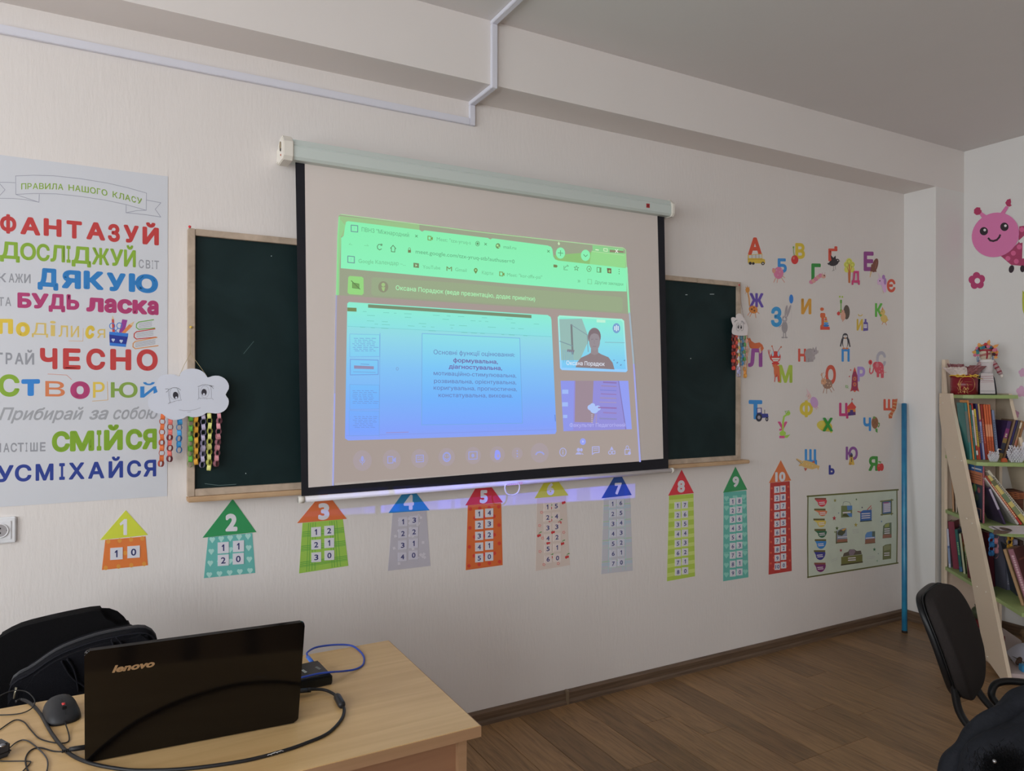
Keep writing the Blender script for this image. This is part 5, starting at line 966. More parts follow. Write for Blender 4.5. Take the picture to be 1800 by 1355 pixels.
f.build('drawn_face', cl)
pinp = AY(335.6, 575, -.048)
tube('string', [pinp, AY(335, 600, -.05), AY(334.5, 621, -.052)], .0008, pm((150, 135, 95), 1.6), cl, 6)
tube('string', [AY(334.5, 621, -.052), AY(324, 641, -.06), K1(442, 300)], .0008, pm((150, 135, 95), 1.6), cl, 6)
tube('string', [AY(334.5, 621, -.052), AY(350, 642, -.06), K1(728, 300)], .0008, pm((150, 135, 95), 1.6), cl, 6)
K1b = lambda x, y: AY(240 + x / 5.889, 610 + y / 5.889, YC + .012)
for x0, y0, x1, y1, c1, c2 in ((272, 690, 255, 1232, (225, 105, 40), (150, 60, 45)), (350, 745, 343, 1182, (205, 95, 85), (110, 35, 45)), (446, 745, 437, 1092, (40, 150, 215), (25, 95, 150)), (562, 712, 555, 1236, (85, 165, 50), (110, 125, 70)), (615, 718, 618, 1212, (228, 165, 20), (150, 115, 30)), (693, 690, 680, 1242, (172, 162, 190), (110, 105, 130)), (757, 680, 750, 1272, (215, 215, 120), (150, 150, 60)), (858, 680, 822, 1232, (205, 135, 145), (125, 75, 85))):
    chain(cl, K1b(x0, y0), K1b(x1, y1), c1, c2, 1.35)
# right hand cloud
YC2 = -.055
K2 = lambda x, y: AY(1270 + x / 6.775, 500 + y / 6.775, YC2)
cl = thing('cloud_garland', 'small white paper cloud with cartoon eyes and paper chains on the chalkboard right end', 'decoration', K2(200, 600))
out2 = [(104, 405), (118, 390), (145, 392), (160, 400), (162, 365), (188, 346), (215, 348), (236, 372), (255, 392), (280, 440), (300, 490), (306, 540), (296, 570), (290, 600), (240, 610), (170, 605), (122, 590), (112, 560), (118, 520), (126, 490), (112, 450)]
prism('cloud_body', [K2(*p) for p in smooth2(out2, 2)], (0, .0012, 0), pm((150, 144, 144), 2.6, .5), cl)
f = Flat(K2, (0, -1, 0), .0003, 2.2)
f.ring(185, 505, 20, 48, 3, (80, 75, 78)).ring(231, 500, 19, 50, 3, (80, 75, 78)).ell(187, 503, 9, 24, (35, 32, 36)).ell(223, 507, 8, 22, (35, 32, 36)).ell(185, 492, 3, 6, (190, 185, 185)).ell(221, 497, 3, 6, (190, 185, 185)).line([(145, 448), (155, 430), (175, 425)], 6, (40, 36, 40)).line([(220, 440), (235, 435), (252, 455), (258, 470)], 5, (40, 36, 40)).line([(178, 610), (190, 612)], 4, (60, 50, 50)); f.build('drawn_face', cl)
tube('string', [AY(1299.5, 502, -.046), AY(1303, 535, -.05), K2(270, 470)], .0008, pm((110, 80, 70), 2.2), cl, 6)
K2b = lambda x, y: AY(1270 + x / 6.775, 500 + y / 6.775, YC2 + .012)
for x0, y0, x1, y1, c1, c2, nk in ((130, 590, 130, 1015, (195, 60, 45), (80, 40, 40), 1), (160, 590, 158, 960, (170, 65, 50), (110, 60, 50), 0), (186, 610, 184, 980, (205, 180, 90), (150, 145, 150), 1), (190, 985, 190, 1092, (150, 145, 175), (150, 145, 175), 0), (227, 615, 227, 960, (30, 105, 155), (60, 90, 100), 1), (254, 610, 254, 950, (60, 120, 65), (130, 130, 125), 0), (282, 610, 275, 985, (160, 115, 100), (150, 120, 100), 1), (262, 985, 272, 1108, (200, 140, 50), (170, 110, 40), 0)):
    chain(cl, K2b(x0, y0), K2b(x1, y1), c1, c2, 2.3, phase=nk)

# ================================================================== BLUE POLE
pl = thing('pole', 'tall bright blue pole leaning in the right corner of the front wall', 'pole', (4.225, -.19, 0))
pa = AZ(1590, 1112, 0); pb = Vector((4.452, -.026, 0)); pb.z = 1.388
def pole_mat():
    m = bpy.data.materials.new('blue_pole_paint'); m.use_nodes = True; nt = m.node_tree; b = nt.nodes['Principled BSDF']; b.inputs['Roughness'].default_value = .35
    tc = nt.nodes.new('ShaderNodeTexCoord'); n = nt.nodes.new('ShaderNodeTexNoise'); n.inputs['Scale'].default_value = 9; cr = nt.nodes.new('ShaderNodeValToRGB'); cr.color_ramp.elements[0].position = .35; cr.color_ramp.elements[0].color = (.018, .17, .36, 1); cr.color_ramp.elements[1].position = .75; cr.color_ramp.elements[1].color = (.03, .30, .50, 1)
    nt.links.new(tc.outputs['Object'], n.inputs['Vector']); nt.links.new(n.outputs['Fac'], cr.inputs[0]); nt.links.new(cr.outputs[0], b.inputs['Base Color']); return m
M_pole = pole_mat(); dd = (pb - pa).normalized()
tube('shaft', [pa + dd * .006, pa.lerp(pb, .3), pa.lerp(pb, .6), pb], .0155, M_pole, pl, 14)
tube('end_cap', [pa + dd * .002, pa + dd * .012], .0165, pm((45, 40, 38), 1, .6), pl, 12); ell('top_cap', pb, (.0157, .0157, .005), M_pole, pl)
0 and tube('tape_wrap', [pa + dd * .33, pa + dd * .345], .0162, pm((150, 170, 185), 1.5, .3), pl, 12)

# ================================================================== LAPTOP
TZ = DT
bl_ = AZ(149, 1341, TZ + .002); br_ = AZ(524, 1269, TZ + .002)
tl_ = AY(147, 1149, bl_.y - .062); tr_ = AY(537, 1090, br_.y - .062)
lx = (br_ - bl_).normalized(); lup = ((tl_ - bl_) + (tr_ - br_)).normalized(); ln = lx.cross(lup).normalized()   # ln faces the camera side
LW = (br_ - bl_).length; LH = ((tl_ - bl_).length + (tr_ - br_).length) / 2
lap = thing('laptop', 'glossy black open laptop on the desk, its lid turned to the camera', 'laptop', Vector(((bl_ + br_) / 2).to_tuple()[:2] + (TZ,)))
def gloss_mat():
    m = bpy.data.materials.new('glossy_black_lid'); m.use_nodes = True; nt = m.node_tree; b = nt.nodes['Principled BSDF']
    b.inputs['Base Color'].default_value = (.0035, .0028, .0026, 1); b.inputs['Roughness'].default_value = .07; b.inputs['Specular IOR Level'].default_value = .33
    tc = nt.nodes.new('ShaderNodeTexCoord'); n = nt.nodes.new('ShaderNodeTexNoise'); n.inputs['Scale'].default_value = 40; n.inputs['Detail'].default_value = 8
    mr = nt.nodes.new('ShaderNodeMapRange'); mr.inputs['To Min'].default_value = .06; mr.inputs['To Max'].default_value = .12
    nt.links.new(tc.outputs['Object'], n.inputs['Vector']); nt.links.new(n.outputs['Fac'], mr.inputs['Value']); nt.links.new(mr.outputs[0], b.inputs['Roughness']); return m
M_gl = gloss_mat(); M_bk = pm((24, 24, 26), 1.0, .45); M_bk2 = pm((36, 36, 40), 1.0, .35)
ML = frame(bl_, lx, -ln, lup)       # local x along the lid, y away from the camera, z up the lid
def rrect(w_, h_, r, n=5):
    pts = []
    for cx_, cy_, a0 in ((w_ - r, r, -90), (w_ - r, h_ - r, 0), (r, h_ - r, 90), (r, r, 180)):
        for i in range(n + 1): a = math.radians(a0 + 90 * i / n); pts.append((cx_ + r * math.cos(a), cy_ + r * math.sin(a)))
    return pts
prism('lid', [ML @ Vector((x, 0, z)) for x, z in rrect(LW, LH, .009)], ML.to_3x3() @ Vector((0, .009, 0)), M_gl, lap, bev=.0025, seg=3)
prism('screen_bezel', [ML @ Vector((x + .004, .0092, z + .004)) for x, z in rrect(LW - .008, LH - .008, .006)], ML.to_3x3() @ Vector((0, .001, 0)), M_bk, lap)
f = Flat(lambda x, z: ML @ Vector((x, .0104, z)), ML.to_3x3() @ Vector((0, 1, 0)), .0003, 1); f.rect(.02, .02, LW - .02, LH - .018, pm((18, 20, 26), 1, .15)); f.build('display', lap)
by = Vector((-lx.y, lx.x, 0)).normalized(); MBs = frame(Vector((bl_.x, bl_.y, TZ)) + by * .012, Vector((lx.x, lx.y, 0)).normalized(), by, Vector((0, 0, 1)))
box('base', 0, LW, 0, .252, .004, .026, M_bk, lap, MBs, bev=.005)
box('hinge_bar', .03, LW - .03, .008, .016, .010, .024, M_bk2, lap, MBs, bev=.004)
for x, y in ((.03, .02), (LW - .03, .02), (.03, .23), (LW - .03, .23)): box('rubber_foot', x - .008, x + .008, y - .008, y + .008, 0, .0045, M_bk, lap, MBs)
bm = bmesh.new()
for r in range(5):
    for c_ in range(15): bm_box(bm, .03 + c_ * .0185, .0465 + c_ * .0185, .045 + r * .018, .061 + r * .018, .026, .0275, MBs)
kb = bm_obj('keyboard', bm, M_bk2, lap); kb['kind'] = 'stuff'
box('touchpad', LW / 2 - .05, LW / 2 + .04, .155, .215, .026, .0264, M_bk2, lap, MBs)
def lidpt(x, y):
    d = _ray(x, y); n_ = -ML.col[1].to_3d(); t = (bl_ - CAM).dot(n_) / d.dot(n_); return CAM + d * t
f = Flat(lidpt, -ML.col[1].to_3d(), .0004, 1.0)
gold = pm((150, 122, 88), 1.6, .35, .5)
f.text('lenovo', (197, 1182.5), (272, 1171.5), 13.2, gold, .045, .3); f.build('lettering', lap)

# ================================================================== MOUSE
mp_ = AZ(104, 1262, TZ)
ms = thing('computer_mouse', 'black computer mouse with a red scroll wheel beside the laptop', 'mouse', mp_)
ang = math.radians(-78); mx_ = Vector((math.cos(ang), math.sin(ang), 0)); my_ = Vector((-math.sin(ang), math.cos(ang), 0)); MM = frame(mp_ + Vector((.004, .012, 0)), mx_, my_, Vector((0, 0, 1)))
def mtf(c):
    x, y, z = c; s = lambda v, p: math.copysign(abs(v) ** p, v)
    X, Y, Z = s(x / .058, .8) * .058, s(y / .038, .8) * .038, z
    Z = (max(z, -.006) / .036) ; h_ = .036 * (1 - .25 * (X / .058)) 
    return Vector((X, Y * (1 - .10 * math.cos(X / .058 * 2.2)), max(0, Z * h_)))
ell('shell', (0, 0, 0.001), (.058, .038, .036), pm((40, 40, 43), 1.0, .5), ms, None, 28, 18, mtf); ms.children[0].data.transform(MM)
box('base', -.046, .046, -.027, .027, 0, .008, pm((14, 14, 15), 1, .3), ms, MM, bev=.004)
box('wheel_slot', .012, .036, -.0042, .0042, .026, .0335, M_bk, ms, MM, bev=.001)
bm = bmesh.new(); bm_tube(bm, [Vector((.022, -.003, .030)), Vector((.022, .003, .030))], .0065, 12); o = bm_obj('scroll_wheel', bm, pm((190, 40, 40), 1.2, .4), ms, True); o.data.transform(MM)
ms_s = lambda X: .036 * (1 - .25 * X / .058) * math.sqrt(max(0, 1 - abs(X / .058) ** 2.5)) + .0012
tube('button_gap', [MM @ Vector((x * .001, 0, ms_s(x * .001))) for x in range(-8, 52, 4)], .0006, M_bk, ms, 6)

# ================================================================== CABLES AND THINGS ON THE DESK
def zline(pts, z=TZ): return [AZ(x, y, z + (q_[0] if q_ else .002)) for x, y, *q_ in pts]
M_cab = pm((30, 29, 31), 1.0, .45); M_cab2 = pm((62, 62, 66), 1.0, .5)
t = thing('mouse_cable', 'thin black cable curling from the computer mouse to the left edge', 'cable', AZ(70, 1298, TZ)); tube('cable', zline([(113, 1266, .008), (121, 1291, .002), (118.6, 1304), (97.7, 1305.5), (69.8, 1298), (53.5, 1282), (41.9, 1269), (25.6, 1265.6), (0, 1282), (-20, 1296)]), .0013, M_cab, t, 8, sm=6)
t = thing('looped_cable', 'thin black cable looping in front of the bag at the left desk edge', 'cable', AZ(40, 1240, TZ)); tube('cable', zline([(-25, 1240, .02), (0, 1222.6, .035), (23, 1214, .04), (46.5, 1215.6, .035), (61, 1230.7, .02), (55.8, 1244.7, .006), (35, 1254), (0, 1256.5), (-25, 1254)]), .0013, M_cab, t, 8, sm=6)
t = thing('charger_cable', 'black charger cable with a ribbed plug running into the left side of the laptop', 'cable', AZ(93, 1320, TZ)); tube('cable', zline([(109, 1321, .008), (93, 1320), (70, 1314), (53.5, 1319), (45, 1333), (48, 1352), (60, 1372)]), .0015, M_cab, t, 8, sm=6)
a, b = AZ(122, 1317, TZ + .010), AZ(152, 1313, TZ + .011); tube('plug', [a, a.lerp(b, .3), b], [.0042, .005, .005], M_cab, t, 10)
for i in range(5): c = AZ(109 + i * 3, 1320.6 - i * .7, TZ + .008); tube('strain_relief', [c, c + (b - a).normalized() * .002], .0032, M_cab, t, 8)
t = thing('thin_cable', 'thin grey cable arching over the lower left of the desk', 'cable', AZ(60, 1310, TZ)); tube('cable', zline([(8, 1323, .006), (28, 1305), (44, 1300.5), (60.5, 1309.8), (79, 1328), (84, 1342), (80, 1362), (70, 1380)]), .0013, M_cab2, t, 8, sm=6)
t = thing('thin_cable', 'short bent black cable at the bottom left corner of the desk', 'cable', AZ(40, 1345, TZ)); tube('cable', zline([(-20, 1337), (10, 1337.7), (46.5, 1337.7), (53.5, 1340.5), (39.5, 1356), (25, 1375)]), .0012, M_cab, t, 8, sm=6)
t = thing('plug_connector', 'dark grey cable connector with a metal screw at the left desk edge', 'connector', AZ(0, 1320, TZ)); p = AZ(-4, 1330, TZ)
box('housing', -.035, .016, -.018, .018, 0, .028, pm((58, 58, 62), 1, .45), t, Matrix.Translation(p) @ Matrix.Rotation(.5, 4, 'Z'), bev=.004); q_ = AZ(4, 1310, TZ + .028); ell('screw', q_, (.006, .006, .003), pm((150, 150, 155), 1, .25, .9), t); box('seam', -.036, .0165, -.0186, .0186, .010, .012, M_bk, t, Matrix.Translation(p) @ Matrix.Rotation(.5, 4, 'Z'))
vt = thing('video_cable', 'thick black video cable with a ferrite bead sweeping round the laptop', 'cable', AZ(560, 1300, TZ))
vp = [(536, 1213, .012), (550, 1211.5, .012), (567, 1212, .010), (580, 1216, .008), (592, 1224, .007), (600, 1236, .006), (605, 1248), (599, 1266), (576, 1289), (540, 1305), (500, 1319), (430, 1337), (334, 1350.5), (260, 1354), (215, 1352), (158, 1341), (119, 1322), (91, 1289), (72, 1256), (56, 1238), (40, 1230), (28, 1233)]
tube('cable', zline([(x, y, (z[0] if z else .0035)) for x, y, *z in vp]), .0036, M_cab, vt, 10, sm=5)
a, b = AZ(592, 1223, TZ + .009), AZ(601.5, 1240, TZ + .008); tube('ferrite_bead', [a, a.lerp(b, .12), a.lerp(b, .88), b], [.007, .009, .009, .007], M_bk2, vt, 14)
a, b = AZ(520, 1215, TZ + .014), AZ(541, 1213, TZ + .013); tube('plug', [a, b], .0085, M_bk2, vt, 10, flat=.6); c = AZ(547, 1212.5, TZ + .013); tube('plug_collar', [b, c], .0055, M_cab, vt, 10)
for i in range(5):
    c = AZ(470 + i * 5, 1327.5 - i * 1.6, TZ + .0085); tube('tape_shred', [c, c + Vector((.004 + .002 * (i % 2), .001 * (i % 3), .001)), c + Vector((.009, -.002 + .002 * (i % 2), 0))], .0006, pm((170, 170, 172), 1.4, .5), vt, 5)
hd = thing('external_drive', 'black external hard drive half hidden behind the laptop, blue cable plugged in', 'hard drive', AZ(560, 1200, TZ))
e = [AZ(500, 1168, TZ + .024), AZ(560, 1160, TZ + .024), AZ(585, 1186, TZ + .024), AZ(520, 1200, TZ + .024)]
hx = (e[2] - e[1]).normalized(); c0 = e[2]; hw = AZ(560, 1160, TZ + .024) - AZ(585, 1186, TZ + .024); sd = Vector((-hw.y, hw.x, 0)).normalized()
if sd.x > 0: sd = -sd
MH = frame(Vector((c0.x, c0.y, TZ)), sd, hw.normalized(), Vector((0, 0, 1)))
if MH.determinant() < 0: MH = frame(Vector((c0.x, c0.y, TZ)), hw.normalized(), sd, Vector((0, 0, 1))); hdims = (hw.length, .13)
else: hdims = (.13, hw.length)
box('case', 0, hdims[0], 0, hdims[1], .001, .0245, pm((22, 24, 24), 1, .25), hd, MH, bev=.004)
box('base', .001, hdims[0] - .001, .001, hdims[1] - .001, 0, .010, M_bk, hd, MH, bev=.002)
f = Flat(lambda x, y: AZ(x, y, TZ + .0245), (0, 0, 1), .0004, 1); 
for i in range(5): f.line([(554 + i * 1.6, 1173.5 + i * .9), (557.5 + i * 1.6, 1171.5 + i * .9)], .8, (140, 145, 140))
for i in range(4): f.line([(530 + i * 1.8, 1179 + i * 1.2), (534 + i * 1.8, 1177.5 + i * 1.2)], 1.3, (165, 170, 165))
f.build('printed_marks', hd)['kind'] = 'stuff'
t = thing('blue_cable', 'bright blue data cable looping over the back right of the desk', 'cable', AZ(600, 1150, TZ)); M_bl = pm((28, 58, 150), 1.5, .4)
tube('cable', zline([(541, 1153, .014), (540, 1147, .016), (552, 1139, .016), (570, 1135, .014), (595, 1133, .010), (617, 1134.5, .006), (630, 1142, .003), (639.5, 1154), (638, 1168), (625, 1176, .004), (605, 1179.5, .010), (585, 1181, .025), (560, 1184, .028), (529, 1191, .028), (505, 1196, .026)]), .0026, M_bl, t, 10, sm=6)
a, b = AZ(541, 1154, TZ + .014), AZ(548, 1163, TZ + .014); tube('plug', [a, b], .0062, pm((40, 95, 190), 1.4, .35), t, 8, flat=.55)

# ================================================================== BLACK CHAIR AND BAG BEHIND THE DESK
def fabric_mat(col, sc=500, b_=.5):
    return pm(col, 1.0, .95, 0, .1, b_, sc, .25)
M_cf = fabric_mat((19, 18, 20)); M_cf2 = fabric_mat((48, 43, 42)); M_pl = pm((22, 22, 24), 1.0, .4)
chA = thing('office_chair', 'black upholstered chair behind the desk with a laptop bag on its seat', 'chair', (-.1, -.55, 0))
yb = -.42
bo = [(-55, 1265), (-62, 1200), (-48, 1150), (-20, 1122), (0, 1113), (35, 1094.6), (81, 1082), (139, 1069.5), (172, 1064.5), (198, 1066), (214, 1076), (226, 1091), (236, 1115), (244, 1150), (244, 1200), (238, 1265), (220, 1300), (160, 1318), (40, 1330), (-30, 1318)]
bp_ = [AY(x, y, yb) for x, y in bo]; bp_ = even(catmull(bp_, 6, True), .024)
prism('backrest', bp_, (0, -.055, 0), M_cf, chA, bev=.024, seg=5)
zb_ = min(v.z for v in bp_); xa, xb_ = min(v.x for v in bp_), max(v.x for v in bp_); xm = (xa + xb_) / 2
prism('back_shell', [Vector((xm + (v.x - xm) * .9, yb - .004, zb_ + (v.z - zb_) * .9 + .02)) for v in bp_], (0, .018, 0), M_pl, chA, bev=.004)
box('seat', xm - .23, xm + .23, -.80 + .02, -.40, .43, .49, M_cf, chA, bev=.025, smooth=True)
for s_ in (-.13, .13): tube('back_tube', [Vector((xm + s_, yb + .06, zb_ + .1)), Vector((xm + s_, yb + .05, .50)), Vector((xm + s_, -.42, .43)), Vector((xm + s_, -.55, .42))], .011, M_pl, chA, 10, sm=5)
for sx_ in (-.21, .21):
    for sy_ in (-.74, -.42): tube('leg', [Vector((xm + sx_ * .85, (sy_ - .58) * .8 + -.58, .43)), Vector((xm + sx_, sy_, .2)), Vector((xm + sx_ * 1.08, sy_, .008))], .011, M_pl, chA, 8)
bg_ = thing('laptop_bag', 'black padded laptop bag with zip and handles leaning on the chair behind the desk', 'bag', (xm, -.6, .49))
bo = [(24, 1262), (20, 1225), (21, 1200), (30, 1179), (58, 1164), (104.7, 1133), (162.8, 1111), (209, 1100.5), (246, 1095.5), (262, 1100), (272, 1112), (275, 1150), (277, 1262)]
Bp = [AY(x, y, -.55) for x, y in bo]; Bp[0] = Vector((Bp[0].x + .01, -.55, .50)); Bp[-1] = Vector((Bp[-1].x - .01, -.55, .50))
top = even(catmull(Bp, 6), .018, False)
prism('bag_body', top, (0, -.08, 0), fabric_mat((24, 24, 29), 400, .7), bg_, bev=.011, seg=4)
mid = [v for v in top if v.z > .70]
tube('zip', [v + Vector((0, -.030, 0.0015)) for v in mid], .0028, pm((58, 58, 62), 1, .4), bg_, 6); tube('zip', [v + Vector((0, -.044, 0.0015)) for v in mid], .0028, pm((42, 42, 46), 1, .4), bg_, 6)
tube('piping', [v + Vector((0, -.079, -.004)) for v in mid], .0030, fabric_mat((34, 34, 40)), bg_, 6)
pk = [AY(x, y, -.634) for x, y in ((42, 1262), (40, 1220), (46, 1200), (62, 1184), (105, 1156), (165, 1134), (210, 1124), (250, 1118), (262, 1130), (264, 1262))]; pk[0].z = .52; pk[-1].z = .52
prism('front_pocket', even(catmull(pk, 6), .018, False), (0, -.014, 0), fabric_mat((22, 22, 27), 400, .7), bg_, bev=.006)
for pts in ([(108, 1162), (114, 1172), (122, 1185), (133, 1196), (143, 1202), (150, 1208)], [(118, 1158), (128, 1172), (134, 1190), (138, 1215)], [(196, 1124), (200, 1135), (206, 1150), (216, 1162)], [(204, 1120), (214, 1132), (220, 1150)]): tube('handle_strap', [AY(x, y, -.655) for x, y in pts], .0065, fabric_mat((32, 32, 38)), bg_, 8, sm=4, flat=.35)
a = AY(28.5, 1208, -.64); tube('zip_pull', [a, AY(26.5, 1216, -.642), AY(24.5, 1228, -.645)], [.0045, .003, .0035], pm((150, 145, 125), 1, .3, .8), bg_, 8, flat=.4)

# ================================================================== CHAIR ON THE RIGHT
CW_, CF_, CO_ = Vector((.948, .318, 0)).normalized(), Vector((.318, -.948, 0)).normalized(), Vector((2.388, -1.549, 0))
def superq(rx, ry, rz, px_, pz_, shape):
    s = lambda v, p: math.copysign(abs(v) ** p, v)
    def tf(c): return shape(s(c.x / 1.0, px_) * rx, s(c.y, .45) * ry, s(c.z, pz_) * rz)
    return tf
def office_chair(O, W_, F_, label, arms=True, sc=1.0):
    M = frame(O, W_, F_, Vector((0, 0, 1)))
    t = thing('office_chair', label, 'chair', O)
    def fin(o): o.data.transform(M); return o
    H0 = .681; HH = .157
    def sh(dy, grow):
        def f_(x, y, z):
            h = z + H0; taper = 1.0 - .36 * max(0, (.68 - h) / .16) ** 1.6 - .06 * max(0, (h - .80) / .09) ** 2
            X = x * taper * grow; return Vector((X, y + dy - (h - .54) * .30 + .35 * X * X + .018 * math.cos((h - .66) * 9), h))
        return f_
    def unit(c, fn): return fn(c)
    for nm, r, dy, grow, m in (('backrest', (.174, .027, HH), .008, 1.0, M_cf2), ('back_shell', (.173, .016, HH - .003), -.026, .995, M_pl)):
        fn = sh(dy, grow); sq = superq(r[0], r[1], r[2], .42, .50, fn)
        fin(ell(nm, (0, 0, 0), (1, 1, 1), m, t, None, 48, 36, lambda c, q=sq: q(Vector((c.x, c.y, c.z)))))
    # seam between the cushion and the shell
    sm_ = [];
    for i in range(48):
        a = 2 * math.pi * i / 48; c_, s_ = math.cos(a), math.sin(a)
        sm_.append(sh(-.013, 1.0)(math.copysign(abs(c_) ** .42, c_) * .174, 0, math.copysign(abs(s_) ** .50, s_) * (HH - .001)))
    fin(tube('seam', sm_, .0022, M_bk, t, 6, closed=True))
    def seat_f(x, y, z): return Vector((x, y + .27, z + .445 - .02 * (y / .22) ** 2 * (1 if y > 0 else 0)))
    sq = superq(.225, .215, .032, .55, .8, seat_f)
    s2 = lambda v, p: math.copysign(abs(v) ** p, v)
    fin(ell('seat', (0, 0, 0), (1, 1, 1), M_cf2, t, None, 32, 16, lambda c: seat_f(s2(c.x, .6) * .225, s2(c.y, .6) * .215, s2(c.z, .8) * .034)))
    fin(box('seat_shell', -.20, .20, .11, .49, .388, .405, M_pl, t, None, bev=.008))
    for s_ in (-1, 1):
        fin(tube('back_tube', [(.125 * s_, -.012, .64), (.125 * s_, -.004, .56), (.125 * s_, .010, .50), (.125 * s_, .045, .455), (.125 * s_, .10, .415), (.125 * s_, .25, .395)], .0115, M_pl, t, 10, sm=6))
        fin(tube('leg', [(.17 * s_, .14, .395), (.20 * s_, .08, .25), (.23 * s_, .03, .010)], .0115, M_pl, t, 10, sm=3)); fin(tube('leg', [(.17 * s_, .40, .395), (.21 * s_, .40, .25), (.24 * s_, .44, .010)], .0115, M_pl, t, 10, sm=3))
    if arms:
        fin(tube('frame_loop', [(.16, .12, .40), (.168, .055, .455), (.172, .045, .485), (.19, .06, .512), (.215, .11, .522), (.235, .20, .52), (.24, .30, .50), (.24, .36, .44), (.20, .40, .395)], .0115, M_pl, t, 10, sm=6))
    return t
chB = office_chair(CO_, CW_, CF_, 'black upholstered visitor chair at the right, seen from its side near the book rack')
# white mark on the chair back
# ---- coat over a second chair in the near right corner
d2 = 1.35; cc = CAM + FW * 1.40 + RT * 1.16; cc.z = 0
FWh = Vector((FW.x, FW.y, 0)).normalized(); RTh = Vector((RT.x, RT.y, 0)).normalized()
chC = office_chair(Vector((cc.x, cc.y, 0)) + RTh * .02, RTh, -FWh, 'black chair in the near right corner buried under the dark coat', False)
ct = thing('coat', 'dark navy padded coat with black fur trim heaped in the bottom right corner', 'coat', Vector((cc.x, cc.y, .5)))
def coat_bm():
    from mathutils import noise
    bm = bmesh.new(); bmesh.ops.create_uvsphere(bm, u_segments=120, v_segments=84, radius=1)
    for v in bm.verts:
        c = v.co.copy(); s = lambda a, p: math.copysign(abs(a) ** p, a)
        wob = noise.noise(c * 1.6) * 1.6
        quilt = abs(math.sin((c.x * 1.1 + c.z * 1.6 + wob) * 3.3)) ** .55 * .12          # padded rolls between stitched lines
        crease = max(0, noise.noise(c * 3.1 + Vector((7, 2, 1)))) * .13 + noise.noise(c * 7.5) * .035
        r = .93 + noise.noise(c * 1.5 + Vector((3, 1, 0))) * .10 + quilt - crease * 1.3
        v.co = Vector((s(c.x, .95) * .315 * r + (.16 * max(0, c.z) ** 1.5) - (.05 * abs(c.z) if c.z < 0 else 0), s(c.y, .9) * .17 * r, c.z * (.31 if c.z > 0 else .40) * r + .10 * max(0, c.x) * max(0, c.z + .2)))
    return bm
bm = coat_bm(); Mc = frame(Vector((cc.x, cc.y, .655)), RTh, FWh, Vector((0, 0, 1))); bmesh.ops.transform(bm, matrix=Mc, verts=bm.verts[:])
M_coat = pm((19, 21, 28), 1.0, .8, 0, .25, .8, 90, .35)
o = bm_obj('body', bm, M_coat, ct, True); md = o.modifiers.new('s', 'SUBSURF'); md.levels = 1; md.render_levels = 1
def coatpt(x, y, d_): r = _ray(x, y); return CAM + r * d_
# tufted fur: many small strands, one piece
rf = random.Random(11); bm = bmesh.new()
for i in range(3000):
    x = 1765 + rf.gauss(0, 22); y = 1342 + rf.gauss(0, 13)
    p = coatpt(x, y, 1.205 + rf.uniform(-.01, .015)); dv = Vector((rf.gauss(0, 1), rf.gauss(0, 1), rf.gauss(-.2, 1))).normalized() * .012 - FW * .004
    e_ = RT * .0006; vs = [bm.verts.new(p - e_), bm.verts.new(p + e_), bm.verts.new(p + dv)]; bm.faces.new(vs)
fo = bm_obj('fur_trim', bm, pm((7, 7, 9), 1.0, .8, 0, .15), ct); fo['kind'] = 'stuff'
p = coatpt(1748, 1338, 1.185); ell('snap_button', p, (.0032, .0032, .0032), pm((150, 150, 152), 1.0, .3, .9), ct)
for pts in ([(1700, 1310), (1722, 1322), (1738, 1345)], [(1762, 1262), (1770, 1290), (1782, 1312)]):
    pass

# ================================================================== BOOK RACK
P0 = Vector((4.52, -.23, 0)); U_ = Vector((-.637, -.771, 0)).normalized(); V_ = Vector((.771, -.637, 0)).normalized()
R_ = lambda u, v, z: P0 + U_ * u + V_ * v + Vector((0, 0, z))
MR = frame(P0, U_, V_, Vector((0, 0, 1)))
rack = thing('book_rack', 'tall cream and green ladder book rack standing diagonally in the right corner', 'bookshelf', R_(.4, .15, 0))
M_cr = pm((150, 132, 116), 2.05, .55, bump=.1, bscale=300); M_cr2 = pm((172, 156, 136), 1.95, .5); M_gr = pm((128, 145, 88), 1.58, .45)
WR = .30
def rbox(nm, u0, u1, v0, v1, z0, z1, m, par=rack, bev=.0015): return box(nm, u0, u1, v0, v1, z0, z1, m, par, MR, bev=bev)
rbox('back_panel', 0, .012, .012, WR * .985, .02, 1.44, M_cr)
prism('rear_post', [R_(0, -.004, 0), R_(.05, -.004, 0), R_(.05, -.004, 1.45), R_(.012, -.004, 1.667), R_(0, -.004, 1.667)], V_ * .016, M_cr2, rack, bev=.001)
prism('crest_board', [R_(.0, .012, 1.44), R_(.0, .065, 1.44), R_(.0, .05, 1.60), R_(.0, .03, 1.667), R_(.0, .012, 1.667)], U_ * .012, M_cr, rack)
rbox('rear_post', 0, .05, WR, WR + .016, 0, 1.44, M_cr2)
for v0 in (-.018, WR):
    pts = [(.0, 1.458), (.165, 1.458), (.18, 1.40), (.71, .38), (.885, .03), (.80, 0.0), (.62, .05), (.47, .39), (.30, .74), (.05, 1.20), (.0, 1.34)]
    prism('slanted_post', [R_(u, v0, z) for u, z in pts], V_ * .018, M_cr2, rack, bev=.001)
SH = [(1.451, .30), (1.079, .475), (.743, .75), (.392, .975)]
for z, d in SH:
    ch_ = .06
    prism('shelf', [R_(.012, 0, z - .020), R_(d - .0, .0, z - .020), R_(d + ch_ * .3, .05, z - .020), R_(d + ch_ * .3, WR - .02, z - .020), R_(d - ch_, WR, z - .020), R_(.012, WR, z - .020)], Vector((0, 0, .020)), M_gr, rack, bev=.001)
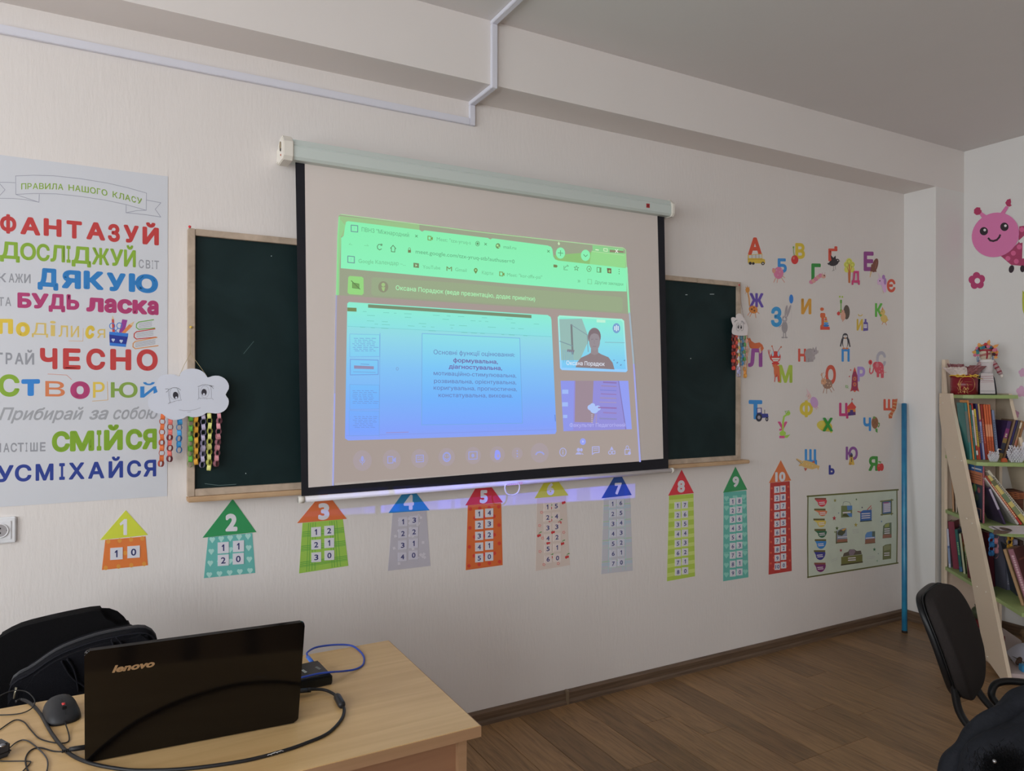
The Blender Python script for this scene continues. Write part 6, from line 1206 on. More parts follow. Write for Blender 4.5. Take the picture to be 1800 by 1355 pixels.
rbox('bottom_board', .012, .86, 0.001, WR, .03, .05, pm((165, 150, 150), 1.66, .5)); rbox('plinth', .03, .80, .02, WR - .02, 0, .03, M_cr)
for u, z in ((.06, 1.40), (.02, 1.44), (.015, 1.385), (.33, 1.07), (.245, 1.08), (.47, .735), (.40, .75), (.64, .40), (.535, .40), (.66, .06)): ell('screw_cap', R_(u, -.019, z), (.004, .004, .004), pm((205, 195, 180), 1.44, .4), rack, None, 8, 6)

rb = random.Random(21)
def book(u, v, z, t, h, d, lean, col, label, yaw=0.0, face=None, spine=None, pages=(165, 150, 130), group=None, tilt=0.0):
    """u,v: near bottom corner of the spine on the shelf; t thick, h high, d deep; lean tips the top towards +v"""
    L_a, Y_a = math.radians(lean), math.radians(yaw)
    ax = V_ * math.cos(Y_a) + U_ * math.sin(Y_a); dp = -U_ * math.cos(Y_a) + V_ * math.sin(Y_a)
    up = Vector((0, 0, 1)) * math.cos(L_a) + ax * math.sin(L_a); th = ax * math.cos(L_a) - Vector((0, 0, 1)) * math.sin(L_a)
    if tilt:
        q_ = math.radians(tilt); up2 = up * math.cos(q_) + dp * math.sin(q_); dp = dp * math.cos(q_) - up * math.sin(q_); up = up2
    o = R_(u, v, z + .0004)
    if lean > 0: o = o + Vector((0, 0, t * math.sin(L_a)))
    M = frame(o, th, dp, up); r = thing('book', label, 'book', o, group)
    mc = pm(col, 1.45, .4); c_ = min(.0025, t * .2)
    bm = bmesh.new(); bm_box(bm, 0, c_, 0, d, 0, h, M); bm_box(bm, t - c_, t, 0, d, 0, h, M); bm_box(bm, 0, t, 0, c_, 0, h, M); bm_obj('cover', bm, mc, r)
    box('pages', c_, t - c_, c_, d - .003, .003, h - .003, pm(pages, 1.5, .8), r, M)
    pl_ = lambda x, y: M @ Vector((x, -.0001, y)); nn = -dp
    if spine:
        f = Flat(pl_, nn, .0003, 1.5)
        for it in spine:
            y0, y1, c2, kind = it
            if kind == 'band': f.poly([(c_ * .2, y0 * h), (t - c_ * .2, y0 * h), (t - c_ * .2, y1 * h), (c_ * .2, y1 * h)], c2)
            else:
                y = y0 * h
                while y < y1 * h:
                    L = rb.uniform(.006, .012); f.poly([(t * .3, y), (t * .7, y), (t * .7, min(y + L, y1 * h)), (t * .3, min(y + L, y1 * h))], c2); y += L + .003
        f.build('spine_print', r)
    if face:
        side, items = face; x_ = -.0002 if side < 0 else t + .0002
        f = Flat(lambda a, b: M @ Vector((x_, a * d, b * h)), th * side, .0003, 1.5)
        for it in items:
            if it[0] == 'p': f.poly(it[1], it[2])
            elif it[0] == 'e': f.ell(*it[1], it[2], n=14)
            else: f.line(it[1], it[2], it[3])
        f.build('cover_print', r)
    return r
z2 = 1.079
bd = lambda a, b, c: (a, b, c, 'band'); tx = lambda a, b, c: (a, b, c, 'txt')
T2 = [
 (.020, .016, .335, (50, 110, 108), [bd(.30, .85, (95, 100, 95))], 'thick teal book first from the left on the second shelf'),
 (.038, .0085, .350, (195, 125, 50), [tx(.2, .7, (170, 80, 45))], 'thin orange-yellow book, tallest of the left group on the second shelf'),
 (.048, .009, .325, (45, 105, 100), [tx(.4, .6, (120, 140, 135))], 'thin teal book right of the orange-yellow one'),
 (.058, .009, .332, (160, 45, 35), [bd(.25, .80, (170, 155, 150)), bd(.80, .88, (190, 185, 180)), bd(.08, .16, (185, 180, 180))], 'red and white spined book between teal and yellow'),
 (.068, .011, .300, (190, 165, 45), [tx(.25, .85, (120, 95, 30)), bd(0, .25, (150, 45, 35))], 'shorter yellow-spined book with a red foot'),
 (.080, .010, .330, (45, 42, 92), [tx(.3, .5, (140, 120, 60))], 'dark blue book right of the yellow one'),
 (.091, .011, .330, (175, 140, 90), [bd(0, .68, (128, 132, 170)), bd(.68, .72, (130, 40, 80)), tx(.3, .6, (70, 60, 110))], 'beige and lavender spined book'),
 (.103, .014, .325, (135, 42, 32), [tx(.3, .75, (180, 90, 60))], 'dark red book before the orange trio'),
]
for v, t_, h, col, sp_, lb in T2: book(.33, v + .004, z2, t_, h - .008, .10, -5.5, col, lb, spine=sp_)
for i, lb in enumerate(('first orange book of the trio, next to the dark red one', 'middle orange book of the trio', 'last orange book of the trio, beside the gap')):
    book(.33, .122 + i * .0125, z2, .0115, .318, .13, -5, (190, 85, 38), lb, spine=[bd(.42, .64, (205, 130, 90)), tx(.1, .35, (150, 60, 35))], group='orange books on the second shelf')
book(.31, .172, z2, .015, .285, .18, -5.5, (112, 125, 155), 'pale blue book leaning alone right of the orange trio', spine=[tx(.3, .8, (70, 75, 95)), bd(0, .18, (120, 115, 90))])
book(.28, .193, z2, .022, .225, .15, 13, (62, 38, 85), 'purple and gold magazine standing behind the small paper swan', spine=[bd(.55, .8, (110, 35, 90)), bd(0, .55, (120, 95, 45)), bd(.15, .42, (45, 45, 58)), tx(.58, .68, (175, 165, 130))])
for i, (col, h, lb, sp_) in enumerate((((125, 98, 75), .235, 'thin brown book right of the purple magazine', None), ((48, 42, 90), .232, 'thin navy book among the right leaning books', None), ((90, 78, 68), .228, 'thin grey-brown book right of the navy one', None), ((160, 125, 88), .230, 'tan book with a pictured spine at the right', [bd(.8, .95, (185, 170, 150)), bd(.2, .5, (165, 100, 80)), bd(0, .2, (60, 50, 45))]), ((140, 98, 62), .225, 'brown book last in the right group of the second shelf', None))):
    book(.28, .219 + i * .0125, z2, .0115, h, .15, 14, col, lb, spine=sp_)
# swans folded of paper
def swan(u, v, z, s, label, beak):
    t = thing('paper_swan', label, 'ornament', R_(u, v, z)); bm = bmesh.new(); M = MR @ Matrix.Translation((u, v, z))
    rs = random.Random(int(s * 1000))
    for ring_ in range(8):
        zz = ring_ * .011 * s; rad = (.026 + .010 * math.sin(ring_ / 7 * 2.6)) * s; n = 16
        for k in range(n):
            a = 2 * math.pi * (k + (ring_ % 2) * .5) / n
            if ring_ > 4 and math.cos(a * 2) < .05: continue
            c = Vector((rad * math.cos(a), rad * math.sin(a) * 1.1, zz)); out = Vector((math.cos(a), math.sin(a), 0)); tan = Vector((-math.sin(a), math.cos(a), 0)) * .0052 * s
            pts = [c - tan, c + tan, c + out * .008 * s + Vector((0, 0, .015 * s)), c - out * .004 * s + Vector((0, 0, .012 * s))]
            vs = [bm.verts.new(M @ p) for p in pts]; bm.faces.new(vs[:3]); bm.faces.new((vs[0], vs[2], vs[3])); bm.faces.new((vs[1], vs[3], vs[2])); bm.faces.new((vs[0], vs[3], vs[1]))
    b_ = bm_obj('body', bm, pm((180, 178, 184), 1.66, .6), t)
    ell('body_core', R_(u, v, z + .038 * s), (.024 * s, .024 * s, .037 * s), pm((165, 163, 170), 1.58, .7), t)
    tube('neck', [R_(u - 0, v + .02 * s, z + .05 * s), R_(u + .01 * s, v + .036 * s, z + .075 * s), R_(u + .01 * s, v + .030 * s, z + .105 * s), R_(u + .01 * s, v + .040 * s, z + .115 * s)], [.009 * s, .0075 * s, .006 * s, .006 * s], pm((180, 178, 184), 1.66, .6), t, 8)
    tube('beak', [R_(u + .01 * s, v + .040 * s, z + .113 * s), R_(u + .012 * s, v + .062 * s, z + .108 * s)], [.0058 * s, .001], pm(beak, 1.6, .5), t, 6)
swan(.415, .112, z2, .62, 'small white folded paper swan on the second shelf beside the books', (205, 150, 25))
swan(.42, .225, z2, 1.0, 'larger white folded paper swan at the right end of the second shelf', (205, 150, 25))
t = thing('figure_base', 'small orange paper stand beside the small swan on the shelf edge', 'ornament', R_(.44, .148, z2)); prism('stand', [R_(.43, .140, z2), R_(.43, .172, z2), R_(.43, .166, z2 + .022), R_(.43, .146, z2 + .022)], U_ * .016, pm((165, 72, 30), 1.44), t, bev=.002)
ell('bead', R_(.46, .185, z2 + .004), (.004, .004, .004), pm((190, 190, 190), 1.58), t)

# ---- top shelf
z1 = 1.451
gb = thing('gift_box', 'round dark red gift box with gold print and yellow ribbon on top of the rack', 'box', R_(.13, .072, z1))
cA = R_(.13, .072, z1); M_red = pm((112, 14, 28), 1.51, .25)
bm = bmesh.new(); bmesh.ops.create_cone(bm, cap_ends=True, cap_tris=False, segments=40, radius1=.072, radius2=.072, depth=.118); bmesh.ops.translate(bm, verts=bm.verts[:], vec=cA + Vector((0, 0, .0595))); o = bm_obj('box_wall', bm, M_red, gb); 
for p_ in o.data.polygons: p_.use_smooth = abs(p_.normal.z) < .5
tocam = (CAM - cA); tocam.z = 0; tocam.normalize(); sidev = Vector((-tocam.y, tocam.x, 0))   # sidev points to the picture's left? fixed by sign below
if sidev.dot(RT) < 0: sidev = -sidev
cylp = lambda a, z: cA + (tocam * math.cos(a) + sidev * math.sin(a)) * .0726 + Vector((0, 0, z))
gold2 = pm((205, 165, 95), 1.9, .3, .5)
bm = bmesh.new(); bm_tube(bm, [cylp(.22 + .62 * math.cos(a), .062 + .046 * math.sin(a)) for a in [2 * math.pi * i / 36 for i in range(36)]], .0007, 6, True); bm_obj('gold_circle', bm, gold2, gb)
bm = bmesh.new(); rs = random.Random(2)
bm_tube(bm, [cylp(-.30 + .05 * math.sin(i), .01 + i * .011) for i in range(9)], .0009, 6)
for i in range(26):
    a, z_ = -.42 + rs.random() * .75, .006 + rs.random() * .03 * (1.6 if rs.random() < .3 else 1); bm_tube(bm, [cylp(a, z_), cylp(a + rs.uniform(-.1, .1), z_ + rs.uniform(.006, .016))], .0009, 5)
for i in range(12): a = -.42 + rs.random() * .22; z_ = .03 + rs.random() * .045; bm_tube(bm, [cylp(a, z_), cylp(a + rs.uniform(-.1, .1), z_ + .012)], .0009, 5)
o = bm_obj('gold_twigs', bm, gold2, gb); o['kind'] = 'stuff'
bm = bmesh.new()
for r_ in range(2):
    for i in range(7): a = .05 + i * .075 + r_ * .05; bm_tube(bm, [cylp(a, .078 - r_ * .018), cylp(a + .045, .078 - r_ * .018)], .0008, 5)
bm_obj('gold_lettering', bm, gold2, gb)
tube('ribbon', [cA + Vector((math.cos(a) * .0745, math.sin(a) * .0745, .112 + .004 * math.sin(3 * a))) for a in [2 * math.pi * i / 30 for i in range(30)]], .0038, pm((190, 150, 20), 1.51, .35), gb, 6, closed=True)
for a_ in (-.25, .62):
    c = cylp(a_, .112) + tocam * .004
    for s_ in (-1, 1): tube('ribbon_bow', [c, c + sidev * .016 * s_ + Vector((0, 0, .008)), c + sidev * .024 * s_, c + sidev * .012 * s_ - Vector((0, 0, .006)), c], .0028, pm((190, 150, 20), 1.51, .35), gb, 6, sm=3)
tube('ribbon', [cylp(.7, .110), cylp(.9, .10) + sidev * .012, cylp(1.0, .092) + sidev * .035], .0014, pm((190, 150, 20), 1.51, .35), gb, 6)
def crumple(name, u0, u1, cen, hgt, r0, r1, m, par, seed, lean=Vector((0, 0, 0)), amp=.005, nz=6, na=28):
    rs_ = random.Random(seed); V = []; F = []
    for j in range(nz + 1):
        for i in range(na + 1):
            a = u0 + (u1 - u0) * i / na; rr_ = r0 + (r1 - r0) * j / nz + (rs_.uniform(-amp, amp) * j / nz) + math.sin(a * 9) * amp * .5 * j / nz
            V.append(cen + (tocam * math.cos(a) + sidev * math.sin(a)) * rr_ + Vector((0, 0, hgt * j / nz + rs_.uniform(-amp, amp) * .7 * j / nz)) + lean * (j / nz) ** 1.3)
    for j in range(nz):
        for i in range(na): b_ = j * (na + 1) + i; F.append([b_, b_ + 1, b_ + na + 2, b_ + na + 1])
    return mesh_obj(name, V, F, m, par, False)
crumple('tissue_paper', -1.9, .25, cA + Vector((0, 0, .112)), .052, .066, .098, pm((178, 165, 160), 1.66, .6), gb, 3, lean=-sidev * .012)
crumple('tissue_paper', -1.2, -.1, cA + Vector((0, 0, .112)), .040, .070, .085, pm((188, 176, 170), 1.66, .6), gb, 9, lean=sidev * .012 + tocam * .004)
crumple('red_lining', -.3, 1.4, cA + Vector((0, 0, .108)), .050, .062, .070, pm((155, 35, 25), 1.51, .5), gb, 5)
M_pf = pm((120, 68, 72), 1.58, .25, bump=1.0, bscale=80, var=.6)
crumple('patterned_wrap', .0, 3.4, cA + Vector((0, 0, .110)), .062, .066, .085, M_pf, gb, 7, lean=sidev * .028)
crumple('patterned_wrap', 3.0, 4.8, cA + Vector((0, 0, .112)), .075, .060, .075, M_pf, gb, 8, lean=-sidev * .012)
# doll
dl = thing('rag_doll', 'rag doll with a flower wreath and white embroidered apron on top of the rack', 'doll', R_(.12, .200, z1))
D0 = R_(.12, .200, z1); dp_ = lambda x, y, z: D0 + sidev * x + tocam * y + Vector((0, 0, z)); MD = frame(D0, sidev, tocam, Vector((0, 0, 1)))
def sack(nm, prof, m, par, n=24):
    V = []; F = []
    for j, (z, rx, ry, ox) in enumerate(prof):
        for i in range(n): a = 2 * math.pi * i / n; V.append(MD @ Vector((ox + rx * math.cos(a), ry * math.sin(a), z)))
    for j in range(len(prof) - 1):
        for i in range(n): F.append([j * n + i, j * n + (i + 1) % n, (j + 1) * n + (i + 1) % n, (j + 1) * n + i])
    F.append(list(range(n))[::-1]); F.append([(len(prof) - 1) * n + i for i in range(n)])
    return mesh_obj(nm, V, F, m, par, True)
M_dw = pm((172, 164, 164), 1.66, .8, bump=.6, bscale=400)
sack('skirt', [(0, .052, .045, 0), (.05, .050, .043, -.002), (.10, .040, .034, 0), (.13, .026, .024, 0)], pm((30, 30, 42), 1.6, .8), dl)
sack('torso', [(.12, .026, .022, 0), (.15, .034, .027, 0), (.19, .036, .028, 0), (.208, .028, .022, 0)], M_dw, dl)
apq = lambda x, y: dp_(x, .049 - .000 * y - .012 * (y / .13), y)
prism('apron', [apq(-.034, .010), apq(.042, .014), apq(.036, .075), apq(.030, .128), apq(-.030, .130), apq(-.034, .07)], tocam * .004, M_dw, dl, bev=.001)
f = Flat(lambda x, y: apq(x, y) + tocam * .0042, tocam, .0004, 2.0); dk = (120, 45, 62)
f.line([(-.030, .108), (.031, .112)], .0022, dk)
for y in (.082, .096): f.line([(-.031 + i * .0052, y + (.004 if i % 2 else 0)) for i in range(13)], .0016, dk)
f.line([(-.031, .073), (.034, .076)], .0012, dk).line([(-.030 + i * .005, .020 + (.005 if i % 2 else 0)) for i in range(15)], .0016, (95, 100, 98)); f.build('embroidery', dl)
bm = bmesh.new()
for i in range(15): bm_ell(bm, apq(-.031 + i * .0050, .010) + tocam * .003, (.0034, .0034, .0050), None, 8, 6)
bm_obj('lace_hem', bm, M_dw, dl, True)
hd_ = dp_(-.006, .004, .243); ell('head', hd_, (.036, .034, .038), pm((172, 158, 138), 1.58, .8), dl)
M_rt = pm((145, 28, 48), 1.44, .7)
hp_ = lambda a, b: hd_ + tocam * (.0352 * math.cos(a) * math.cos(b)) + sidev * (.0375 * math.sin(a) * math.cos(b)) + Vector((0, 0, .0392 * math.sin(b)))
for k_ in (-.10, .02, .14): tube('face_thread', [hp_(-.9 + i * .2, k_ - .25 + .04 * i) for i in range(9)], .0016, M_rt, dl, 6)
for k_ in (.14, .27): tube('face_thread', [hp_(k_ , -.8 + i * .2) for i in range(8)], .0022, M_rt, dl, 6)
tube('red_headband', [hp_(-1.2 + i * .2, .55 + .1 * math.cos(-1.2 + i * .2)) for i in range(13)], .006, M_rt, dl, 8)
sack('collar', [(.190, .030, .030, 0), (.203, .040, .036, 0), (.214, .024, .022, 0)], pm((185, 180, 178), 1.73, .8), dl)
for s_, pts in ((1, [(.030, 0, .205), (.046, .004, .175), (.062, .008, .140), (.070, .010, .122)]), (-1, [(-.030, 0, .205), (-.040, .012, .175), (-.040, .024, .150)])):
    tube('sleeve', [dp_(*p) for p in pts], [.010, .012, .0125, .011], pm((150, 120, 122), 1.58, .8, bump=.8, bscale=200, var=.5), dl, 10)
    ell('hand', dp_(*pts[-1]) + Vector((0, 0, -.010)) + sidev * .004 * s_, (.0085, .0085, .011), pm((185, 175, 168), 1.66, .8), dl)
    if s_ > 0:
        for a_, b_ in ((.25, .33), (.48, .58), (.78, .86)): tube('sleeve_trim', [dp_(*pts[0]).lerp(dp_(*pts[-1]), a_), dp_(*pts[0]).lerp(dp_(*pts[-1]), b_)], .0132, pm((130, 40, 55), 1.44, .8), dl, 10)
rs = random.Random(31); cols = [(195, 110, 140), (200, 150, 50), (45, 105, 130), (170, 40, 45), (185, 100, 125), (60, 130, 120), (190, 120, 60), (70, 40, 45)]
for i in range(26):
    a = -.15 + (math.pi + .3) * (i % 13) / 12; rr_ = .043 + (.012 if i >= 13 else 0) + rs.uniform(-.004, .004)
    c = hd_ + sidev * (-math.cos(a) * rr_) + Vector((0, 0, math.sin(a) * rr_ * .95 + .004)) + tocam * (rs.uniform(.004, .026) if i < 13 else rs.uniform(-.01, .012)); col = cols[(i * 5 + i // 4) % 8]
    bm = bmesh.new(); nrm = (tocam + Vector((rs.uniform(-.5, .5), rs.uniform(-.5, .5), rs.uniform(-.2, .6)))).normalized(); ex_ = nrm.cross(Vector((0, 0, 1))).normalized(); ey_ = nrm.cross(ex_)
    for k in range(5):
        b_ = k * 1.257 + i; bm_ell(bm, c + (ex_ * math.cos(b_) + ey_ * math.sin(b_)) * .0062, (.0052, .0052, .0052), None, 8, 5)
    bm_ell(bm, c + nrm * .004, (.0035, .0035, .0035), None, 6, 4); bm_obj('wreath_flower', bm, pm(col, 1.6, .6), dl, True)
for x, z_, dx, dz in ((.012, .058, .008, .030), (.040, .040, .026, .018), (-.030, .052, -.006, .018), (-.052, .012, -.018, .004), (.046, .008, .018, .006), (.044, -.018, .018, -.004)):
    c = hd_ + sidev * x + Vector((0, 0, z_)) + tocam * .004; e1 = c + sidev * dx + Vector((0, 0, dz)); n_ = Vector((-dz, dx)).normalized() * .008; w_ = sidev * n_.x + Vector((0, 0, n_.y))
    prism('wreath_leaf', [c + w_, c.lerp(e1, .5) + w_ * 1.1, e1, c.lerp(e1, .5) - w_ * 1.1, c - w_], tocam * .002, pm((200, 130, 45), 1.51, .5), dl)
for x, z_ in ((-.040, -.030), (.034, -.026), (-.034, -.040)): tube('wreath_ribbon', [hd_ + sidev * x + Vector((0, 0, z_ + .025)), hd_ + sidev * (x * 1.08) + Vector((0, 0, z_)), hd_ + sidev * x * 1.02 + Vector((0, 0, z_ - .016))], .006, pm((40, 95, 150), 1.44, .5), dl, 8, flat=.3)
t = thing('black_box', 'small black box with gold marks between the red hat box and the doll', 'box', R_(.06, .19, z1)); p = R_(.075, .150, z1)
Mx = frame(p, sidev, tocam, Vector((0, 0, 1))); box('box_body', -.028, .030, -.028, .028, 0, .115, pm((22, 22, 26), 1.4, .3), t, Mx, bev=.001); box('gold_label', -.012, .008, .0275, .029, .060, .085, pm((150, 115, 30), 2, .4), t, Mx); box('gold_label', -.014, .016, .0275, .029, .024, .034, pm((170, 145, 40), 2, .4), t, Mx)

# ---- third shelf
z3 = .743
for i, (v, t_, h, col, lb) in enumerate(((.03, .010, .235, (160, 118, 80), 'tan thin booklet left of the slanted post on the third shelf'), (.042, .006, .235, (180, 165, 150), 'off-white thin booklet left of the post on the third shelf'), (.050, .008, .235, (150, 140, 115), 'greyish booklet left of the post on the third shelf'), (.060, .008, .220, (60, 110, 160), 'blue booklet left of the post on the third shelf'), (.070, .012, .210, (90, 120, 80), 'green booklet left of the post on the third shelf'))):
    book(.13 + i * .026, .010 + i * .009, z3, t_, h, .08, -2, col, lb, yaw=25)
FB = [('p', [(0, 0), (1, 0), (1, 1), (0, 1)], (35, 48, 62)), ('p', [(0, .88), (1, .88), (1, 1), (0, 1)], (25, 85, 140)), ('l', [(.1, .93), (.75, .93)], .025, (170, 180, 190)), ('p', [(0, .66), (1, .66), (1, .88), (0, .88)], (165, 98, 65)), ('l', [(.1, .82), (.9, .82)], .012, (100, 55, 40)), ('l', [(.1, .78), (.9, .78)], .012, (100, 55, 40)), ('l', [(.1, .74), (.9, .74)], .012, (100, 55, 40)), ('e', (.55, .58, .16, .07), (70, 120, 70)), ('e', (.25, .56, .10, .05), (120, 60, 65)), ('e', (.4, .42, .14, .06), (60, 75, 60)), ('e', (.7, .38, .08, .05), (110, 80, 70)), ('p', [(.08, .04), (.6, .04), (.6, .24), (.08, .24)], (140, 95, 80)), ('p', [(.14, .06), (.54, .06), (.54, .22), (.14, .22)], (55, 60, 85))]
book(.50, .022, z3, .010, .315, .18, 0, (140, 75, 85), 'upright picture book with a blue and orange cover on the third shelf', yaw=0, face=(-1, FB), spine=[tx(.1, .9, (160, 95, 105))])
book(.46, .036, z3, .010, .335, .06, 0, (145, 95, 60), 'brown folder behind the upright picture book', yaw=-15)
for (v, t_, h, col, lean, lb, sp_) in ((.120, .012, .215, (58, 45, 72), -22, 'dark purple thin book leaning on the upright picture book', [bd(.4, .95, (150, 140, 155))]), (.185, .012, .30, (172, 165, 160), -33, 'white book leaning left on the third shelf', [tx(.1, .3, (120, 100, 100))]), (.200, .013, .31, (165, 42, 32), -34, 'red book leaning left on the third shelf', [tx(.15, .85, (200, 170, 120))]), (.222, .024, .32, (178, 160, 85), -36, 'yellow book leaning left on the third shelf', [bd(.8, .9, (90, 90, 60)), bd(.45, .62, (95, 110, 80)), bd(.2, .35, (110, 115, 80))]), (.252, .016, .36, (175, 168, 150), -37, 'cream book on top of the leaning pile', [tx(.2, .9, (90, 85, 80))])):
    book(.52, v, z3, t_, h, .20, lean, col, lb, spine=sp_)
t = thing('basket', 'dark brown and orange wicker basket at the right of the third shelf', 'basket', R_(.30, .275, z3)); bm = bmesh.new()
bmesh.ops.create_cone(bm, cap_ends=True, segments=20, radius1=.05, radius2=.062, depth=.16); bmesh.ops.translate(bm, verts=bm.verts[:], vec=R_(.28, .30, z3 + .081)); bm_obj('basket_body', bm, pm((92, 55, 42), 1.44, .8, bump=1, bscale=60, var=.5), t)
for k in range(6): tube('rim_weave', [R_(.28, .30, z3 + .150 - k * .006) + Vector((math.cos(a) * (.063 - k * .0006), math.sin(a) * (.063 - k * .0006), .003 * math.sin(a * 8 + k * 3))) for a in [2 * math.pi * i / 32 for i in range(32)]], .0035, pm((150, 85, 50), 1.44, .8), t, 6, closed=True)
# third paper cloud lying on the shelf edge with its chains hanging down
cl = thing('cloud_garland', 'white paper cloud lying on the third rack shelf, its coloured chains hanging over the edge', 'decoration', R_(.72, .15, z3))
oc = [(.60, .02), (.66, -.012), (.74, .0), (.80, .02), (.815, .06), (.80, .10), (.825, .15), (.81, .20), (.83, .25), (.80, .31), (.74, .33), (.66, .32), (.60, .28), (.57, .2), (.585, .1)]
prism('cloud_body', [R_(x, y, z3 + .0035 + .002 * math.sin(i)) for i, (x, y) in enumerate(smooth2(oc, 2))], (0, 0, .0012), pm((178, 172, 176), 1.66, .55), cl)
f = Flat(lambda x, y: R_(x, y, z3 + .008), (0, 0, 1), .0003, 2); f.ell(.70, .05, .05, .022, (75, 58, 50)).ell(.71, .06, .02, .010, (30, 25, 25)).ell(.72, .22, .04, .02, (75, 58, 50)).line([(.64, .01), (.78, .0)], .006, (50, 40, 38)); f.build('drawn_face', cl)
prism('paper_flap', [R_(.74, -.022, z3 + .010), R_(.79, -.05, z3 - .004), R_(.83, -.01, z3 + .006), R_(.80, .03, z3 + .012)], (0, 0, .0012), pm((95, 75, 62), 1.44, .6), cl)
for px_, y0, y1, col, c2, nk in ((1743, 930, 976, (30, 110, 170), (25, 85, 130), 0), (1750, 930, 980, (180, 120, 130), (150, 95, 105), 1), (1775, 932, 990, (195, 150, 25), (175, 130, 25), 0), (1785, 932, 990, (140, 132, 155), (110, 105, 120), 1)):
    a = AZ(px_, y0, z3 - .0); dpt = (a - CAM).dot(FW); a = CAM + _ray(px_, y0) * min(dpt, 4.08); b = a.copy(); b.z = CAM.z + (_ray(px_ - (3 if px_ < 1760 else -3), y1) * ((a - CAM).dot(FW))).z
    chain(cl, a, b, col, c2, 1.6, phase=nk, rot=.6, sc=1.35)
# ---- fourth shelf
z4 = .392
book(.07, .012, z4, .012, .235, .12, -3, (165, 165, 180), 'white book with a blue splash at the far left of the fourth shelf', yaw=34, spine=[bd(.1, .5, (110, 125, 155)), bd(.5, .56, (70, 90, 130))])
book(.10, .026, z4, .034, .285, .16, -6, (110, 30, 50), 'thick crimson book on the fourth shelf', yaw=34, face=(1, [('p', [(0, 0), (1, 0), (1, 1), (0, 1)], (110, 30, 50)), ('e', (.6, .85, .08, .05), (75, 40, 95)), ('e', (.5, .72, .06, .03), (160, 90, 70))]))
book(.17, .034, z4, .016, .25, .15, -6, (25, 85, 80), 'dark green book in front of the crimson one', yaw=34, spine=[bd(0, .12, (40, 80, 120)), tx(.4, .7, (110, 150, 100))], face=(1, [('p', [(0, 0), (1, 0), (1, 1), (0, 1)], (60, 90, 130))]))
book(.22, .036, z4, .012, .235, .15, -6, (165, 165, 135), 'book with a white spine and red and yellow cover, front of the left group', yaw=34, face=(1, [('p', [(0, 0), (1, 0), (1, 1), (0, 1)], (70, 90, 55)), ('p', [(0, .78), (1, .78), (1, 1), (0, 1)], (150, 45, 35)), ('p', [(0, .55), (1, .55), (1, .78), (0, .78)], (180, 125, 45)), ('e', (.5, .5, .16, .12), (170, 165, 170)), ('e', (.4, .25, .2, .1), (110, 130, 60))]))
book(.27, .038, z4, .008, .17, .12, -6, (130, 140, 95), 'low green booklet nearest to the slanted post', yaw=34, spine=[tx(.1, .8, (60, 80, 40))])
DB = [('p', [(0, 0), (1, 0), (1, 1), (0, 1)], (75, 32, 26)), ('p', [(0, 0), (1, 0), (1, .5), (.5, .55), (0, .45)], (45, 38, 34)), ('e', (.6, .3, .22, .14), (85, 75, 65)), ('e', (.3, .2, .16, .12), (60, 65, 60)), ('l', [(.2, .8), (.8, .8)], .03, (110, 60, 45))]
book(.86, .075, z4, .026, .285, .15, -17, (130, 82, 92), 'thick old book with a pink spine leaning at the front of the fourth shelf', yaw=42, face=(1, DB), spine=[tx(.1, .9, (175, 140, 145))], pages=(150, 115, 75))
book(.85, .056, z4, .015, .282, .14, -17, (150, 118, 82), 'tan-edged book against the left of the thick old pink-spined book', yaw=42)
book(.66, .12, z4, .018, .26, .17, -9, (55, 60, 72), 'dark blue-grey book behind the thick old book', yaw=10)
book(.50, .06, z4, .03, .30, .2, -3, (80, 25, 35), 'dark maroon book in the shade behind the chains', yaw=-10)
book(.55, .12, z4, .025, .30, .2, -2, (95, 95, 110), 'grey patterned book in the shade behind the chains', yaw=-10, spine=[tx(.1, .9, (140, 140, 150))])
book(.60, .16, z4, .02, .28, .2, 0, (70, 50, 45), 'brown book in the shade under the third shelf')
t = thing('rolled_binder', 'white-backed binder with a blue, red and purple cover on the fourth rack shelf', 'binder', R_(.80, .17, z4)); Mx = MR @ Matrix.Translation((.80, .165, z4)) @ Matrix.Rotation(-.35, 4, 'Z')
box('white_back', -.14, .0, -.006, .0, .001, .31, pm((175, 175, 185), 1.58, .5), t, Mx, bev=.001); box('cover', 0, .012, -.006, .075, .001, .33, pm((35, 90, 150), 1.44, .35), t, Mx, bev=.004); box('red_band', .0005, .0135, -.0062, .076, .16, .19, pm((150, 60, 65), 1.44, .35), t, Mx, bev=.004); box('purple_band', .0005, .0132, -.0061, .03, .03, .16, pm((110, 35, 90), 1.44, .35), t, Mx, bev=.004); box('green_foot', .0005, .0136, -.006, .04, .001, .05, pm((85, 110, 70), 1.44, .35), t, Mx, bev=.003)
t = thing('hair_clip', 'small dark wire clip lying on the front of the fourth shelf', 'clip', R_(.93, .12, z4)); tube('wire', [R_(.93, .10, z4 + .003), R_(.935, .12, z4 + .008), R_(.925, .14, z4 + .003), R_(.93, .17, z4 + .006), R_(.93, .19, z4 + .003)], .0022, M_bk, t, 6, sm=4)
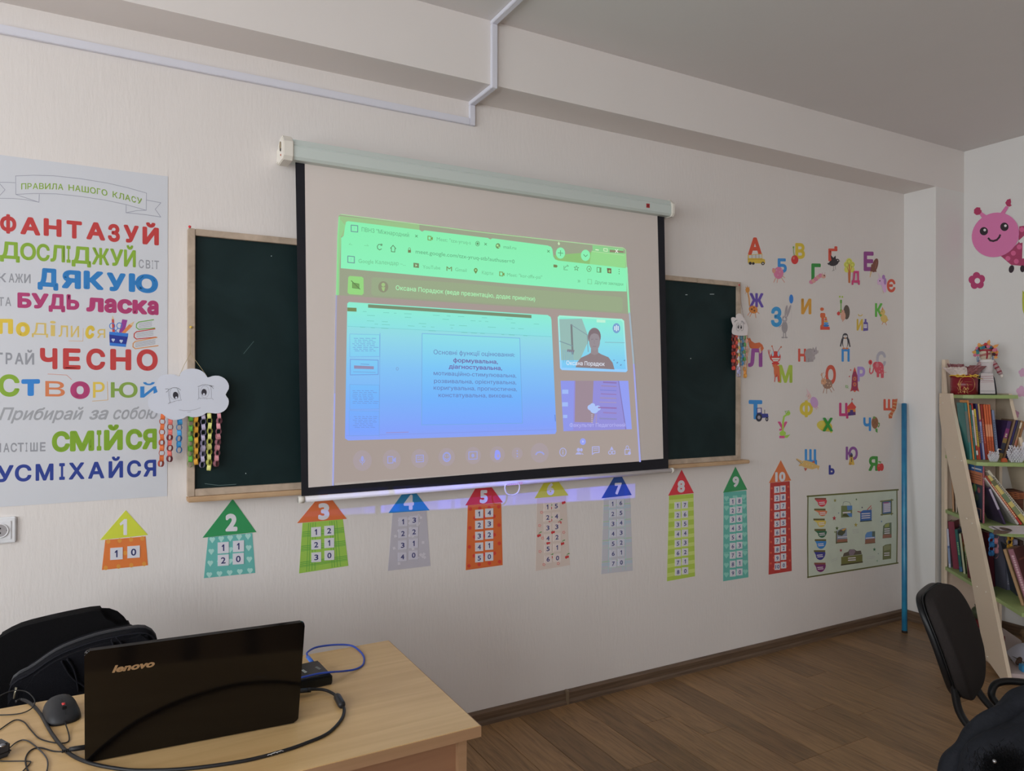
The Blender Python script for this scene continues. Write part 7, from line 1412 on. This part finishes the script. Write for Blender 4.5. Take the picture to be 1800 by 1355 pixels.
# ---- bottom board
z5 = .0505
def flatbook(u, v, z, w_, d_, t_, ang_, col, lb):
    Mx = MR @ Matrix.Translation((u, v, z)) @ Matrix.Rotation(ang_, 4, 'Z'); r = thing('book', lb, 'book', R_(u, v, z)); bm = bmesh.new(); c_ = .002
    bm_box(bm, -w_ / 2, w_ / 2, -d_ / 2, d_ / 2, 0, c_, Mx); bm_box(bm, -w_ / 2, w_ / 2, -d_ / 2, d_ / 2, t_ - c_, t_, Mx); bm_box(bm, w_ / 2 - c_, w_ / 2, -d_ / 2, d_ / 2, 0, t_, Mx); bm_obj('cover', bm, pm(col, 1.45, .5), r)
    box('pages', -w_ / 2 + .002, w_ / 2 - c_, -d_ / 2 + .003, d_ / 2 - .003, c_, t_ - c_, pm((140, 120, 100), 1.44, .8), r, Mx)
flatbook(.25, .10, z5, .24, .17, .03, .1, (120, 40, 48), 'maroon book lying lowest on the bottom board of the rack'); flatbook(.25, .10, z5 + .0305, .20, .15, .03, .25, (105, 90, 72), 'grey-brown book lying on the maroon one'); flatbook(.24, .10, z5 + .061, .19, .15, .018, -.1, (125, 28, 38), 'dark red folder on top of the lying pile')
t = thing('vase', 'dark green round vase behind the slanted post near the floor', 'vase', R_(.22, .10, z5 + .0795)); ell('vase_body', R_(.23, .11, z5 + .079 + .040), (.036, .036, .040), pm((55, 62, 42), 1.44, .3), t); tube('vase_neck', [R_(.23, .11, z5 + .079 + .072), R_(.23, .11, z5 + .079 + .088)], [.014, .018], pm((55, 62, 42), 1.44, .3), t, 12)
t = thing('toy_ball', 'orange-red toy ball on the bottom board beside the slanted post', 'toy', R_(.52, .04, z5)); ell('ball', R_(.49, .035, z5 + .036), (.036, .036, .036), pm((190, 45, 25), 1.44, .3), t); tube('seam', [R_(.49, .035, z5 + .036) + Vector((math.cos(a) * .0364, math.sin(a) * .0364, 0)) for a in [2 * math.pi * i / 24 for i in range(24)]], .0008, pm((120, 30, 20), 1.5), t, 5, closed=True)
t = thing('foil_bow', 'small purple foil bow above the toy ball', 'ornament', R_(.42, .04, z5)); rs = random.Random(4)
flatbook(.42, .06, z5, .08, .08, .045, 0, (95, 75, 65), 'small brown box-like book under the purple bow')
for i in range(7):
    a = i * .9; c = R_(.42, .05, z5 + .050); e1 = Vector((math.cos(a), math.sin(a), .5)).normalized(); tube('bow_loop', [c, c + e1 * .022 + Vector((0, 0, .012)), c + e1 * .030, c + e1 * .012], .004, pm((130, 60, 135), 1.44, .2, .3), t, 6, sm=3, flat=.4)
for i, (u, v, a_, L, col, lb) in enumerate(((.55, .21, .5, .36, (85, 62, 45), 'upper piece of dark bark on the bottom board'), (.62, .17, .45, .34, (62, 45, 36), 'lower piece of dark bark on the bottom board'), (.48, .24, .62, .30, (110, 88, 62), 'pale wooden stick behind the bark'))):
    t = thing('bark_piece', lb, 'wood', R_(u, v, z5)); Mx = MR @ Matrix.Translation((u, v, z5 + .022 + i * .012)) @ Matrix.Rotation(a_ - 1.0, 4, 'Z') @ Matrix.Rotation(.10, 4, 'Y')
    rs = random.Random(i); V = [Mx @ Vector((-L / 2 + L * k / 8, rs.uniform(-.006, .006), rs.uniform(-.002, .004))) for k in range(9)]; tube('bark', V, [.014 + rs.uniform(-.003, .004) for _ in range(9)], pm(col, 1.8, .9, bump=1, bscale=60, var=.4), t, 8)
t = thing('paper_sheet', 'white printed paper sheet draped over things at the right of the bottom board', 'paper', R_(.74, .16, z5)); V = []; F = []
for j in range(7):
    for i in range(9): V.append(R_(.62 + j * .035, .085 + i * .028, z5 + .05 + .022 * math.sin(i * .7) + .014 * math.cos(j * .9) - .012 * max(0, 3 - i)))
for j in range(6):
    for i in range(8): b_ = j * 9 + i; F.append([b_, b_ + 1, b_ + 10, b_ + 9])
mesh_obj('sheet', V, F, pm((165, 165, 180), 1.44, .6), t, True)
flatbook(.74, .20, z5, .20, .19, .026, .15, (70, 70, 48), 'dark green book under the white sheet')
t = thing('toy_block', 'small light blue toy block beside the slanted post foot', 'toy', R_(.83, .12, z5)); box('block', -.018, .018, -.018, .018, 0, .034, pm((35, 120, 165), 1.44, .4), t, MR @ Matrix.Translation((.815, .085, z5)), bev=.003)
for nm in ('push_pin',): pass
